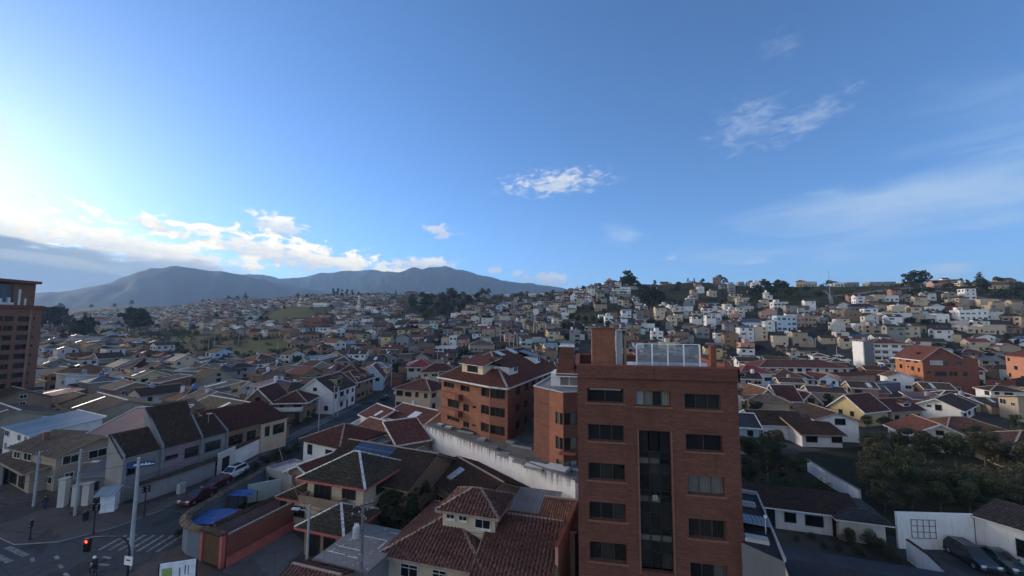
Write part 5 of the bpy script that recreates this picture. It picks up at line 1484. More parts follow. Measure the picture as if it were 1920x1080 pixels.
# ------------------------------------------------------------------ walled compound at the corner
def wall_run(name, label, pts, h, m, th=.22, cap=None, capw=.4, cat='wall', z=0.0, roofcap=False, kind=None):
    root = thing(name, label, cat, (pts[0][0], pts[0][1], z))
    o_ = Vector(pts[0])
    for a, b in zip(pts, pts[1:]):
        a, b = Vector(a) - o_, Vector(b) - o_; t = (b - a).normalized(); n = Vector((-t.y, t.x)) * th / 2
        mb = MB(); mb.prism([a + n, a - n, b - n, b + n], -.2, h, m); mb.build('panel', root)
        if cap:
            c = MB(); e = t * .02
            if roofcap:
                w2 = Vector((-t.y, t.x)) * capw
                for s in (1, -1):
                    p = [(*(a - e), h + .26), (*(b + e), h + .26), (*(b + e + w2 * s), h - .02), (*(a - e + w2 * s), h - .02)]
                    c.slab(p if s < 0 else p[::-1], .08, cap)
            else: c.bar((*(a - e), h + .03), (*(b + e), h + .03), capw, .09, cap)
            c.build('coping', root)
    return root
FS = frame_of(R(-18))
arc = [Vector((-35.4, 60)), Vector((-35.6, 50)), Vector((-35.6, 45.2)), Vector((-35.3, 43.6)), Vector((-34.4, 42.3)), Vector((-33.2, 41.4)), Vector((-31.0, 40.5))]
wall_run('boundary_wall', 'curved blue grey corner wall with a faded tiled coping', arc, 2.9, 'wall_bluegrey', .25, 'tile_tan', .5, roofcap=True)
cl_ = [Vector((-31.0, 40.5)) , Vector((-28.2, 39.35))]
gt = thing('wooden_gate', 'brown wooden plank gate between red posts', 'gate', (-31.0, 40.45, 0), math.atan2(-1.12, 2.8))
for x in (-.0, 2.95):
    m = MB(); m.box(x - .16, x + .16, -.2, .2, 0, 3.05, 'salmon_trim'); m.build('post', gt)
for k in range(13):
    m = MB(); m.box(.18 + k * .2, .37 + k * .2, -.05 - .01 * (k % 2), .03, .05, 2.75, 'wood_door'); m.build('plank', gt)
m = MB(); m.box(-.2, 3.15, -.35, .35, 3.05, 3.2, 'tile_brown'); m.build('canopy', gt)
wall_run('boundary_wall', 'rust red drive wall with a brighter red foot', [(-28.05, 39.6), (-25.5, 47.0)], 2.9, 'wall_rust', .22, 'concrete_dark', .3)
wall_run('plinth_wall', 'low bright red wall along the driveway edge', [(-27.75, 39.4), (-25.2, 46.6)], .9, 'salmon_trim', .2)
wall_run('boundary_wall', 'grey inner wall behind the rust red drive wall', [(-30.6, 41.4), (-28.0, 48.6)], 3.0, 'wall_mauve', .2, 'tile_brown', .35, roofcap=True)
sheet('terrace', [(-35.3, 45), (-33.6, 42), (-31, 41), (-28.2, 48.4), (-31.5, 50), (-35.3, 52)], .03, 'wall_tan')
sheet('garden', [(-35.3, 52.1), (-31.5, 50.1), (-28.0, 49), (-27, 60), (-35.2, 62)], .03, 'lawn')
tz = at(395, 953, 2.2)
tp = thing('tarpaulin', 'larger crumpled blue tarpaulin roofing inside the curved corner wall', 'tarpaulin', (-33.2, 45.0, 0))
V = []; n1, n2 = 12, 8
for j in range(n2 + 1):
    for i in range(n1 + 1):
        x, y = -1.6 + 3.2 * i / n1, -1.8 + 3.6 * j / n2
        V.append((x + .1 * noise.noise((i, j, 0)), y, 2.2 + .12 * noise.noise((x * 1.3, y * 1.3, 5)) - .05 * x))
m = MB(); m.mesh([(j * (n1 + 1) + i, j * (n1 + 1) + i + 1, (j + 1) * (n1 + 1) + i + 1, (j + 1) * (n1 + 1) + i) for j in range(n2) for i in range(n1)], V, 'tarp_blue'); m.build('sheet', tp)
for x, y in ((-1.5, -1.7), (1.5, -1.7), (1.5, 1.7), (-1.5, 1.7)):
    m = MB(); m.box(x - .04, x + .04, y - .04, y + .04, 0, 2.15, 'wood_door'); m.build('post', tp)
tp2 = thing('tarpaulin', 'smaller blue tarpaulin against the pale turquoise garden wall', 'tarpaulin', (-33.8, 50.6, 0))
m = MB(); m.mesh([(j * (n1 + 1) + i, j * (n1 + 1) + i + 1, (j + 1) * (n1 + 1) + i + 1, (j + 1) * (n1 + 1) + i) for j in range(n2) for i in range(n1)], [(v[0] * .8, v[1] * .6, v[2] + .25 + .1 * math.sin(v[1] * 3)) for v in V], 'tarp_blue'); m.build('sheet', tp2)
for x, y in ((-1.2, -1.0), (1.2, -1.0), (1.2, 1.0), (-1.2, 1.0)):
    m = MB(); m.box(x - .04, x + .04, y - .04, y + .04, 0, 2.3, 'wood_door'); m.build('post', tp2)
wall_run('boundary_wall', 'pale turquoise garden wall behind the blue tarpaulins', [(-34.9, 53.2), (-31.4, 55.5)], 2.4, 'wall_mint', .2)
gl_ = at(345, 0) if False else None
q = at(488, 918); gp_ = thing('garden_lamp', 'white mushroom garden lamp on a post in the walled garden', 'lamp', (q.x, q.y, 0))
m = MB(); m.tube([(0, 0, 0), (0, 0, 2.3)], .05, 'white_trim', 8); m.build('post', gp_); m = MB(); m.lathe([(.0, 0), (.12, .02), (.2, .12), (.28, .2), (.1, .3), (0, .32)], 'white_paint', 12, (0, 0, 2.3)); m.build('lamp_shade', gp_)
# street wall of the houses across the road
wall_run('boundary_wall', 'long plain white street wall beside the white estate car', [(-45.9, 66.5), (-45.9, 79.4)], 2.9, 'wall_white', .25, 'tile_brown', .35, roofcap=True)
wall_run('boundary_wall', 'white gate piers and wall piece before the white estate car', [(-45.7, 62.6), (-45.7, 66.3)], 3.3, 'wall_offwhite', .25, 'white_trim', .34)
m = MB(); m.box(-45.6, -45.52, 63.3, 64.9, .2, 2.4, 'black_metal'); gdo = m.build('street_gate'); tag(gdo, 'black barred gate in the white street wall', 'gate')
wall_run('boundary_wall', 'dark grey street wall with a lean-to roof below the parapet houses', [(-49.0, 52.5), (-47.2, 57.6), (-46.0, 62.3)], 2.6, 'wall_grey', .25, 'tile_brown', .6, roofcap=True)
wall_run('boundary_wall', 'white rendered wall in the lawn garden with stained top', [tuple(at(1516, 884)), tuple(at(1560, 914)), tuple(at(1614, 946))], 1.9, 'wall_stained', .25, 'concrete_dark', .3)
# court with trellis
wall_run('boundary_wall', 'white courtyard wall carrying the square trellis', [(42.0, 43.6), (49.9, 43.2)], 3.75, 'wall_white', .25)
wall_run('boundary_wall', 'curved white wall sweeping towards the dark courtyard cars', [(40.9, 41.3), (40.3, 38.6), (39.0, 35.6), (37.2, 32.6)], 2.0, 'wall_stained', .3, 'tile_dark', .3)
tre = thing('trellis', 'square blue grey trellis fixed on the white courtyard wall', 'trellis', (43.4, 43.38, 1.15), math.atan2(-.4, 7.9))
for k in range(5):
    m = MB(); m.box(k * .62 - .025, k * .62 + .025, -.05, -.02, 0, 1.95, 'sign_blue' if False else 'wall_darkgrey'); m.build('upright', tre)
for k in range(4):
    m = MB(); m.box(-.03, 2.51, -.08, -.05, k * .63, k * .63 + .05, 'wall_darkgrey'); m.build('crossbar', tre)
# ------------------------------------------------------------------ houses near the camera
# tiled house in front, left of the tower
n0 = R(-16)
def HB(rot, a0, a1, b0, b1): return box_at('', rot, a0, a1, b0, b1)
house('tiled_house', 'main body of the big rib tiled house in front, with a long pale hip', 'house', *HB(n0, -21.0, -12.0, 32.4, 42.4), 3.1, 0, 'hip', 'wall_cream', 'tile_rib', .8, .42, 'tan_ridge', 'tan_ridge', W_SILL, 1, split=True, tiles=True,
      wins=[('F', 2.2, 1.0, 1.8, 1.2), ('F', 5.2, 1.0, 1.4, 1.2), ('L', 3, 1.0, 1.6, 1.2), ('L', 7, 1.0, 1.6, 1.2)])
house('tiled_house', 'rib tiled front wing running up to the pinkish wall beside the tower', 'house', *HB(n0, -12.0, -6.1, 30.4, 44.4), 2.31, 0, 'gable_x', 'wall_cream', 'tile_rib', .6, .42, 'tan_ridge', 'tan_ridge', W_SILL, 1, split=True, tiles=True,
      wins=[('F', 1.2, 1.0, 1.2, 1.2), ('F', 3.0, 1.0, 1.2, 1.2)])
house('tiled_house', 'small upper storey with its own tiled hip roof on the rib tiled house', 'house', *HB(n0, -16.9, -11.6, 35.2, 39.6), 6.2, 0, 'hip', 'wall_cream', 'tile_rib', .55, .48, 'tan_ridge', 'tan_ridge', W_SILL, 2, split=True, tiles=True, foot=False,
      wins=[('F', .8, 5.2, .9, .7), ('F', 2.1, 5.2, .9, .7), ('F', 4.1, 4.75, 1.6, 1.25)])
wall_run('side_wall', 'tall pinkish gable wall between the rib tiled roof and the tower', [(3.9, 33.5), (7.1, 42.6)], 5.2, 'wall_pink', .25, 'wall_rust', .4)
_r = math.atan2(-8.7, 6.4)
house('tiled_house', 'weathered brown gabled house tight under the long white retaining wall', 'house', -4.2, 51.4, _r, 10.4, 8.0, 3.5, 0, 'gable_x', 'wall_beige', 'tile_brown', .5, .42, 'tan_ridge', None, W_STD, 1, split=True, tiles=True, extras=[('skylight', -.4, 1.2, .3, .75, 'tiles')], wins=[('F', 2.5, .9, 1.8, 1.2), ('F', 6, .9, 1.6, 1.2)])
house('shed', 'grey flat felt roof against the white wall beside the tower', 'shed', 2.9, 44.6, n0, 4.6, 4.4, 3.9, 0, 'shed', 'wall_beige', 'metal_grey', .2, .12, None, None, W_STD, 1, wins=[])
house('shed', 'tan tiled lean-to between the grey felt roof and tower', 'shed', 5.0, 40.6, n0, 3.6, 4.2, 4.2, 0, 'shed', 'wall_pink', 'tile_terracotta', .2, .2, 'tan_ridge', None, W_STD, 1, wins=[])
house('shed', 'grey corrugated awnings in a yard beside two white chimney piers', 'shed', -14.2, 60.6, _r, 7, 5, 2.9, 0, 'shed', 'wall_salmon', 'metal_grey', .4, .15, None, 'white_trim', W_DARK, 1)
for k, (x, y) in enumerate(((-14.6, 52.6), (-13.2, 53.8))):
    c_ = thing('chimney_pier', ('whiter and slimmer', 'redder and stouter')[k] + ' of two tall chimney piers above the dark garden tree', 'chimney', (x, y, 0), .2)
    m = MB(); m.box(-.4, .4, -.3, .3, 0, 5.2 + .3 * k, ('wall_offwhite', 'wall_salmon')[k]); m.build('shaft', c_); m = MB(); m.box(-.5, .5, -.4, .4, 5.2 + .3 * k, 5.45 + .3 * k, ('white_trim', 'wall_tan')[k]); m.build('cap', c_)
wall_run('boundary_wall', 'blotchy grey white wall running down from the chimney piers', [(-12.5, 54.5), (-14.6, 50.6), (-15.4, 48)], 3.2, 'wall_stained', .22)
# house with the salmon eaves
n1 = R(-18)
house('hip_roof_house', 'upper storey of the dark hipped house with salmon eaves and white hips', 'house', *HB(n1, -36.6, -28.9, 36.6, 43.6), 6.4, 0, 'hip', 'wall_cream', 'tile_olive', .9, .5, 'white_trim', 'salmon_trim', W_BROWN, 2, split=True, tiles=True,
      wins=[('F', 2.2, 3.9, 2.4, 1.9), ('F', 5.8, 4.4, 1.8, 1.2), ('R', 3, 4.2, 1.6, 1.2)], extras=[('balcony', -.25, 5.4, 3.7, 1.4, 'wall_tan')])
house('hip_roof_house', 'lower wing with salmon eaves above the red driveway wall', 'house', *HB(n1, -40.6, -33.4, 37.6, 44.0), 3.4, 0, 'hip', 'wall_cream', 'tile_brown', .9, .45, 'tan_ridge', 'salmon_trim', W_BROWN, 1, split=True, tiles=True, wins=[('F', 2, .9, 1.6, 1.2)])
house('hip_roof_house', 'garage wing with a low dark hip over green doors', 'house', *HB(n1, -33.2, -28.4, 33.0, 37.8), 3.1, 0, 'hip', 'wall_tan', 'tile_olive', .7, .5, 'white_trim', 'salmon_trim', W_BROWN, 1, split=True, tiles=True, wins=[('F', 1.2, .0, 1.6, 2.2, W_DARK), ('F', 3.2, .0, 1.4, 2.2, W_DARK)])
sol = house('hip_roof_house', 'long dark brown roofed house carrying a row of solar panels', 'house', -16.2, 53.6, R(-24), 14, 10.5, 5.0, 0, 'gable_x', 'wall_tan', 'tile_brown', .6, .42, 'tan_ridge', None, W_STD, 1, tiles=True, wins=[('F', 4, .9, 1.6, 1.2), ('F', 9, .9, 1.6, 1.2)])
# solar panels on the roof's front slope
for k in range(6):
    m = MB(); x0 = -5.0 + k * 1.06; ze = 5.0 - .42 * .6 + .12
    y0, y1 = -3.9, -.3
    zz = lambda y: ze + .42 * (y + 5.85) + .18
    m.slab([(x0, y0, zz(y0)), (x0 + 1.0, y0, zz(y0)), (x0 + 1.0, y1, zz(y1)), (x0, y1, zz(y1))], .06, 'solar', 'steel')
    for j in range(1, 4):
        y = y0 + (y1 - y0) * j / 4; m.slab([(x0 + .02, y - .02, zz(y - .02) + .006), (x0 + .98, y - .02, zz(y - .02) + .006), (x0 + .98, y + .02, zz(y + .02) + .006), (x0 + .02, y + .02, zz(y + .02) + .006)], .004, 'steel')
    m.build('solar_panel', sol)
# flat roof with painted lines and the little tiled roof before it
pk = thing('flat_roof_building', 'low flat concrete roof flecked with white paint lines', 'building', (*FS(-24.7, 31.6), 0), n1)
m = MB(); m.box(-2.6, 2.7, -3.1, 3.1, -.2, 2.95, 'wall_grey'); m.build('wall', pk)
m = MB(); m.box(-2.9, 3.0, -3.4, 3.4, 2.952, 3.1, 'concrete_dark'); m.build('roof', pk)
m = MB()
for x0, x1, y0, y1 in ((-1.8, 1.6, 1.2, 1.3), (1.55, 1.65, -.2, 1.2), (-2.2, .6, -1.0, -.9), (-2.4, -.6, -2.0, -1.9), (-.2, 1.4, -2.1, -2.0), (.9, 2.4, 2.6, 2.68), (2.0, 2.08, 1.5, 2.6)): m.face([(x0, y0, 3.105), (x1, y0, 3.105), (x1, y1, 3.105), (x0, y1, 3.105)], 'white_trim')
for k in range(46):
    x, y, s = rng.uniform(-2.6, 2.7), rng.uniform(-3.1, 3.1), rng.uniform(.03, .11); m.face([(x - s, y - s * .6, 3.108), (x + s, y - s * .5, 3.108), (x + s * .8, y + s * .6, 3.108), (x - s * .7, y + s * .5, 3.108)], 'white_trim')
m.build('paint_marks', pk)
claim(*FS(-24.7, 31.6), n1, 6, 7)
house('shed', 'little ribbed tile roof at the foot of the lavender lamp post', 'shed', *HB(n1, -28.0, -23.6, 25.6, 28.0), 2.7, 0, 'gable_x', 'wall_salmon', 'tile_rib', .35, .4, 'tan_ridge', None, W_STD, 1, tiles=True, wins=[])
house('hip_roof_house', 'white walled house under a bright red hip roof by the street bend', 'house', *from_px((570, 822), (638, 836.5), 5.4, 8.5), 5.4, 0, 'hip', 'wall_white', 'tile_red', .5, .42, 'tan_ridge', 'brown_trim', W_DARK, 2, split=True, tiles=True, wins=[('F', 1.6, 3.2, 1.1, 1.5), ('F', 6.0, 3.4, 1.5, 1.1), ('L', 3, 3.2, 1.2, 1.3)])
house('shed', 'low pale grey sheet roof beside the bright red hip roof', 'shed', *from_px((651, 830), (674, 841), 4.5, 6.5), 4.4, 0, 'shed', 'wall_grey', 'metal_grey', .2, .04, None, 'grey_trim', W_STD, 1, wins=[])
house('flat_roof_building', 'round ended concrete porch roof before the bright red hip roof', 'building', -31.2, 57.4, R(-30), 6.2, 4.2, 3.0, 0, 'flat', 'wall_grey', 'concrete', 0, 0, None, None, W_DARK, 1, parapet=.3, wins=[('F', 2, .6, 2.0, 1.6)])
house('gabled_house', 'small red tiled gable wing beside the round porch roof', 'house', -27.4, 56.6, R(-25), 4.5, 5.5, 3.6, 0, 'gable_y', 'wall_tan', 'tile_red', .5, .45, 'white_trim', 'white_trim', W_DARK, 1, wins=[])
house('gabled_house', 'red tiled lean-to with a white rake under the garage deck wall', 'house', -17.6, 67.5, R(35), 5.5, 6.5, 4.6, 0, 'shed', 'wall_tan', 'tile_red', .3, .32, 'white_trim', 'white_trim', W_DARK, 1, wins=[])
house('gabled_house', 'red gabled wing with white end beyond the grey sheet roof', 'house', -23.5, 73.5, R(-38), 8, 6, 4.6, 0, 'gable_x', 'wall_white', 'tile_red', .4, .42, 'white_trim', 'white_trim', W_DARK, 1)
house('gabled_house', 'white house with skylight in its red roof before the orange brick block', 'house', -18.6, 82.5, R(-40), 12, 9, 4.6, 0, 'gable_x', 'wall_cream', 'tile_wine', .5, .42, 'white_trim', 'white_trim', W_DARK, 1, extras=[('skylight', .2, 2.2, .3, .7), ('chimney', -.7, .3, .8, 'wall_white')])
house('gabled_house', 'white gable end with red roof beside the main street', 'house', -27.0, 86.0, R(-48), 8, 7.5, 4.2, 0, 'gable_x', 'wall_white', 'tile_wine', .5, .42, 'white_trim', 'white_trim', W_DARK, 1, extras=[('skylight', .3, 1.0, .3, .7)])
wall_run('boundary_wall', 'white garden wall along the street before the red roofs', [(-34.5, 82), (-34.2, 92), (-33.6, 104)], 2.2, 'wall_white', .22, 'white_trim', .3)
house('hip_roof_house', 'cream house with broad wine red hip roof beside the brick block', 'house', *from_px((742, 726), (807, 731.5), 6.0, 10), 5.8, 0, 'hip', 'wall_cream', 'tile_wine', .7, .42, 'tan_ridge', 'tan_ridge', W_BROWN, 2, split=True, extras=[('chimney', .1, .2, .5, 'wall_white')])
# parapet houses across the main street
a0 = math.atan2(11.8, 4.1)
def street_house(s0, s1, off, dep_, h, rise, rm, wm, name, label, wins, **k):
    """row house on the far side of the street: s along the front from (-51.6, 53), low eave to the street"""
    o_ = Vector((-51.6, 53)); t = Vector((math.cos(a0), math.sin(a0))); n = Vector((-t.y, t.x))
    c = o_ + t * (s0 + s1) / 2 + n * (off + dep_ / 2)
    return house(name, label, 'house', c.x, c.y, a0, s1 - s0, dep_, h, 0, 'shed', wm, rm, .25, rise / dep_, None, None, W_DARK, 2, split=True, tiles=True, wins=wins, **k)
street_house(0, 4.3, 0, 2.9, 5.8, 2.4, 'tile_brown', 'wall_grey', 'row_house', 'lowest of the parapet row houses, its brown roof nearest the crossing', [('F', 1.0, 3.3, .9, 1.6), ('L', 2, 3.0, .8, 1.6)])
street_house(4.5, 9.6, -.2, 4.0, 5.9, 4.9, 'tile_brown', 'wall_mauve', 'row_house', 'tallest of the parapet row houses, its brown roof rising to a peak', [('F', 1.2, 3.9, 1.6, .6), ('F', 3.9, 3.4, 1.9, 1.5), ('F', 3.9, .7, 1.9, 1.5)])
street_house(9.8, 13.9, .3, 3.0, 5.7, 2.3, 'tile_brown', 'wall_grey', 'row_house', 'parapet row house with antenna beside the tallest one', [('F', 2.1, 3.3, 2.4, 1.5), ('F', 2.1, .6, 2.4, 1.5)], extras=[('dish', .2, .3)])
par = MB(); o_ = Vector((-51.6, 53)); t_ = Vector((math.cos(a0), math.sin(a0))); n_ = Vector((-t_.y, t_.x))
for k, (s, off, dp, h, rise) in enumerate(((0, 0, 2.9, 5.8, 2.4), (4.4, -.2, 4.0, 5.9, 4.9), (9.7, -.2, 4.0, 5.9, 4.9), (14.0, .3, 3.0, 5.7, 2.3))):
    m = MB(); a = o_ + t_ * s + n_ * (off - .3); b = o_ + t_ * s + n_ * (off + dp + .3)
    m.mesh([(0, 1, 2, 3), (7, 6, 5, 4), (3, 2, 6, 7), (0, 3, 7, 4), (1, 5, 6, 2)], [(*(a - t_ * .12), 0), (*(b - t_ * .12), 0), (*(b - t_ * .12), h + rise + .45), (*(a - t_ * .12), h + .3), (*(a + t_ * .12), 0), (*(b + t_ * .12), 0), (*(b + t_ * .12), h + rise + .45), (*(a + t_ * .12), h + .3)], 'wall_grey')
    tag(m.build('party_wall'), ('pale sloping parapet at the crossing end of the row houses', 'pale parapet between the low and the tallest row house', 'pale parapet between the tallest row house and its antenna neighbour', 'pale parapet closing the row houses at the white street wall')[k], 'parapet')
street_house(14.6, 20.4, 1.0, 7.0, 5.4, 2.6, 'tile_wine', 'wall_tan', 'row_house', 'brown fronted row house behind the white gate piers', [('F', 1.6, 3.0, 2.4, 1.6), ('F', 4.4, 3.0, 1.6, 1.6)])
street_house(20.8, 26.2, .8, 7.0, 5.3, 2.6, 'tile_wine', 'wall_cream', 'row_house', 'cream row house with a tall dark window behind the white street wall', [('F', 1.2, 2.9, .9, 1.8), ('F', 3.6, 2.8, 2.4, 1.8)])
house('shed', 'lean-to roof inside the white street wall', 'shed', -48.2, 81, R(80), 5, 3.5, 2.7, 0, 'shed', 'wall_tan', 'tile_dark', .3, .2, None, None, W_DARK, 1, wins=[])
bd = thing('banner', 'blue banner with pale strokes hung before the lowest row house', 'banner', (-51.0, 52.9, 4.3), math.atan2(3, 6))
m = MB(); m.box(0, 3.0, -.02, .02, .1, .8, 'sign_blue'); m.build('cloth', bd)
m = MB(); m.box(.7, 2.9, -.026, -.021, .36, .46, 'sign_white')
for k in range(5): m.box(.85 + k * .36, 1.05 + k * .36, -.026, -.021, .47, .60 + .05 * (k % 2), 'sign_white')
m.build('print', bd); m = MB(); m.box(-.06, 0, -.03, .03, -4.2, .9, 'steel'); m.build('pole', bd)
kiosk = thing('kiosk', 'small pale blue awning booth under the blue banner', 'kiosk', (-50.6, 50.6, .13), R(25))
m = MB(); m.box(-.7, .7, -.5, .6, 0, 2.3, 'sign_white'); m.build('booth', kiosk); m = MB(); m.slab([(-1.1, -1.5, 2.35), (1.1, -1.5, 2.35), (1.1, .7, 2.8), (-1.1, .7, 2.8)], .05, 'metal_lightblue'); m.build('awning', kiosk)
gpz = thing('gate_pillar', 'white capped gate pillars with a grey lean-to behind the pedestrian', 'gate', (-57.6, 51.8, .1), .2)
for x, h in ((0, 3.4), (1.5, 2.5), (2.6, 2.6)):
    m = MB(); m.box(x - .45, x + .3, -.4, .4, 0, h, 'wall_offwhite'); m.build('pillar', gpz); m = MB(); m.box(x - .55, x + .4, -.5, .5, h, h + .15, 'concrete'); m.build('cap', gpz)
house('shop', 'small shop under a tan sheet awning at the side street', 'shop', *from_px((0, 856), (57, 884), 3.0, 7), 3.0, 0, 'shed', 'wall_beige', 'tile_tan', .9, .14, None, 'tan_ridge', W_DARK, 1, wins=[('F', 3, .3, 2.6, 2.0), ('F', 7, .3, 2.6, 2.0), ('F', 10.5, .3, 2.2, 2.0)])
house('gabled_house', 'tan roofed beige house with small windows behind the awning shop', 'house', -68.4, 62.8, R(-20), 12, 9, 4.8, 0, 'gable_x', 'wall_beige', 'tile_tan', .6, .3, None, None, W_STD, 2, split=True, extras=[('chimney', -.5, -.5, .8, 'brick_brown')])
house('shed_roof_house', 'long mauve sheet roof over pale blue walls', 'house', -65.6, 71.0, R(18), 8.5, 15, 5.6, 0, 'shed', 'wall_blue', 'metal_mauve', .4, .10, 'white_trim', 'white_trim', W_STD, 2, wins=[('F', 1.6, 3.9, 1.4, 1.2), ('F', 3.6, 3.9, 1.4, 1.2), ('F', 6.4, 3.9, 1.4, 1.2)])
house('shed_roof_house', 'shiny pale blue painted roof behind the mauve sheet roof', 'house', -84.5, 74, R(-26), 12, 9, 4.6, 0, 'shed', 'wall_white', 'metal_lightblue', .4, .12, 'white_trim', None, W_STD, 2, extras=[('dish', .0, -.3)])
house('shed', 'dark lean-to yard roof beside the white gate pillars', 'shed', -56.2, 57.5, R(15), 6, 5, 2.8, 0, 'shed', 'wall_grey', 'metal_grey', .4, .12, None, None, W_DARK, 1)
house('gabled_house', 'olive brown wide roof with white rake behind the tallest row house', 'house', -62, 88, R(-28), 15, 10, 5, 0, 'gable_x', 'wall_beige', 'tile_olive', .6, .36, 'white_trim', None, W_STD, 2, extras=[('skylight', .3, 1.0, .2, .8)])
house('gabled_house', 'tan gable wall house half hidden by the olive brown roof', 'house', -72, 84, R(-25), 9, 8, 5.6, 0, 'gable_y', 'wall_beige', 'tile_tan', .4, .3, None, None, W_STD, 2)
house('shed_roof_house', 'big olive roof with long white skylight on the low left rise', 'house', -92, 92, R(-30), 18, 12, 4.6, 0, 'gable_x', 'wall_beige', 'tile_olive', .5, .32, 'white_trim', None, W_STD, 1, extras=[('skylight', -.2, .9, .1, .9)])
house('shed_roof_house', 'tan and olive double roof beside the pale blue painted roof', 'house', -101, 80, R(-28), 16, 12, 4.8, 0, 'gable_x', 'wall_beige', 'tile_tan', .5, .32, 'white_trim', None, W_STD, 1, extras=[('skylight', .5, .8, .1, .9)])
wall_run('boundary_wall', 'pale sheet fence before the shiny blue painted roof', [(-84, 62), (-74, 58.5)], 2.6, 'metal_grey', .15)
# chalets on the near side of the main street
house('gabled_house', 'chalet with steep white edged gable and curved white balcony', 'house', -60.5, 99, R(8), 6.2, 9, 5.0, 0, 'gable_y', 'wall_tan', 'tile_wine', .6, 1.0, 'white_trim', 'white_trim', W_BROWN, 2, extras=[('balcony', .5, 5, 2.9, 1.2, 'wall_white')])
house('hip_roof_house', 'red hipped wing joined to the steep white edged chalet', 'house', -53.8, 100.2, R(8), 7.2, 8, 4.8, 0, 'hip', 'wall_tan', 'tile_wine', .7, .55, 'tan_ridge', 'white_trim', W_BROWN, 2, extras=[('balcony', 0, 6.2, 2.8, 1.3, 'wall_white')])
house('gabled_house', 'white gable end house with dormered brown roof on the main street', 'house', -51.3, 112, R(88), 14, 9.5, 5.6, 0, 'gable_x', 'wall_white', 'tile_brown', .5, .72, 'cement_ridge', 'white_trim', W_DARK, 2, split=True, extras=[('dormer', -.1, 3.2, 1.6, .35, 'wall_beige', 'tile_brown'), ('balcony', -.3, 3.5, 2.8, 1.1, 'wall_offwhite')])
house('hip_roof_house', 'tan house with red hip and twin white edged gablets on the street', 'house', -51, 127, R(86), 12, 9.5, 5.8, .3, 'hip', 'wall_tan', 'tile_wine', .7, .5, 'tan_ridge', 'white_trim', W_BROWN, 2, extras=[('dormer', -.35, 2.6, .9, .2, 'wall_beige', 'tile_wine'), ('dormer', .35, 2.6, .9, .2, 'wall_beige', 'tile_wine')])
house('gabled_house', 'blue fronted chalet with a steep white A shaped gable', 'house', -48.6, 141.5, R(12), 7.0, 9, 4.6, .6, 'gable_y', 'wall_blue', 'tile_red', .6, 1.15, 'white_trim', 'white_trim', W_DARK, 2)
house('hip_roof_house', 'dark red roofed house beside the blue fronted chalet', 'house', -57.5, 143, R(12), 9, 9, 5.4, .6, 'hip', 'wall_beige', 'tile_wine', .5, .6, 'tan_ridge', None, W_STD, 2)
house('gabled_house', 'cream house with dark red roof beyond the street across from the chalet', 'house', -27, 150, R(10), 13, 9, 5.6, None, 'hip', 'wall_cream', 'tile_wine', .6, .5, 'tan_ridge', None, W_STD, 2, split=True)
house('hip_roof_house', 'wine red double hip house where the main street ends', 'house', -37, 165, R(5), 10, 10, 5.4, None, 'hip', 'wall_offwhite', 'metal_red', .6, .55, 'tan_ridge', 'white_trim', W_DARK, 2)

# ------------------------------------------------------------------ houses right of the tower
house('low_house', 'long low white house with dark tiled roof at the lawn edge', 'house', 33.6, 49.9, R(-17), 13.0, 5.6, 2.7, 0, 'gable_x', 'wall_white', 'tile_dark', .75, .36, None, None, W_DARK, 1, split=True, tiles=True,
      wins=[('F', 1.6, .05, 1.5, 2.1), ('F', 4.6, .05, .9, 2.1), ('F', 6.6, .9, 1.2, 1.1), ('F', 9.0, .8, 1.8, 1.2), ('F', 11.2, .05, .9, 2.1)])
house('low_house', 'grey weathered tile roof joining the low white house to the courtyard', 'house', 39.8, 47.2, R(-17), 4.2, 5.8, 2.5, 0, 'hip', 'wall_offwhite', 'tile_grey', .6, .3, None, None, W_DARK, 1, tiles=True, wins=[])
house('side_house', 'white house with barred dark opening beside the dark green car', 'house', *(lambda A, B: ((A + B) / 2 + Vector((.91, .41)) * 3.2).to_tuple())(Vector((49.9, 43.0)), Vector((54.1, 33.7))), math.atan2(-.91, .41), 10.2, 6.4, 3.6, 0, 'shed', 'wall_white', 'tile_dark', .3, .08, None, None, W_DARK, 1, wins=[('F', 4.0, 1.0, 2.4, 1.7)])
house('low_house', 'dark slate coloured roof with pale skylight strip at the frame foot', 'house', 31.2, 33.2, R(-19), 14, 7.4, 2.4, 0, 'gable_x', 'wall_offwhite', 'metal_dark', .4, .22, None, None, W_DARK, 1, wins=[], extras=[('skylight', .25, .5, .3, .8)])
da = thing('annex', 'dark roofed annex with blue glazed canopy beside the tower', 'building', (16.4, 27.8, 0))
ap_ = [Vector((0, 0)), Vector((1.5, -2.3)), Vector((5.9, 7.9)), Vector((2.6, 9.8))]
m = MB(); m.prism(ap_, -.2, 8.6, 'wall_darkgrey', 'metal_dark'); m.build('wall', da)
claim(19, 31, R(-25), 6, 11)
m = MB(); m.bar((*ap_[1], 8.72), (*ap_[2], 8.72), .14, .22, 'grey_trim'); m.bar((*ap_[2], 8.75), (*ap_[3], 8.75), .22, .3, 'grey_trim'); m.build('coping', da)
e_ = (ap_[2] - ap_[1]).normalized(); f_ = Vector((-e_.y, e_.x))
for s, w_, d_, mt in ((2.2, .7, .75, 'glass_pale'), (8.4, .6, .8, 'glass_pale')):
    q = ap_[1] + e_ * s + f_ * 1.3; m = MB(); m.box(-d_, d_, -w_ / 2, w_ / 2, 8.602, 8.85, 'grey_trim'); m.box(-d_ + .06, d_ - .06, -w_ / 2 + .06, w_ / 2 - .06, 8.852, 8.9, mt); m.build('skylight', da, (q.x, q.y, 0), math.atan2(f_.y, f_.x))
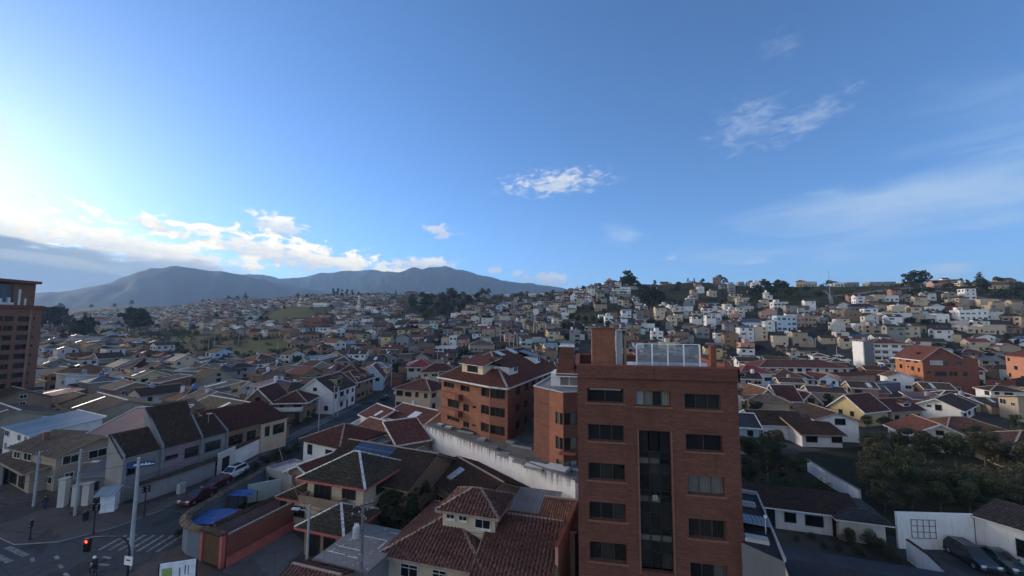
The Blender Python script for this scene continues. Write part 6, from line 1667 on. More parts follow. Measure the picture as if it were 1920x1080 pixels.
q = ap_[1] + e_ * 5.0 + f_ * 1.35; m = MB(); m.slab([(-1.2, -1.2, 8.75), (1.2, -1.2, 8.75), (1.2, 1.2, 9.1), (-1.2, 1.2, 9.1)], .06, 'metal_lightblue'); m.build('canopy', da, (q.x, q.y, 0), math.atan2(f_.y, f_.x))
q = ap_[1] + e_ * 3.6 + f_ * .5; m = MB(); m.tube([(0, 0, 8.6), (0, 0, 9.7)], .035, 'white_trim', 6); m.lathe([(0, 0), (.1, .05), (.1, .2), (0, .25)], 'white_paint', 10, (0, 0, 9.7)); m.build('roof_lamp', da, (q.x, q.y, 0))
house('gabled_house', 'pale blue white house with glossy dark panels beside the tower flank', 'house', 42.5, 79, R(-14), 9, 8, 5.0, 0, 'gable_x', 'wall_blue', 'metal_dark', .5, .4, 'white_trim', 'white_trim', W_DARK, 2, extras=[('skylight', -.3, 3.0, .4, .8, 'metal_lightblue')])
house('gabled_house', 'white house with arched gable window under a long brown roof', 'house', 68.2, 87.5, R(-8), 8.0, 9, 4.4, 0, 'gable_y', 'wall_white', 'tile_brown', .6, .36, 'tan_ridge', 'tan_ridge', W_DARK, 1, split=True, wins=[('F', 4.6, 3.4, 2.0, 1.3)])
house('gabled_house', 'white lower wing with two wide windows below the arched gable', 'house', 61.6, 82.0, R(-3), 7.6, 5.4, 2.5, 0, 'shed', 'wall_white', 'tile_brown', .6, .3, None, 'tan_ridge', W_DARK, 1, split=True, tiles=True, wins=[('F', 1.8, .9, 2.2, 1.2), ('F', 6.6, .9, 2.0, 1.2)])
house('gabled_house', 'brown roofed west wing spreading beside the arched white gable', 'house', 57.2, 88.5, R(-8), 9.5, 9, 3.2, 0, 'gable_x', 'wall_white', 'tile_brown', .7, .4, 'tan_ridge', None, W_DARK, 1, wins=[], tiles=True)
house('gabled_house', 'white wedge gabled house with a very long brown roof slope', 'house', 116.5, 108, R(33), 15, 8.5, 3.0, 0, 'gable_x', 'wall_white', 'tile_brown', .8, .5, 'tan_ridge', 'white_trim', W_DARK, 1, split=True, wins=[('L', 4.6, 2.2, 1.2, 1.5), ('L', 2.9, 2.8, .8, .5), ('F', 4, .8, 3.0, 1.2), ('F', 9, .8, 2.2, 1.2)])
house('gabled_house', 'pale yellow gable house under a dark red roof behind the garden trees', 'house', 86.5, 100, R(20), 9, 7.5, 3.6, 0, 'gable_x', 'wall_yellow', 'tile_wine', .5, .85, 'tan_ridge', 'white_trim', W_DARK, 1, wins=[('L', 2.5, 2.0, .8, 1.2), ('L', 5, 2.0, .8, 1.2)])
house('gabled_house', 'dark red roof with small white eyebrow dormer by the yellow gable', 'house', 97, 103, R(12), 10, 8, 3.2, 0, 'gable_x', 'wall_beige', 'tile_wine', .6, .5, 'tan_ridge', None, W_DARK, 1, extras=[('dormer', .3, 2.4, .7, .35, 'wall_white', 'tile_wine')])
house('hip_roof_house', 'red hip with white rakes half buried in the garden trees', 'house', 83, 80, R(-20), 9, 8, 3.0, 0, 'gable_y', 'wall_offwhite', 'tile_red', .6, .5, 'tan_ridge', 'white_trim', W_DARK, 1)
house('hip_roof_house', 'broad brown hip roof at the edge of the garden trees', 'house', 92, 70, R(-15), 15, 11, 3.2, 0, 'hip', 'wall_beige', 'tile_brown', .8, .42, 'tan_ridge', None, W_DARK, 1)
house('hip_roof_house', 'low orange red tiled roof before the white wedge gable', 'house', 96, 86, R(-8), 11, 8, 2.8, 0, 'hip', 'wall_beige', 'tile_terracotta', .7, .4, 'tan_ridge', None, W_DARK, 1)
# orange building with the big gable
ob = thing('gabled_block', 'orange four storey gabled building with red roof and mauve ground floor', 'building', (145.2, 141, .3), 0)
ok = Vector((145.2, 141)); oR = Vector((160.8, 137.2)); ot = (oR - ok).normalized(); on_ = Vector((-ot.y, ot.x)); orr = math.atan2(ot.y, ot.x)
ob.rotation_euler = (0, 0, orr); claim(*((ok + oR) / 2 + on_ * 7), orr, 17, 15)
m = MB(); gw = 11.0; D_ = 14.0; eh, gh = 11.8, 16.2
ax = 5.2
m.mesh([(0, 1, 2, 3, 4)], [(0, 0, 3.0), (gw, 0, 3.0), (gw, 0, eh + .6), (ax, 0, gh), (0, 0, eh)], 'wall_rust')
m.mesh([(0, 1, 2, 3)], [(0, D_, 3.0), (0, 0, 3.0), (0, 0, eh), (0, D_, eh)], 'wall_orange')  # left side coloured lighter than the gable front, painting in the light on it
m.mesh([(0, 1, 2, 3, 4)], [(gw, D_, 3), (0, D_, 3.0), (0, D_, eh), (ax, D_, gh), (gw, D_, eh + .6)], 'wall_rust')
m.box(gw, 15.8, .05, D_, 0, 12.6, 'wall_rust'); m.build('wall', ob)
m = MB(); m.box(.5, gw - .01, .4, D_ - .3, -1.5, 2.99, 'wall_mauve'); m.box(.45, .49, 1.2, D_ - .3, -1.5, 2.98, 'wall_orange'); m.build('ground_floor', ob)
m = MB(); m.slab([(-.7, -.6, eh - .35), (ax, -.6, gh + .25), (ax, D_ + .5, gh + .25), (-.7, D_ + .5, eh - .35)], .2, 'tile_red', 'white_trim'); m.slab([(ax, -.6, gh + .25), (gw + .3, -.6, eh + .75), (gw + .3, D_ + .5, eh + .75), (ax, D_ + .5, gh + .25)], .2, 'tile_wine', 'white_trim'); oro = m.build('roof', ob)
m = MB(); m.bar((-.75, -.6, eh - .5), (-.75, D_ + .5, eh - .5), .2, .35, 'white_trim'); m.build('gutter', oro)
m = MB(); m.box(1.2, 2.4, 4, 5.6, 13.0, 14.1, 'tile_wine'); m.build('dormer', oro)
for x, z, w_, h_, st in ((5.0, 13.6, 1.2, .9, W_DARK), (4.0, 10.0, 3.6, 1.5, W_PALE), (6.6, 10.0, 1.6, 1.4, W_DARK), (10.2, 10.2, 1.4, 1.3, W_DARK), (1.6, 7.0, 1.0, .7, W_DARK), (5.0, 6.2, 3.2, 1.6, W_DARK), (7.9, 6.4, .9, 1.5, W_DARK), (9.2, 6.4, .9, 1.5, W_DARK), (12.0, 6.4, 1.2, 1.5, W_DARK)):
    window(ob, (x, -.012, z), 0, w_, h_, st)
for x, w_ in ((2.4, 2.4), (5.8, 3.0), (9.4, 2.2)): window(ob, (x, .388, 1.0), 0, w_, 1.3, W_GREY)
for y, z, w_, h_ in ((2.0, 7.2, .9, 1.5), (5.0, 7.4, 1.2, 1.5), (7.2, 8.2, .7, .7), (11, 7.6, 1.4, 1.5), (3.0, 10.4, 1.6, .9), (7, 10.3, 2.2, 1.0), (11, 10.4, .9, .7), (4.5, 4.0, .8, 1.0), (6.5, 3.6, 1.2, 1.4)): window(ob, (-.012, y, z), R(-90), w_, h_, W_DARK)
m = MB(); m.box(-.03, -.004, 4.0, 4.15, 3, eh - .4, 'wall_rust'); m.box(-.03, -.004, 9.2, 9.35, 3, eh - .4, 'wall_rust'); m.build('pilaster', ob)
wall_run('boundary_wall', 'rust red yard wall beside the orange gabled building', [(161.2, 136), (168, 133.5), (170, 137)], 6.0, 'wall_rust', .3)
wall_run('boundary_wall', 'long pinkish brick wall below the white balconied apartments', [tuple(Vector(ray(1604, 670).xy * 182)), tuple(Vector(ray(1655, 685).xy * 163))], 3.2, 'brick_bare', .3, z=T(*(ray(1630, 680).xy * 172)) - .5)
# white apartments with the grey stair tower
wa = Vector(ray(1644, 660).xy * 180); wb = Vector(ray(1716, 660).xy * 176)
wt2 = (wb - wa).normalized(); wc = (wa + wb) / 2 + Vector((-wt2.y, wt2.x)) * 6; war = math.atan2(wt2.y, wt2.x); wl_ = (wb - wa).length
wz = CAMZ + ray(1650, 690).z * 180
hw_ = []
for f in range(4):
    for x in (1.8, 4.6, 8.2, 11.6, 15.0):
        if x < wl_ - 1: hw_.append(('F', x, .9 + f * 2.7, 2.2, 1.25))
wap = house('apartment_block', 'white balconied apartments with red roof and a grey stair tower', 'apartment building', wc.x, wc.y, war, wl_, 12, 10.8, wz, 'hip', 'wall_white', 'tile_red', .6, .35, 'tan_ridge', 'white_trim', W_GREY, 4, wins=hw_, extras=[('chimney', -.2, -.2, .8, 'wall_white')])
for f in range(4):
    m = MB(); m.box(-wl_ / 2 + .3, -wl_ / 2 + 6.2, -7.0, -6.004, f * 2.7 - .1, f * 2.7 + .75, 'wall_white'); m.build('balcony', wap)
m = MB(); m.box(-wl_ / 2 - 3.6, -wl_ / 2 - .004, -6.8, 2, -3, 11.5, 'wall_darkgrey'); m.box(-wl_ / 2 - 4.0, -wl_ / 2 - 3.604, -7, 2.2, -3, 11.4, 'wall_white'); m.build('stair_tower', wap)
# big hipped institute and its neighbours
house('institute', 'long red hipped building with white verandah behind the gabled houses', 'building', *from_px((1424, 688), (1592, 690), 6.2, 13), 5.6, .8, 'hip', 'wall_white', 'tile_red', 1.0, .36, 'tan_ridge', 'white_trim', W_DARK, 2, split=True, dens=.8)
house('hip_roof_house', 'white two storey house with bright red hip beside the tower corner', 'house', *from_px((1386, 699), (1449, 700), 6.6, 9), 6.6, 0, 'hip', 'wall_white', 'metal_red', .6, .5, 'tan_ridge', 'white_trim', W_DARK, 2, split=True, wins=[('F', 2.2, 3.9, 2.4, 1.2), ('F', 9.8, 3.9, 2.4, 1.2), ('F', 5.8, 4.6, 1.0, .5), ('F', 3, 1.0, 2.4, 1.2), ('F', 7, .05, 1.0, 2.1)])
house('hip_roof_house', 'cream house with orange brown roof between two red roofed white houses', 'house', *from_px((1451, 706), (1508, 708), 5.6, 9), 5.6, 0, 'hip', 'wall_cream', 'tile_terracotta', .6, .5, 'tan_ridge', 'white_trim', W_STD, 2, split=True, wins=[('F', 3.0, 3.3, 2.0, 1.3), ('F', 7.4, 3.3, 2.0, 1.3)])
house('hip_roof_house', 'white wing with dark roof at the end of the cream house', 'house', *from_px((1508, 711), (1529, 711), 5.0, 6), 5.0, 0, 'shed', 'wall_offwhite', 'tile_dark', .4, .2, None, 'white_trim', W_DARK, 2)
house('gabled_house', 'twin chalet with pinkish roof and taller white edged gable', 'house', *from_px((1414, 751), (1462, 752), 3.6, 9), 3.6, 0, 'gable_y', 'wall_beige', 'tile_terracotta', .8, .95, 'white_trim', 'white_trim', W_DARK, 1, split=True, wins=[('F', 3.2, 3.0, 1.4, 1.0)])
house('gabled_house', 'dark red roof strip joining the twin chalets', 'house', *from_px((1462, 750), (1502, 751), 3.6, 8), 3.6, 0, 'gable_x', 'wall_beige', 'tile_wine', .5, .85, 'white_trim', 'white_trim', W_DARK, 1)
house('gabled_house', 'twin chalet with dark glazed gable and white porch', 'house', *from_px((1503, 751), (1535, 752), 3.4, 9), 3.4, 0, 'gable_y', 'wall_beige', 'tile_red', .8, .95, 'white_trim', 'white_trim', W_DARK, 1, split=True, wins=[('F', 2.4, 2.7, 1.6, 1.4), ('F', 2.4, .2, 2.6, 1.8)])
house('unfinished_house', 'bare brick unfinished house wall with no windows', 'house', *from_px((1575, 706), (1641, 704), 6.0, 9), 6.0, 0, 'gable_x', 'brick_bare', 'tile_wine', .1, .18, None, None, W_DARK, 2, wins=[])
house('gabled_house', 'white gable and wine red curved roof against the bare brick house', 'house', *from_px((1534, 712), (1572, 712), 5.0, 8), 5.0, 0, 'gable_y', 'wall_white', 'tile_wine', .6, .5, 'tan_ridge', 'white_trim', W_DARK, 2)
house('shed', 'dark blue shed with a white roof edge before the dark slope', 'shed', *from_px((1643, 722), (1688, 720), 3.5, 7), 3.5, 0, 'shed_back', 'wall_darkgrey', 'metal_grey', .3, .08, None, 'white_trim', W_DARK, 1, wins=[])
house('villa', 'salmon pink corner building at the frame edge above a terracotta wall', 'house', 195, 147, R(-20), 12, 12, 12, None, 'gable_y', 'wall_salmon', 'tile_red', .5, .4, None, None, W_DARK, 4)
house('villa', 'white fronted house with wine red roof and pale blue lean-to', 'house', 178, 165, R(-12), 20, 10, 5.4, None, 'gable_x', 'wall_white', 'tile_wine', .6, .4, None, 'white_trim', W_STD, 2)
house('villa', 'broad dark brown roof below the terracotta wall', 'house', 176, 138, R(25), 14, 11, 3.6, None, 'hip', 'wall_beige', 'tile_dark', .8, .4, None, None, W_STD, 1)
# brick tower at the picture's edge
ft = thing('apartment_tower', 'far brown brick tower with dark window columns and glazed penthouse', 'apartment building', (-152.6, 105, 0), R(90))
claim(-150.5, 100, R(90), 44, 20)
A_, B_ = Vector((-25, -8)), Vector((16.5, -8)); B2 = Vector((16.5, 12)); A2 = Vector((-25, 12)); mb = MB(); fh = []
for f in range(9):
    for k in range(12):
        x = 10.5 - k * 3.15
        if k in (3, 7): continue
        fh.append((x, x + (2.9 if k % 2 == 0 else 2.2), 1.6 + f * 2.74, 3.1 + f * 2.74))
    fh.append((14.3, 14.8, 2.2 + f * 2.74, 2.9 + f * 2.74))
holes_wall(mb, A_, B_, 0, 27.4, [(h[0] + 25, h[1] + 25, h[2], h[3]) for h in fh], .4, 'brick_brown')
for a, b in ((B_, B2), (B2, A2), (A2, A_)): holes_wall(mb, a, b, 0, 27.4, [], .2, 'brick_brown')
mb.face([(*A_, 27.4), (*B_, 27.4), (*B2, 27.4), (*A2, 27.4)], 'concrete'); mb.build('wall', ft)
for i, h in enumerate(fh):
    w_ = h[1] - h[0]; m = MB(); m.box(0, w_, 0, .04, 0, h[3] - h[2], 'glass_dark' if i % 3 else 'glass_curtain2'); wo = m.build('window', ft, (h[0], -8 + .32, h[2]))
    m = MB(); m.box(0, w_, -.06, -.002, .0, .08, 'dark_trim'); m.box(w_ / 2 - .04, w_ / 2 + .04, -.06, -.002, .081, h[3] - h[2], 'dark_trim'); m.build('frame', wo)
for x in (-18.5, -9.6, -3.2, 3.1, 13.6):
    m = MB(); m.box(x - .35, x + .1, -8.22, -8.003, 0, 27.2, 'brick_bare'); m.build('pilaster', ft)
m = MB(); m.box(-25.3, 16.8, -8.5, 12.3, 27.4, 28.3, 'wall_rust'); m.build('cornice', ft)
m = MB(); m.box(11.2, 16.6, -5, 11, 28.3, 35, 'brick_brown'); m.box(-25, 11.18, -4.5, 11, 28.3, 34.4, 'glass_blue'); m.box(-25, 16.8, -6.6, 11.5, 35, 35.8, 'wall_rust'); pho = m.build('penthouse', ft)
for x in (-14, -9, -4.5, 1, 3.2, 5.1, 8.2, 10.0, 12.4, 14.0):
    m = MB(); m.box(x, x + rng.uniform(.25, .6), -5.2, -4.55, 28.3, 28.3 + rng.uniform(1.6, 5.2), 'wall_white'); m.build('glazing_bar', pho)
m = MB(); m.box(-25, -12, -8.2, -8.0, 28.3, 29.3, 'wall_white'); m.box(2, 9, -8.2, -8.0, 28.3, 29.0, 'wall_white'); m.build('terrace_rail', ft)
# ------------------------------------------------------------------ the town beyond: where each house stands was read off the photograph
LANDMARKS = [('the lone ridge pine', 1180, 525), ('the dark conifer clump', 1222, 558), ('the spreading ridge tree', 1728, 525), ('the white balconied apartments', 1670, 650),
 ('the orange gabled building', 1755, 695), ('the bare brick house', 1608, 715), ('the red hipped institute', 1505, 690), ('the roof terrace screen', 1250, 660), ('the orange brick block', 930, 690),
 ('the broad wine hip roof', 775, 715), ('the blue chalet', 705, 700), ('the steep edged chalet', 530, 735), ('the green hill field', 530, 585), ('the dark valley wood', 815, 580), ('the steel lattice mast', 1003, 620),
 ('the edge brick tower', 60, 610), ('the round valley trees', 255, 600), ('the cone valley tree', 155, 605), ('the brick hillside block', 580, 600), ('the grey warehouse', 150, 640), ('the scrub bank', 430, 650),
 ('the tan ridge lookout', 1345, 525), ('the pale blue tower house', 1475, 605), ('the pink hillside gable', 1442, 585), ('the white cube house', 1142, 600), ('the olive brown roof', 190, 720), ('the wedge gabled house', 1790, 765)]
ORD = 'first second third fourth fifth sixth seventh eighth ninth tenth eleventh twelfth thirteenth fourteenth fifteenth sixteenth seventeenth eighteenth nineteenth twentieth'.split()
PENDING = []
def later(root, attr, x, y, z): PENDING.append((root, attr, *pix(x, y, z)))
def label_all():
    B = {}
    for root, attr, px, py in PENDING:
        best = min(LANDMARKS, key=lambda l: (l[1] - px) ** 2 + ((l[2] - py) * 2.2) ** 2)
        dx, dy = px - best[1], (py - best[2]) * 2.2
        rel = ('beyond' if dy < 0 else 'before') if abs(dy) > abs(dx) else ('west of' if dx < 0 else 'east of')
        B.setdefault((attr, rel, best[0]), []).append((dx * dx + dy * dy, root))
    for (attr, rel, lm), v in B.items():
        v.sort(key=lambda q: q[0])
        for i, (_, root) in enumerate(v):
            o = '' if len(v) == 1 else ORD[i] + ' ' if i < 20 else ORD[i % 20] + ' outer '
            root['label'] = f'{attr}, {o}{rel} {lm}'
WN = {'wall_white': 'white', 'wall_offwhite': 'chalky', 'wall_cream': 'cream', 'wall_yellow': 'yellow', 'wall_beige': 'beige', 'wall_grey': 'grey', 'wall_pink': 'pink', 'wall_salmon': 'salmon', 'wall_blue': 'pale blue', 'wall_tan': 'tan', 'brick_brown': 'brick', 'brick_bare': 'bare brick', 'wall_ochre': 'ochre', 'wall_mint': 'mint', 'wall_red': 'dark red', 'wall_orange': 'orange', 'brick_orange': 'orange brick', 'wall_rust': 'rust red'}
RN = {'tile_brown': 'brown', 'tile_dark': 'dark', 'tile_red': 'red', 'tile_wine': 'wine red', 'tile_terracotta': 'terracotta', 'tile_tan': 'tan', 'tile_olive': 'olive', 'tile_grey': 'grey', 'tile_blackred': 'blackish', 'metal_grey': 'grey sheet', 'metal_blue': 'blue', 'metal_lightblue': 'light blue', 'metal_red': 'bright red', 'metal_teal': 'teal', 'metal_dark': 'dark sheet', 'concrete': 'concrete'}
NUM = {1: 'one', 2: 'two', 3: 'three', 4: 'four'}
def attr_of(wall, roofm, roof, floors):
    r_ = 'flat roof' if roof == 'flat' else {'gable_x': 'gable roof', 'gable_y': 'front gable', 'hip': 'hip roof', 'shed': 'lean roof', 'shed_back': 'lean roof'}[roof]
    rn = '' if roof == 'flat' else RN.get(roofm, 'brown') + ' '
    return f'{WN.get(wall, "pale")} {NUM[floors]} storey house with {rn}{r_}'
def ont(px, py):
    """ground point seen at a picture point; a point just above the crest falls back to the crest"""
    for lift in range(12):
        d = ray(px, py + lift * 1.5); t = 100.0
        far = 640 if px > 1040 else 3000
        while t < far:
            if CAMZ + d.z * t <= T(d.x * t, t + CAMY): return d.x * t, t + CAMY, T(d.x * t, t + CAMY)
            t += 1.0 if t < 600 else 4.0
    return d.x * 1500, 1500, T(d.x * 1500, 1500)
def ribbon(name, pts, wd, m):
    # a lane laid over the slope, following the ground
    P = [Vector(ont(*p)[:2]) for p in pts]; Q = []
    for a, b in zip(P, P[1:]):
        n = max(1, int((b - a).length / 3)); Q += [a.lerp(b, k / n) for k in range(n)]
    Q.append(P[-1]); mb = MB(); V = []
    for k, q in enumerate(Q):
        t = (Q[min(k + 1, len(Q) - 1)] - Q[max(k - 1, 0)]).normalized(); n = Vector((-t.y, t.x)) * wd / 2
        for s in (-1, -.33, .33, 1):
            c = q + n * s; V.append((c.x, c.y, T(c.x, c.y) + .3))
    mb.mesh([(k * 4 + j, k * 4 + j + 1, (k + 1) * 4 + j + 1, (k + 1) * 4 + j) for k in range(len(Q) - 1) for j in range(3)], V, m)
    o = mb.build(name); o['kind'] = 'structure'
    for q in Q: claim(q.x, q.y, 0, wd + 1, wd + 1)
ribbon('hill_road', [(1562, 556), (1610, 551), (1660, 545), (1712, 541)], 7, 'dirt_road')
ribbon('hill_road', [(1752, 545), (1800, 553), (1850, 561), (1930, 568)], 6, 'dirt_road')
ribbon('hill_road', [(1560, 664), (1590, 677), (1612, 690)], 6, 'asphalt')
ribbon('hill_path', [(1545, 545), (1556, 556), (1560, 570)], 3, 'dirt_road')
_hr = random.Random(5)
W, O, CR, Y, BE, G, PK, SA, BL, TN, BB, BR, MI, RD, OR_ = 'wall_white', 'wall_offwhite', 'wall_cream', 'wall_yellow', 'wall_beige', 'wall_grey', 'wall_pink', 'wall_salmon', 'wall_blue', 'wall_tan', 'brick_brown', 'brick_bare', 'wall_mint', 'wall_red', 'wall_orange'
FL, GX, GY, HP, SH = 'flat', 'gable_x', 'gable_y', 'hip', 'shed'
tb_, td, tr, tw_, te, tt_, to, tg = 'tile_brown', 'tile_dark', 'tile_red', 'tile_wine', 'tile_terracotta', 'tile_tan', 'tile_olive', 'tile_grey'
mg, ml, mt_, md_ = 'metal_grey', 'metal_lightblue', 'metal_teal', 'metal_dark'
HPL = [ # picture x of the middle, y of the foot, width, wall height (pixels), wall, roof form, roof, storeys, turn
 (1172,551,23,13,W,FL,'concrete',2,-5),(1172,561,24,9,G,FL,'concrete',1,-5),(1258,588,12,15,W,FL,'concrete',3,-8),(1291,585,18,10,W,FL,'concrete',2,-8),(1142,611,17,19,W,FL,'concrete',3,-6),(1130,598,16,7,W,FL,'concrete',1,-6),(1170,611,15,12,W,FL,'concrete',2,-8),(1215,621,28,14,W,FL,'concrete',2,-8),(1206,607,24,8,O,GX,mg,1,-8),(1103,620,13,9,W,GX,tb_,1,0),
 (1172,591,13,8,CR,FL,'concrete',1,0),(1127,583,25,12,BE,FL,'concrete',2,-5),(1198,578,14,9,O,FL,'concrete',2,-5),(1229,587,20,9,G,GX,tg,2,-8),(1296,621,28,11,BE,HP,tt_,1,-10),(1326,623,14,7,RD,GX,'metal_red',1,-8),(1337,578,26,7,W,GX,mt_,1,-8),(1355,595,13,13,W,FL,'concrete',3,-12),(1373,595,15,15,W,FL,'concrete',3,-12),(1397,566,16,8,W,GX,tb_,2,-10),
 (1403,585,22,10,O,FL,'concrete',2,-10),(1442,597,30,14,PK,GY,te,3,-20),(1465,582,27,16,W,FL,'concrete',3,-12),(1476,622,36,31,'wall_blue',FL,'concrete',4,-15),(1502,614,14,21,PK,FL,'concrete',3,-15),(1520,614,21,20,BE,FL,'concrete',3,-15),(1410,616,38,12,W,GX,'metal_blue',2,-12),(1546,607,14,12,G,FL,'concrete',3,-15),
 (1502,536,16,11,Y,HP,tb_,2,-30),(1521,536,22,9,O,FL,'concrete',2,-12),(1345,537,16,18,TN,FL,'concrete',3,-25),(1411,533,18,12,O,HP,tb_,2,-15),(1390,529,11,8,G,FL,'concrete',2,-10),  # yellow wall here stands in for warm sunlight on the ridge
 (1576,533,22,7,W,FL,'concrete',2,-12),(1600,533,22,8,G,FL,'concrete',2,-12),(1656,535,46,8,G,FL,'concrete',2,-14),(1768,540,30,12,PK,GX,te,2,-18),(1866,542,44,8,Y,GX,tt_,2,-20),(1700,536,20,7,O,FL,'concrete',1,-15),(1795,531,24,6,O,GX,te,1,-15),(1890,528,24,6,PK,GX,te,1,-15),  # wide yellow house: sunlit warmth put into its wall colour
 (1606,566,26,12,PK,GX,tw_,2,-25),(1630,567,18,12,BE,FL,'concrete',2,-18),(1650,567,20,14,CR,FL,'concrete',3,-18),(1673,566,23,11,W,FL,'concrete',2,-18),(1691,566,13,9,G,FL,'concrete',2,-18),(1710,567,19,8,O,GX,tb_,2,-18),(1732,568,20,12,W,FL,'concrete',2,-18),
 (1583,584,26,12,W,GY,td,2,-22),(1615,584,38,10,G,GX,md_,2,-18),(1655,584,20,11,BE,FL,'concrete',2,-18),(1690,585,22,13,W,FL,'concrete',3,-18),(1716,585,22,9,G,GX,tg,2,-18),(1758,586,24,12,W,GY,td,2,-18),(1784,586,23,12,RD,FL,'concrete',2,-18),
 (1600,604,31,20,TN,FL,'concrete',3,-18),(1628,604,18,14,W,GX,tg,2,-18),(1666,604,20,18,CR,FL,'concrete',3,-18),(1693,604,32,17,W,FL,'concrete',3,-18),(1722,605,22,16,BE,FL,'concrete',3,-18),(1746,605,18,14,O,FL,'concrete',2,-18),(1769,605,21,16,W,FL,'concrete',3,-18),
 (1626,623,33,15,W,FL,'concrete',3,-16),(1703,624,24,14,W,FL,'concrete',2,-16),(1727,624,20,12,BE,FL,'concrete',2,-16),(1771,626,30,9,BE,HP,tw_,2,-16),(1655,622,20,10,O,GX,tg,2,-16),
 (1810,574,26,11,G,FL,'concrete',2,-20),(1833,574,18,11,OR_,FL,'concrete',2,-20),(1856,577,28,16,CR,FL,'concrete',3,-20),(1884,578,26,12,G,SH,td,2,-20),(1910,582,18,10,O,FL,'concrete',2,-20),
 (1827,602,46,20,W,FL,'concrete',3,-18),(1865,600,28,14,O,FL,'concrete',2,-20),(1897,604,26,12,BE,GX,td,2,-20),(1832,626,30,12,CR,FL,'concrete',2,-18),(1866,628,36,18,CR,FL,'concrete',3,-18),(1902,626,24,12,TN,HP,tw_,2,-18),(1812,622,22,10,O,FL,'concrete',2,-18),
 (739,607,40,9,W,FL,'concrete',2,-4),(704,616,28,8,BL,HP,ml,1,0),(679,635,15,8,W,FL,'concrete',2,0),(657,638,24,9,SA,FL,'concrete',2,0),(757,641,22,13,CR,GY,tw_,2,5),(782,643,22,12,CR,GX,tr,2,5),(834,649,15,14,CR,FL,'concrete',2,0),(849,649,14,19,W,FL,'concrete',3,0),(866,650,18,14,PK,GX,tr,3,0),(834,661,44,8,W,FL,'concrete',1,0),
 (946,606,22,13,O,FL,'concrete',3,0),(1011,602,17,11,TN,HP,tb_,2,0),(1037,602,25,11,BL,GX,tg,2,-5),(884,591,16,7,W,FL,'concrete',2,0),(907,616,26,6,W,FL,'concrete',1,0),(939,615,26,6,W,FL,'concrete',1,0),(980,634,34,10,TN,HP,tb_,2,0),(904,661,52,15,BE,HP,tt_,2,10),(941,656,24,11,BB,GX,tb_,2,5),(1066,612,24,10,O,GX,te,2,-5),
 (151,655,64,18,G,GX,mg,2,4),(255,651,48,15,PK,FL,'concrete',2,6),(202,652,30,10,G,GX,mg,1,5),(202,618,22,10,O,HP,td,2,5),(180,606,22,9,SA,GX,tr,2,5),
 (581,616,50,16,BB,HP,tr,3,-12),(609,629,36,16,W,HP,td,2,10),(484,633,34,12,SA,GX,tb_,2,12),(512,632,20,12,TN,GX,tb_,2,12),(534,633,22,17,TN,FL,'concrete',3,5),(578,638,42,12,TN,HP,tb_,2,5),(631,655,22,14,W,FL,'concrete',3,0),
 (440,621,20,9,W,FL,'concrete',2,5),(470,600,26,8,O,FL,'concrete',2,4),(410,606,24,8,O,GX,tb_,2,4),(600,575,30,7,W,FL,'concrete',2,0),(580,568,24,6,W,FL,'concrete',2,0),(640,585,24,8,W,GX,mg,1,0),(770,598,22,8,O,HP,mg,1,0),(890,560,14,5,W,FL,'concrete',1,0),(1000,556,12,6,W,FL,'concrete',1,0),(1020,554,14,5,W,FL,'concrete',1,0),(950,557,12,5,W,FL,'concrete',1,0),(860,556,14,5,O,FL,'concrete',1,0),(770,552,26,6,TN,HP,td,1,0),(795,550,22,5,O,FL,'concrete',1,0),
]
def rwin(r): return r.choice((W_STD, W_DARK, W_DARK, W_GREY, W_STD))
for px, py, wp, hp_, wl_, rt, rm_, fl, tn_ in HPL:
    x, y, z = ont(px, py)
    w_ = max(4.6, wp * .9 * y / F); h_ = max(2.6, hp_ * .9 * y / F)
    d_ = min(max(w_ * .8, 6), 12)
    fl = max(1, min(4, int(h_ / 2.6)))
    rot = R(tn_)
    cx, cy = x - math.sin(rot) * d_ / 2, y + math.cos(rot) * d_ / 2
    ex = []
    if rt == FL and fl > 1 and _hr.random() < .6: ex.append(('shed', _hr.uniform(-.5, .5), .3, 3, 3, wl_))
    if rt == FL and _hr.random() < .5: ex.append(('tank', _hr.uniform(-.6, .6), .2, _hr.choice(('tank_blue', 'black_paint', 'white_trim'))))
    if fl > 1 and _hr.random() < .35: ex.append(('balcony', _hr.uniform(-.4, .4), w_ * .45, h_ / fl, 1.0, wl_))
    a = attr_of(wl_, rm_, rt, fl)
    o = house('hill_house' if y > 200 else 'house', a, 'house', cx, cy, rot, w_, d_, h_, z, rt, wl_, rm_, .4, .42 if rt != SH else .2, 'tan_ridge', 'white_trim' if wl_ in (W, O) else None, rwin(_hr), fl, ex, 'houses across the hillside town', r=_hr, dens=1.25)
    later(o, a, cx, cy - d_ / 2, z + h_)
road_zone = lambda x, y: -48 < x < -33 and y < 152
def street_gap(px, py): return False
WALLS = [W] * 3 + [O] * 4 + [CR] * 3 + [BE] * 6 + [G] * 4 + [TN] * 3 + [PK, BL, TN, TN, BB, Y, SA, MI]
ROOFS = [tb_] * 8 + [to] * 5 + [td] * 4 + [tr] * 3 + [tw_] * 3 + [te] * 3 + [tt_] * 4 + [te] * 2 + [tg] + [mg] + [md_] + [ml, 'metal_blue', 'metal_mauve', 'metal_red', 'tile_blackred']
RN['metal_mauve'] = 'mauve'
cands = []
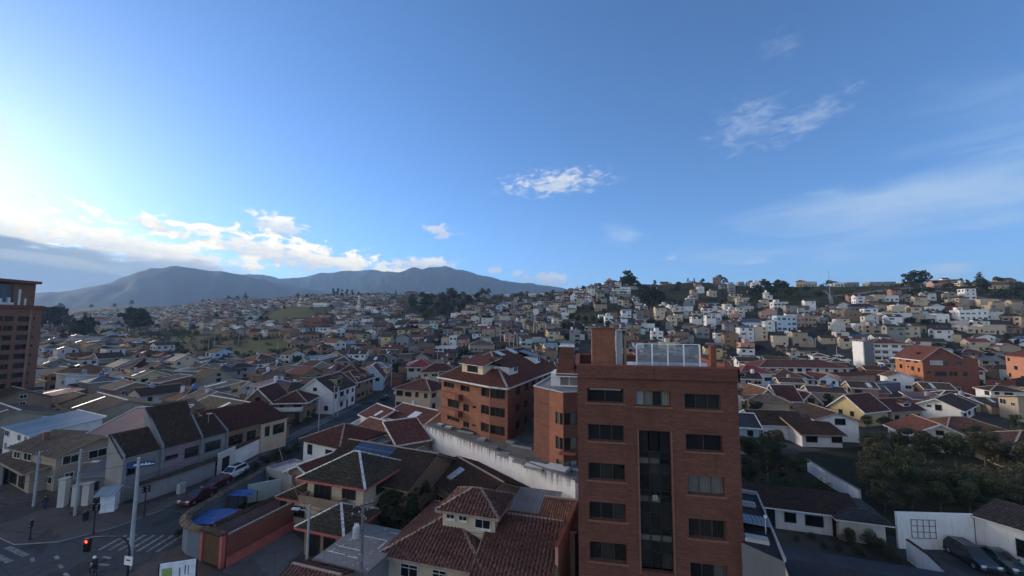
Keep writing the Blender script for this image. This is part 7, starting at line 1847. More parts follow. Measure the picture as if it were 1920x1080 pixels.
def lots(rot, ulo, uhi, dmin, dmax, cw, rows, period):
    Fm = frame_of(rot)
    for kb in range(-60, 120):
        for q, rb in enumerate(rows):
            b = kb * period + rb
            x_ = -1500 + _hr.uniform(0, 5)
            while x_ < 1500:
                wv = _hr.uniform(*cw)
                p = Fm(x_ + wv / 2, b); x_ += wv + (_hr.uniform(0, .6) if _hr.random() < .8 else _hr.uniform(2, 7))
                if p.y < dmin or p.y > dmax: continue
                u = p.x / p.y
                if u < ulo or u >= uhi: continue
                cands.append((p.x, p.y, rot + (math.pi if q else 0), wv))
lots(R(-27), -1.38, -.42, 78, 330, (5.8, 9.2), (0, 9.8), 21.5)
lots(R(6), -.42, .12, 118, 330, (5.5, 8.6), (0, 9.6), 21)
lots(R(-12), .12, .62, 95, 262, (5.8, 9), (0, 9.8), 22)
lots(R(-20), .62, 1.38, 100, 232, (5.8, 9), (0, 9.8), 22)
lots(R(-15), -1.38, -.1, 330, 1500, (6, 9), (0, 9.5), 23)
lots(R(-8), -.1, .25, 330, 800, (5, 7.5), (0, 8.6), 20)
lots(R(-8), .25, .55, 262, 480, (4.8, 7.4), (0,), 9.6)
lots(R(-18), .55, 1.38, 232, 420, (4.8, 7.4), (0,), 9.6)
cands.sort(key=lambda c: c[1])
FAR = MB(); n_ind = 0
MAXIND = 225
for x, y, rot, wv in cands:
    z = T(x, y)
    px, py = pix(x, y, z + 4)
    if not (-70 < px < 1990): continue
    pxb, pyb = pix(x, y, z)
    zn = zone(pxb, pyb)
    if zn and _hr.random() < (.965 if zn == 1 else .99): continue
    if road_zone(x, y): continue
    if px > 1545 and 790 < pyb < 1000: continue
    if 1380 < px < 1560 and pyb > 790: continue
    d_ = _hr.uniform(7.4, 9.7) if y < 330 and px < 1040 else _hr.uniform(5.4, 7.6)
    if rect_taken(x, y, rot, wv, d_, 0.4): continue
    uphill = (px > 1040 and y > 215)
    r_ = _hr.random()
    if y > 800 and r_ < .25: continue
    if uphill and r_ < .26: continue
    if y > 330 and r_ < .12: continue
    if uphill: fl = _hr.choice((1, 1, 2, 2, 2, 3)); rt = _hr.choice((FL, FL, GX, GX, GX, HP, GY)); wl_ = _hr.choice([W] * 6 + [O] * 6 + [CR] * 4 + [BE] * 4 + [G] * 5 + [TN] * 2 + [PK, BR])
    else: fl = _hr.choice((1, 1, 1, 1, 2, 2, 2)); rt = _hr.choice((GX, GX, GX, GX, HP, HP, GY, SH, SH)); wl_ = _hr.choice(WALLS)
    if y > 600 and _hr.random() < .2: wl_ = _hr.choice((W, O, O))
    rm_ = _hr.choice(ROOFS) if rt != FL else 'concrete'
    h_ = fl * _hr.uniform(2.35, 2.8)
    near = 150 < 0
    if n_ind < MAXIND and _hr.random() < (1.0 if y < 150 else .8):
        n_ind += 1
        ex = []
        if rt in (GX, HP, SH) and _hr.random() < .6: ex.append(('skylight', _hr.uniform(-.6, .6), _hr.uniform(.35, 1.1), _hr.uniform(.15, .35), _hr.uniform(.6, .9)))
        if _hr.random() < .35: ex.append(('chimney', _hr.uniform(-.7, .7), _hr.uniform(-.5, .5), _hr.uniform(.5, 1.2), _hr.choice(('wall_offwhite', 'brick_brown', 'wall_white'))))
        if _hr.random() < .3: ex.append(('tank', _hr.uniform(-.6, .6), _hr.uniform(-.3, .3), _hr.choice(('tank_blue', 'black_paint', 'white_trim', 'concrete'))))
        if rt == GX and _hr.random() < .3: ex.append(('dormer', _hr.uniform(-.5, .5), _hr.uniform(1.6, 2.8), _hr.uniform(.8, 1.3), .3, wl_, rm_))
        if fl > 1 and _hr.random() < .3: ex.append(('balcony', _hr.uniform(-.4, .4), wv * .4, h_ / fl, 1.0, wl_))
        if rt == FL and fl > 1 and _hr.random() < .6: ex.append(('shed', _hr.uniform(-.4, .4), .2, 3, 3, wl_))
        a = attr_of(wl_, rm_, rt, fl)
        if _hr.random() < .6: ex.append(('annex', _hr.choice((-1, 1)), _hr.uniform(2.4, 4.2), _hr.uniform(2.0, 3.2), _hr.choice(WALLS), _hr.choice(('metal_grey', tb_, to, tt_, td, 'concrete', ml))))
        o = house('house', a, 'house', x, y, rot, wv, d_, h_, None, rt, wl_, rm_, _hr.uniform(.3, .7), _hr.uniform(.3, .55) if rt != SH else .15, _hr.choice(('cement_ridge', 'tan_ridge', 'white_trim', None)), _hr.choice(('white_trim', 'white_trim', None, 'tan_ridge')), rwin(_hr), fl, ex, 'houses of the lower town', r=_hr)
        later(o, a, x, y, z + h_)
    else:
        # too far off and too many to be single things: real walls, roofs and windows, joined
        claim(x, y, rot, wv, d_)
        cs, sn = math.cos(rot), math.sin(rot)
        Lc = lambda q: (x + q[0] * cs - q[1] * sn, y + q[0] * sn + q[1] * cs, z + q[2])
        hw, hd = wv / 2, d_ / 2
        cor = [(-hw, -hd), (hw, -hd), (hw, hd), (-hw, hd)]
        for i in range(4):
            a, b = cor[i], cor[(i + 1) % 4]
            FAR.face([Lc((*a, -3)), Lc((*b, -3)), Lc((*b, h_)), Lc((*a, h_))], wl_)
        if rt == FL:
            FAR.face([Lc((*q, h_ - .3)) for q in cor], 'concrete')
            if _hr.random() < .4: FAR.box(x - 1.2, x + 1.2, y - 1, y + 1.4, z + h_ - .3, z + h_ + 2.0, wl_)
        else:
            pl, rl, ev, zr = roof_polys(rt, wv, d_, h_, .4, .42 if rt != SH else .15)
            for p in pl: FAR.face([Lc(q) for q in p], rm_)
            if rt == GX:
                for s in (-1, 1): FAR.face([Lc(q) for q in ([(s * hw, -hd, h_), (s * hw, hd, h_), (s * hw, 0, zr - .2)][::s])], wl_)
            if rt == GY:
                for s in (-1, 1): FAR.face([Lc(q) for q in ([(-hw, s * hd, h_), (hw, s * hd, h_), (0, s * hd, zr - .2)][::-s])], wl_)
            if _hr.random() < .55:   # lean-to against one side
                sx = _hr.choice((-1, 1)) * (hw + .9); sl = [(sx - 1.6, -hd - 1.5, h_ * .55), (sx + 1.6, -hd - 1.5, h_ * .5), (sx + 1.6, hd * .3, h_ * .72), (sx - 1.6, hd * .3, h_ * .8)]
                FAR.face([Lc(q) for q in sl], _hr.choice(('metal_grey', 'tile_brown', 'tile_olive', 'tile_tan', 'concrete')))
                FAR.face([Lc((sx - 1.5, -hd - 1.2, -2)), Lc((sx + 1.5, -hd - 1.2, -2)), Lc((sx + 1.5, -hd - 1.2, h_ * .5)), Lc((sx - 1.5, -hd - 1.2, h_ * .55))], _hr.choice(WALLS))
            if _hr.random() < .35:
                p = pl[0]; c = [sum(q[k] for q in p) / len(p) for k in range(3)]
                FAR.face([Lc((c[0] + (q[0] - c[0]) * .18, c[1] + (q[1] - c[1]) * .6, c[2] + (q[2] - c[2]) * .6 + .08)) for q in p], 'skylight')
        if _hr.random() < .3:
            tx, ty = _hr.uniform(-.6, .6) * hw, _hr.uniform(-.5, .5) * hd; c = Lc((tx, ty, h_)); FAR.box(c[0] - .55, c[0] + .55, c[1] - .55, c[1] + .55, c[2] - .3, c[2] + _hr.uniform(.9, 1.9), _hr.choice(('black_paint', 'tank_blue', 'concrete', 'brick_brown', 'wall_white')))
        if fl > 1 and _hr.random() < .35:
            zb_ = h_ / fl; FAR.face([Lc((-hw * .8, -hd - 1.0, zb_)), Lc((hw * .3, -hd - 1.0, zb_)), Lc((hw * .3, -hd - 1.0, zb_ + .9)), Lc((-hw * .8, -hd - 1.0, zb_ + .9))], wl_); FAR.face([Lc((-hw * .8, -hd - 1.0, zb_)), Lc((hw * .3, -hd - 1.0, zb_)), Lc((hw * .3, -hd, zb_)), Lc((-hw * .8, -hd, zb_))], 'concrete')
        for k in range(4):
            a, b = Vector(cor[k]), Vector(cor[(k + 1) % 4]); t = (b - a).normalized(); n = Vector((t.y, -t.x)); L = (b - a).length
            nx, ny = n.x * cs - n.y * sn, n.x * sn + n.y * cs
            if nx * -x + ny * -y <= 0: continue
            nn_ = max(1, int(L / 3))
            for f in range(fl):
                for i in range(nn_):
                    if _hr.random() < .35: continue
                    c = a + t * L * (i + .5) / nn_ + n * .03; w2 = _hr.choice((.35, .5, .7, .95, 1.2))
                    z0_ = f * h_ / fl + .8; wh_ = _hr.uniform(.8, 1.5)
                    FAR.face([Lc((*(c - t * w2), z0_)), Lc((*(c + t * w2), z0_)), Lc((*(c + t * w2), z0_ + wh_)), Lc((*(c - t * w2), z0_ + wh_))], 'glass_dark')
fo = FAR.build('far_houses'); fo['kind'] = 'stuff'; fo['label'] = 'hundreds of small pale far houses spread over valley and hills'
print('individual houses', n_ind + len(HPL), 'cands', len(cands), 'far faces', len(FAR.f))
# ------------------------------------------------------------------ trees
def leaf_mesh(name, clumps, n, size, mat, seed, up=.3):
    g = np.random.default_rng(seed)
    cl = np.array(clumps)
    wts = cl[:, 3] ** 2; wts /= wts.sum()
    k = g.choice(len(cl), n, p=wts)
    d = g.normal(size=(n, 3)); d /= np.linalg.norm(d, axis=1)[:, None]
    r = cl[k, 3] * g.uniform(.45, 1.0, n) ** .6
    c = cl[k, :3] + d * r[:, None] * np.array([1, 1, .75])
    a = g.normal(size=(n, 3)); a /= np.linalg.norm(a, axis=1)[:, None]
    b = np.cross(a, d + g.normal(size=(n, 3)) * .5); b /= np.maximum(np.linalg.norm(b, axis=1), 1e-6)[:, None]
    a = np.cross(b, np.cross(a, b)); a /= np.maximum(np.linalg.norm(a, axis=1), 1e-6)[:, None]
    s = size * g.uniform(.6, 1.4, n)[:, None]
    V = np.empty((n, 4, 3))
    V[:, 0] = c - a * s; V[:, 1] = c - b * s * .55; V[:, 2] = c + a * s; V[:, 3] = c + b * s * .55
    me = bpy.data.meshes.new(name)
    me.vertices.add(n * 4); me.vertices.foreach_set('co', V.astype(np.float32).ravel())
    me.loops.add(n * 4); me.loops.foreach_set('vertex_index', np.arange(n * 4, dtype=np.int32))
    me.polygons.add(n); me.polygons.foreach_set('loop_start', np.arange(0, n * 4, 4, dtype=np.int32)); me.polygons.foreach_set('loop_total', np.full(n, 4, np.int32))
    me.materials.append(MATS[mat]); me.update(); me.validate()
    return me
def crown_spec(kind, r):
    """clump spheres (x, y, z, r) for a tree 8 m tall, and the trunk's height"""
    C_ = []
    if kind == 'broad':
        for i in range(16):
            a = r.uniform(0, 6.28); q = r.uniform(.2, 2.5); z = r.uniform(3.0, 7.0); q *= 1 - .5 * max(0, (z - 5) / 2.5)
            C_.append((q * math.cos(a), q * math.sin(a), z, r.uniform(.7, 1.35)))
        return C_, 4.5
    if kind == 'cone':
        for i in range(16):
            z = 1.2 + 6.2 * i / 15; q = max(.1, (8 - z) * .22); a = i * 2.4
            C_.append((q * math.cos(a), q * math.sin(a), z, max(.45, (8.6 - z) * .22)))
        return C_, 7
    if kind == 'euca':
        for i in range(15):
            a = r.uniform(0, 6.28); z = r.uniform(2.6, 7.7); q = r.uniform(.2, 1.5) * (1.1 - abs(z - 5) / 5)
            C_.append((q * math.cos(a), q * math.sin(a), z, r.uniform(.4, .85)))
        return C_, 7
    if kind == 'umbrella':
        for i in range(18):
            a = r.uniform(0, 6.28); q = 3.4 * math.sqrt(r.random()); z = 6.6 - q * q * .13 + r.uniform(-.9, .5) - (1.6 if r.random() < .35 else 0)
            C_.append((q * math.cos(a), q * math.sin(a), z, r.uniform(.6, 1.15)))
        return C_, 5.5
    for i in range(12):
        a = r.uniform(0, 6.28); q = r.uniform(0, 2.9); C_.append((q * math.cos(a), q * math.sin(a), r.uniform(1.6, 5.2), r.uniform(1.2, 2.1)))
    return C_, 2.5
TREES = {}
def tree_data(kind, lod, mat, var):
    key = (kind, lod, mat, var)
    if key in TREES: return TREES[key]
    r = random.Random(hash((len(kind), lod, len(mat), var)) & 0xffff)
    cl, th = crown_spec(kind, r)
    n, s = ((4200, .17), (1300, .30), (420, .50))[lod]
    if kind == 'bush': n = int(n * .8)
    crown = leaf_mesh('crown', cl, n, s, mat, r.randrange(9999))
    m = MB(); bk = 'bark_pale' if kind in ('euca', 'umbrella') else 'bark'
    nn = 8 if lod == 0 else 6 if lod == 1 else 4
    m.tube([(0, 0, -.3), (.05, .03, th * .4), (r.uniform(-.2, .2), r.uniform(-.2, .2), th)], [.22, .15, .05], bk, nn)
    for c in cl[:9 if lod == 0 else 6 if lod == 1 else 3]:
        z0 = min(th * .85, max(.8, c[2] * .5)); m.tube([(.04, .02, z0), (c[0] * .55, c[1] * .55, (z0 + c[2]) / 2 + .2), (c[0], c[1], c[2])], [.09, .055, .02], bk, max(4, nn - 2))
    TREES[key] = (m.data('trunk'), crown)
    return TREES[key]
TN = {'broad': 'bushy', 'cone': 'pointed', 'euca': 'thin feathery', 'umbrella': 'flat topped', 'bush': 'rounded'}
LN = {'leaf_dark': 'dark', 'leaf_mid': 'green', 'leaf_olive': 'olive', 'leaf_pine': 'blackish', 'leaf_brown': 'brownish'}
_tr = random.Random(21)
n_tree = 0
def tree(x, y, z, H, kind='broad', mat='leaf_dark', lod=None, group='trees among the houses', wide=1.0, label=None, name='tree'):
    global n_tree; n_tree += 1
    if lod is None: lod = 0 if y < 72 else 1 if y < 190 else 2
    tm, cm = tree_data(kind, lod, mat, _tr.randrange(3))
    cat = 'shrub' if kind == 'bush' else 'tree'
    a = label or f'{LN[mat]} {TN[kind]} {cat}'
    root = thing('shrub' if kind == 'bush' else name, a, cat, (x, y, z), _tr.uniform(0, 6.28), group)
    s = H / 8.0
    root.scale = (s * wide * _tr.uniform(.9, 1.1), s * wide * _tr.uniform(.9, 1.1), s)
    obj('trunk', tm, root); obj('crown', cm, root)
    if not label: later(root, a, x, y, z + H / 2)
    return root
GT = 'garden trees behind the courtyard'
for px, py, H in ((1648,945,6.6),(1700,938,7.2),(1748,932,6.6),(1800,940,7.2),(1850,936,7.4),(1902,932,7.8),(1648,890,6.4),(1682,882,7.6),(1738,880,7.6),(1795,886,7.8),(1850,880,8),(1908,886,7.8),(1628,856,4.4),(1645,842,5),(1700,838,5),(1762,838,4.8),(1830,838,5.2),(1880,850,5.8),(1662,808,4.2),(1628,800,3.6),(1906,812,5),(1930,850,7.8),(1940,905,7.8),(1660,962,4.6),(1712,966,4.4),(1765,964,4.8),(1820,966,5.0),(1872,964,5.2),(1915,960,5.4),(1640,915,6.4),(1720,910,7),):
    p = at(px, py)
    if taken(p.x, p.y, .2): p = p * .985
    tree(p.x, p.y, 0, H * .86, _tr.choice(('broad', 'broad', 'bush')), _tr.choice(('leaf_dark', 'leaf_mid', 'leaf_olive', 'leaf_olive')), 0 if p.y < 75 else 1, GT, 1.2)
for px, py, H, k, mt in ((1458,862,5.6,'broad','leaf_olive'),(1420,792,5.4,'broad','leaf_dark'),(1446,778,4.6,'bush','leaf_dark'),(1556,772,4.8,'broad','leaf_dark'),(1440,905,5.0,'euca','leaf_brown'),(1468,908,3.6,'euca','leaf_brown'),(1402,870,5.0,'broad','leaf_dark'),(1432,838,4.2,'bush','leaf_olive'),(1405,925,5.2,'broad','leaf_dark'),(1455,890,5.6,'broad','leaf_dark'),(1500,905,4.6,'broad','leaf_olive'),(1428,935,4.4,'bush','leaf_olive'),(1540,928,3.0,'bush','leaf_mid'),(1478,922,2.8,'bush','leaf_olive'),(1425,868,5.4,'bush','leaf_dark'),(1400,838,5.2,'broad','leaf_dark'),(1440,815,5.4,'broad','leaf_dark')):
    p = at(px, py); tree(p.x, p.y, 0, H, k, mt, 0 if p.y < 75 else 1, 'trees round the lawn')
for px, py, H, k in ((1595,1022,2.4,'bush'),(1632,1030,2.8,'bush'),(1655,1040,2.2,'bush'),(1520,1012,1.2,'bush'),(1668,1052,2.4,'bush'),(1610,1044,1.8,'bush'),(1570,1034,1.3,'bush'),(1545,1030,1.0,'bush'),(1495,1015,.9,'bush')):
    p = at(px, py); tree(p.x, p.y, 0, H, k, 'leaf_olive', 0, 'shrubs before the low white house', .8)
for px, py, H in ((722,1002,4.6),(757,992,5.2),(790,978,4.8),(742,1012,3.8),(772,1005,4.2)):
    p = at(px, py); tree(p.x, p.y, 0, H, 'broad', 'leaf_dark', 0, 'dark trees behind the transformer pole')
for px, py, H in ((498,872,2.2),(516,864,2.4),(536,857,2.3),(478,884,2.0),(556,848,2.2),(460,896,1.8),(520,884,1.6),(500,900,1.4)):
    p = at(px, py); tree(p.x, p.y, 0, H, 'bush', 'leaf_dark', 0, 'hedge shrubs in the walled garden')
for px, py, H in ((470,800,2.6),(490,806,2.4),(512,808,2.4),(535,806,2.4),(556,800,2.4),(575,794,2.2),(588,786,2.2)):
    p = at(px, py); tree(p.x, p.y, 0, H, 'bush', 'leaf_dark', 1, 'hedge shrubs at the street bend')
p = at(342, 1008); tree(p.x - .4, p.y, .1, 1.1, 'bush', 'leaf_dark', 0, 'weeds at the walls')
p = at(140, 966); tree(p.x, p.y, .12, .7, 'bush', 'leaf_mid', 0, 'weeds at the walls', 1.6)
def tree_px(px, py, hp_, kind='broad', mat='leaf_dark', group='trees on the hills', wide=1.0, lod=None, label=None):
    x, y, z = ont(px, py)
    tree(x, y, z - .3, hp_ * y / F, kind, mat, lod, group, wide, label)
TP = [(92,626,56,'broad','leaf_pine'),(112,622,50,'broad','leaf_pine'),(78,624,52,'broad','leaf_pine'),(128,628,40,'broad','leaf_dark'),(155,634,50,'cone','leaf_pine'),(168,632,42,'broad','leaf_pine'),(143,634,36,'broad','leaf_dark'),(238,622,50,'broad','leaf_pine'),(262,624,50,'broad','leaf_pine'),(250,626,40,'broad','leaf_dark'),(276,624,36,'broad','leaf_dark'),(112,580,18,'broad','leaf_dark'),(172,575,10,'broad','leaf_dark'),(214,578,10,'broad','leaf_dark'),(246,574,12,'broad','leaf_dark'),
 (460,562,15,'cone','leaf_dark'),(428,561,11,'broad','leaf_dark'),(445,561,9,'broad','leaf_dark'),(380,566,9,'broad','leaf_dark'),(392,566,8,'broad','leaf_dark'),(558,558,13,'cone','leaf_dark'),(575,560,10,'broad','leaf_dark'),(567,568,9,'cone','leaf_dark'),(625,558,17,'euca','leaf_dark'),(633,558,17,'euca','leaf_dark'),(641,558,16,'euca','leaf_pine'),(650,557,15,'euca','leaf_dark'),(660,558,14,'euca','leaf_dark'),(672,558,12,'euca','leaf_dark'),(690,557,9,'broad','leaf_dark'),(742,555,10,'euca','leaf_dark'),(830,562,16,'cone','leaf_pine'),(904,557,19,'broad','leaf_olive'),(916,557,17,'broad','leaf_olive'),(896,558,12,'broad','leaf_dark'),
 (1060,560,16,'broad','leaf_dark'),(1072,560,15,'broad','leaf_pine'),(1093,550,16,'broad','leaf_dark'),(1084,552,11,'broad','leaf_dark'),(1125,547,18,'euca','leaf_dark'),(1140,545,18,'euca','leaf_dark'),(1152,543,19,'euca','leaf_dark'),(1164,541,22,'euca','leaf_dark'),(1179,540,36,'broad','leaf_dark'),(1172,541,26,'broad','leaf_dark'),(1190,541,25,'broad','leaf_dark'),(1198,540,14,'broad','leaf_dark'),(1110,552,12,'broad','leaf_olive'),
 (1222,576,42,'broad','leaf_pine'),(1231,576,36,'broad','leaf_pine'),(1212,575,36,'broad','leaf_pine'),(1241,573,28,'broad','leaf_dark'),(1205,572,24,'broad','leaf_dark'),(1352,530,20,'broad','leaf_dark'),(1361,531,15,'broad','leaf_olive'),(1228,531,10,'broad','leaf_dark'),(1240,530,8,'broad','leaf_olive'),(1290,528,9,'euca','leaf_dark'),(1302,528,8,'euca','leaf_dark'),(1318,528,9,'broad','leaf_dark'),
 (1432,541,20,'broad','leaf_brown'),(1442,546,22,'broad','leaf_dark'),(1460,549,28,'broad','leaf_dark'),(1470,550,26,'broad','leaf_pine'),(1420,557,26,'broad','leaf_pine'),(1410,561,24,'broad','leaf_pine'),(1450,561,28,'broad','leaf_pine'),(1481,560,22,'broad','leaf_dark'),(1500,566,18,'broad','leaf_dark'),(1510,572,14,'broad','leaf_dark'),(1555,531,14,'broad','leaf_dark'),
 (1803,536,15,'euca','leaf_olive'),(1815,537,14,'broad','leaf_olive'),(1838,537,30,'cone','leaf_dark'),(1846,552,30,'broad','leaf_brown'),(1834,554,24,'broad','leaf_olive'),(1826,552,18,'broad','leaf_olive'),(1880,562,24,'broad','leaf_dark'),(1900,562,26,'broad','leaf_dark'),(1912,554,22,'broad','leaf_olive'),(1860,560,16,'bush','leaf_olive'),
 (930,652,18,'bush','leaf_dark'),(946,656,17,'bush','leaf_dark'),(918,652,14,'bush','leaf_dark'),(958,650,14,'bush','leaf_dark'),(1762,664,24,'broad','leaf_dark'),(1780,666,24,'broad','leaf_dark'),(1748,663,20,'broad','leaf_dark'),(1085,606,18,'broad','leaf_pine'),(1070,604,16,'broad','leaf_pine'),(1098,608,18,'broad','leaf_pine'),(1112,606,16,'broad','leaf_dark'),(1160,606,14,'broad','leaf_pine'),(1150,588,18,'broad','leaf_dark'),(1348,600,14,'broad','leaf_dark'),(1340,604,16,'cone','leaf_dark'),(1270,592,16,'broad','leaf_dark'),(1275,596,14,'broad','leaf_pine'),(1248,606,12,'broad','leaf_dark'),(1560,640,12,'broad','leaf_dark'),(1645,592,14,'bush','leaf_brown'),(1655,588,12,'bush','leaf_brown'),
 (405,600,14,'broad','leaf_pine'),(450,602,14,'broad','leaf_pine'),(470,604,12,'broad','leaf_pine'),(490,604,13,'broad','leaf_pine'),(500,603,12,'broad','leaf_pine'),(338,596,12,'broad','leaf_dark'),(550,636,12,'bush','leaf_dark'),(588,650,14,'bush','leaf_olive'),(575,648,12,'bush','leaf_olive'),(420,690,14,'broad','leaf_dark'),(440,680,16,'bush','leaf_dark'),(400,672,16,'bush','leaf_dark'),(375,668,14,'bush','leaf_dark'),(345,664,16,'bush','leaf_dark'),(430,660,14,'bush','leaf_olive'),(466,672,12,'bush','leaf_olive'),(1890,640,18,'broad','leaf_dark'),(1910,650,16,'broad','leaf_dark')]
for q in TP: tree_px(*q)
tree_px(1728, 546, 44, 'umbrella', 'leaf_dark', wide=1.1, lod=1, label='largest spreading tree with dark layered crown on the ridge')
tree_px(1706, 546, 30, 'umbrella', 'leaf_dark', wide=1.0, lod=1, label='smaller open crowned tree leaning against the largest ridge tree')
def scatter(poly, n, h0, h1, kinds, mats, group, wide=1.0):
    xs = [p[0] for p in poly]; ys = [p[1] for p in poly]; k = 0; tries = 0
    while k < n and tries < n * 40:
        tries += 1
        px, py = _tr.uniform(min(xs), max(xs)), _tr.uniform(min(ys), max(ys))
        if not inpoly(px, py, poly): continue
        x, y, z = ont(px, py)
        if taken(x, y, .5): continue
        tree(x, y, z - .3, _tr.uniform(h0, h1) * y / F, _tr.choice(kinds), _tr.choice(mats), None, group, wide); k += 1
scatter([(775,562),(880,556),(905,566),(870,592),(800,606),(778,596),(768,575)], 46, 13, 22, ('broad', 'broad', 'bush'), ('leaf_pine', 'leaf_pine', 'leaf_dark'), 'trees of the valley wood', 1.3)
scatter([(880,550),(1040,546),(1050,566),(900,574)], 18, 8, 14, ('broad', 'bush'), ('leaf_olive', 'leaf_brown', 'leaf_dark'), 'trees along the centre ridge', 1.2)
scatter([(100,618),(330,612),(420,622),(420,640),(310,650),(230,642),(100,642)], 26, 9, 16, ('broad', 'bush'), ('leaf_dark', 'leaf_pine', 'leaf_mid'), 'trees along the valley stream', 1.3)
scatter([(1195,534),(1320,530),(1330,545),(1290,560),(1285,582),(1240,584),(1190,550)], 16, 5, 10, ('bush', 'broad'), ('leaf_olive', 'leaf_dark', 'leaf_brown'), 'shrubs on the scrub slope', 1.4)
scatter([(1400,540),(1480,545),(1570,535),(1570,580),(1480,588),(1420,572)], 16, 6, 14, ('bush', 'broad'), ('leaf_dark', 'leaf_olive'), 'shrubs on the scrub slope', 1.3)
scatter([(1570,540),(1960,545),(1960,575),(1700,558),(1570,566)], 12, 4, 8, ('bush',), ('leaf_olive', 'leaf_dark'), 'shrubs on the scrub slope', 1.4)
scatter([(330,640),(540,634),(545,660),(460,680),(330,672)], 14, 6, 12, ('bush',), ('leaf_olive', 'leaf_dark', 'leaf_mid'), 'shrubs on the scrub bank', 1.5)
scatter([(1060,560),(1330,575),(1560,590),(1560,650),(1080,650)], 16, 7, 12, ('broad', 'bush'), ('leaf_dark', 'leaf_olive'), 'trees among the hill houses')
scatter([(300,560),(1000,575),(1000,640),(300,610)], 16, 6, 10, ('broad', 'bush'), ('leaf_dark', 'leaf_pine'), 'trees among the valley houses')
print('trees', n_tree)
# low growth in the gaps between the hill houses: nobody could count it
g_ = np.random.default_rng(3); cl_b = []
tries = 0
while len(cl_b) < 4200 and tries < 30000:
    tries += 1
    u = _tr.uniform(-1.3, 1.3); y = 150 + 900 * _tr.random() ** 1.6; x = u * y
    px, py = pix(x, y, T(x, y))
    zn = zone(px, py)
    if zn == 2 or taken(x, y, .6) or road_zone(x, y): continue
    if zn == 0 and px < 1040 and _tr.random() < .45: continue
    r_ = _tr.uniform(.7, 2.1) * (1.35 if zn == 1 else 1)
    cl_b.append((x, y, T(x, y) + r_ * .45, r_))
sc_ = leaf_mesh('hillside_growth', cl_b, 95000, .62, 'leaf_mid', 8)
cl_t = []
tries = 0
while len(cl_t) < 620 and tries < 20000:
    tries += 1
    u = _tr.uniform(-1.3, 1.3); y = 170 + 700 * _tr.random() ** 1.4; x = u * y
    px, py = pix(x, y, T(x, y)); zn = zone(px, py)
    if zn == 2 or taken(x, y, 1.0) or road_zone(x, y): continue
    if px < 1040 and zn == 0 and _tr.random() < .5: continue
    for q in range(3):
        r_ = _tr.uniform(1.2, 2.6); cl_t.append((x + _tr.uniform(-1.8, 1.8), y + _tr.uniform(-1.8, 1.8), T(x, y) + r_ * _tr.uniform(.6, 1.5), r_))
to_ = obj('hillside_thicket', leaf_mesh('hillside_thicket', cl_t, 60000, .6, 'leaf_dark', 12)); to_['kind'] = 'stuff'; to_['label'] = 'dark thickets in the gaps between hill houses'
so_ = obj('hillside_growth', sc_); so_['kind'] = 'stuff'; so_['label'] = 'scattered low bushes and weeds between the hill houses'
for k_, (a_, b_) in enumerate((((-34.9, 60, 5.2), top('d', 1.2)), ((-46, 63, 6.0), top('c', 1.0)), (top('c', .5), (-60, 30, 9)), (top('b', .9), (-47.4, 62, 6.6)), (top('f', .8), (-46, 66, 6.2)), (top('e', .5), (4.5, 33, 6)), (top('e', 1.1), (-26, 45, 6.2)))):
    wire(('slack wire from the salmon eaved garden to the lavender lamp post', 'wire from the row house roofs to the tallest pole', 'wire leaving the tallest pole over the crossing', 'service wire from the plaza pole to the row houses', 'service wire from the bend post to the white street wall', 'wire from the transformer pole towards the tower', 'service wire from the transformer pole to the salmon eaves')[k_], a_, b_, .5)
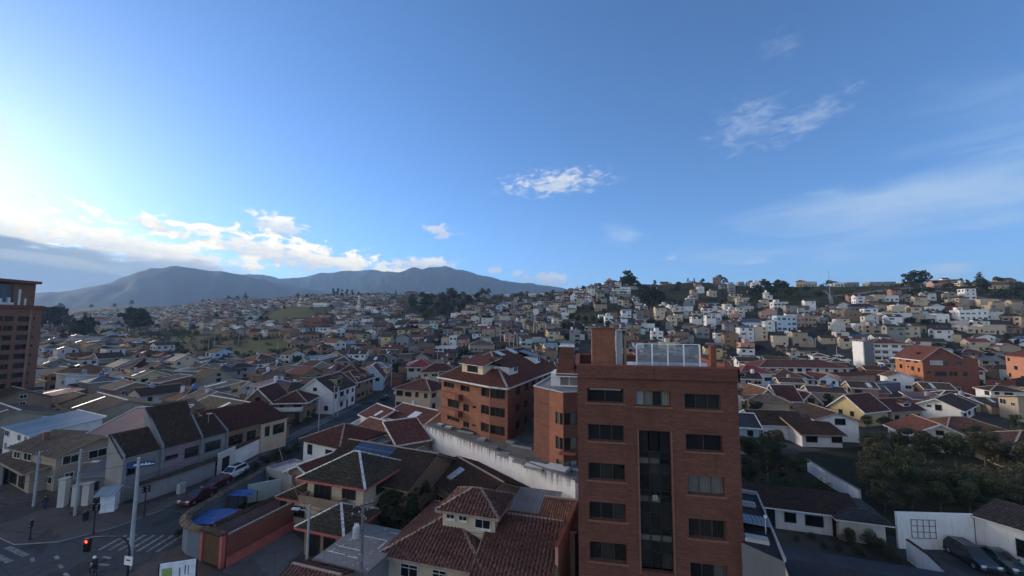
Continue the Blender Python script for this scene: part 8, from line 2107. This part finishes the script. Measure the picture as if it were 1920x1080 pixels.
# distant masts and posts
def mast(label, px, py, top_py, lattice=False, wd=1.0):
    x, y, z = ont(px, py); h = (py - top_py) * y / F
    root = thing('mast', label, 'mast', (x, y, z))
    m = MB()
    if lattice:
        b = wd
        for sx, sy in ((-1, -1), (1, -1), (1, 1), (-1, 1)):
            q = MB(); q.bar((sx * b, sy * b, -.5), (sx * .3, sy * .3, h), .16, .16, 'steel'); q.build('leg', root)
        k = 0; z_ = 0.0
        while z_ < h - 2:
            f0, f1 = b + (.3 - b) * z_ / h, b + (.3 - b) * (z_ + 2) / h; s = 1 if k % 2 else -1
            m.bar((-s * f0, -f0, z_), (s * f1, -f1, z_ + 2), .09, .09, 'steel'); m.bar((f0, -s * f0, z_), (f1, s * f1, z_ + 2), .09, .09, 'steel'); z_ += 2; k += 1
        for zz in (h * .8, h * .9): m.box(-1.6, 1.6, -.08, .08, zz, zz + .15, 'steel')
        m.build('brace', root)
    else:
        m.tube([(0, 0, -.5), (0, 0, h)], [.22, .12], 'pole_concrete', 6); m.build('shaft', root)
        m = MB(); m.box(-.8, .8, -.06, .06, h - .7, h - .55, 'brown_trim'); m.build('crossarm', root)
mast('steel lattice mast among the roofs beyond the orange brick block', 1003, 636, 592, True, 1.4)
mast('slim pylon on the centre hill above the white hillside houses', 672, 592, 556, True, 1.6)
mast('tall white post against the grassy ridge', 1557, 566, 508)
for i, (px, py, tp) in enumerate(((401,658,628),(390,662,634),(447,648,622),(485,655,630),(955,662,632),(963,664,636),(970,662,638),(938,650,620),(1022,662,640),(908,652,622),(1340,640,612),(1400,650,622),(1475,668,640),(1530,660,634),(1570,676,650),(330,690,664),(300,712,676),(520,660,636),(610,640,616),(820,690,662),(870,640,618))):
    mast('utility post', px, py, tp)
    o = [q for q in COL.objects if q.name.startswith('mast') and q.get('label') == 'utility post'][-1]; later(o, 'thin pale post among the roofs', *ont(px, py))
for px, py, mt, lab in ((1572, 670, 'car_white', 'white car highest on the hill lane'), (1590, 678, 'car_silver', 'silver car midway on the hill lane'), (1604, 686, 'car_black', 'dark car lowest on the hill lane')):
    x, y, z = ont(px, py); car('parked_car', lab, x, y, R(100), mt, 'sedan', z + .05)
q = at(1895, 745); car('parked_car', 'dark car under the slope by the rust red yard wall', q.x, q.y, R(10), 'car_black', 'suv', .05)
label_all()
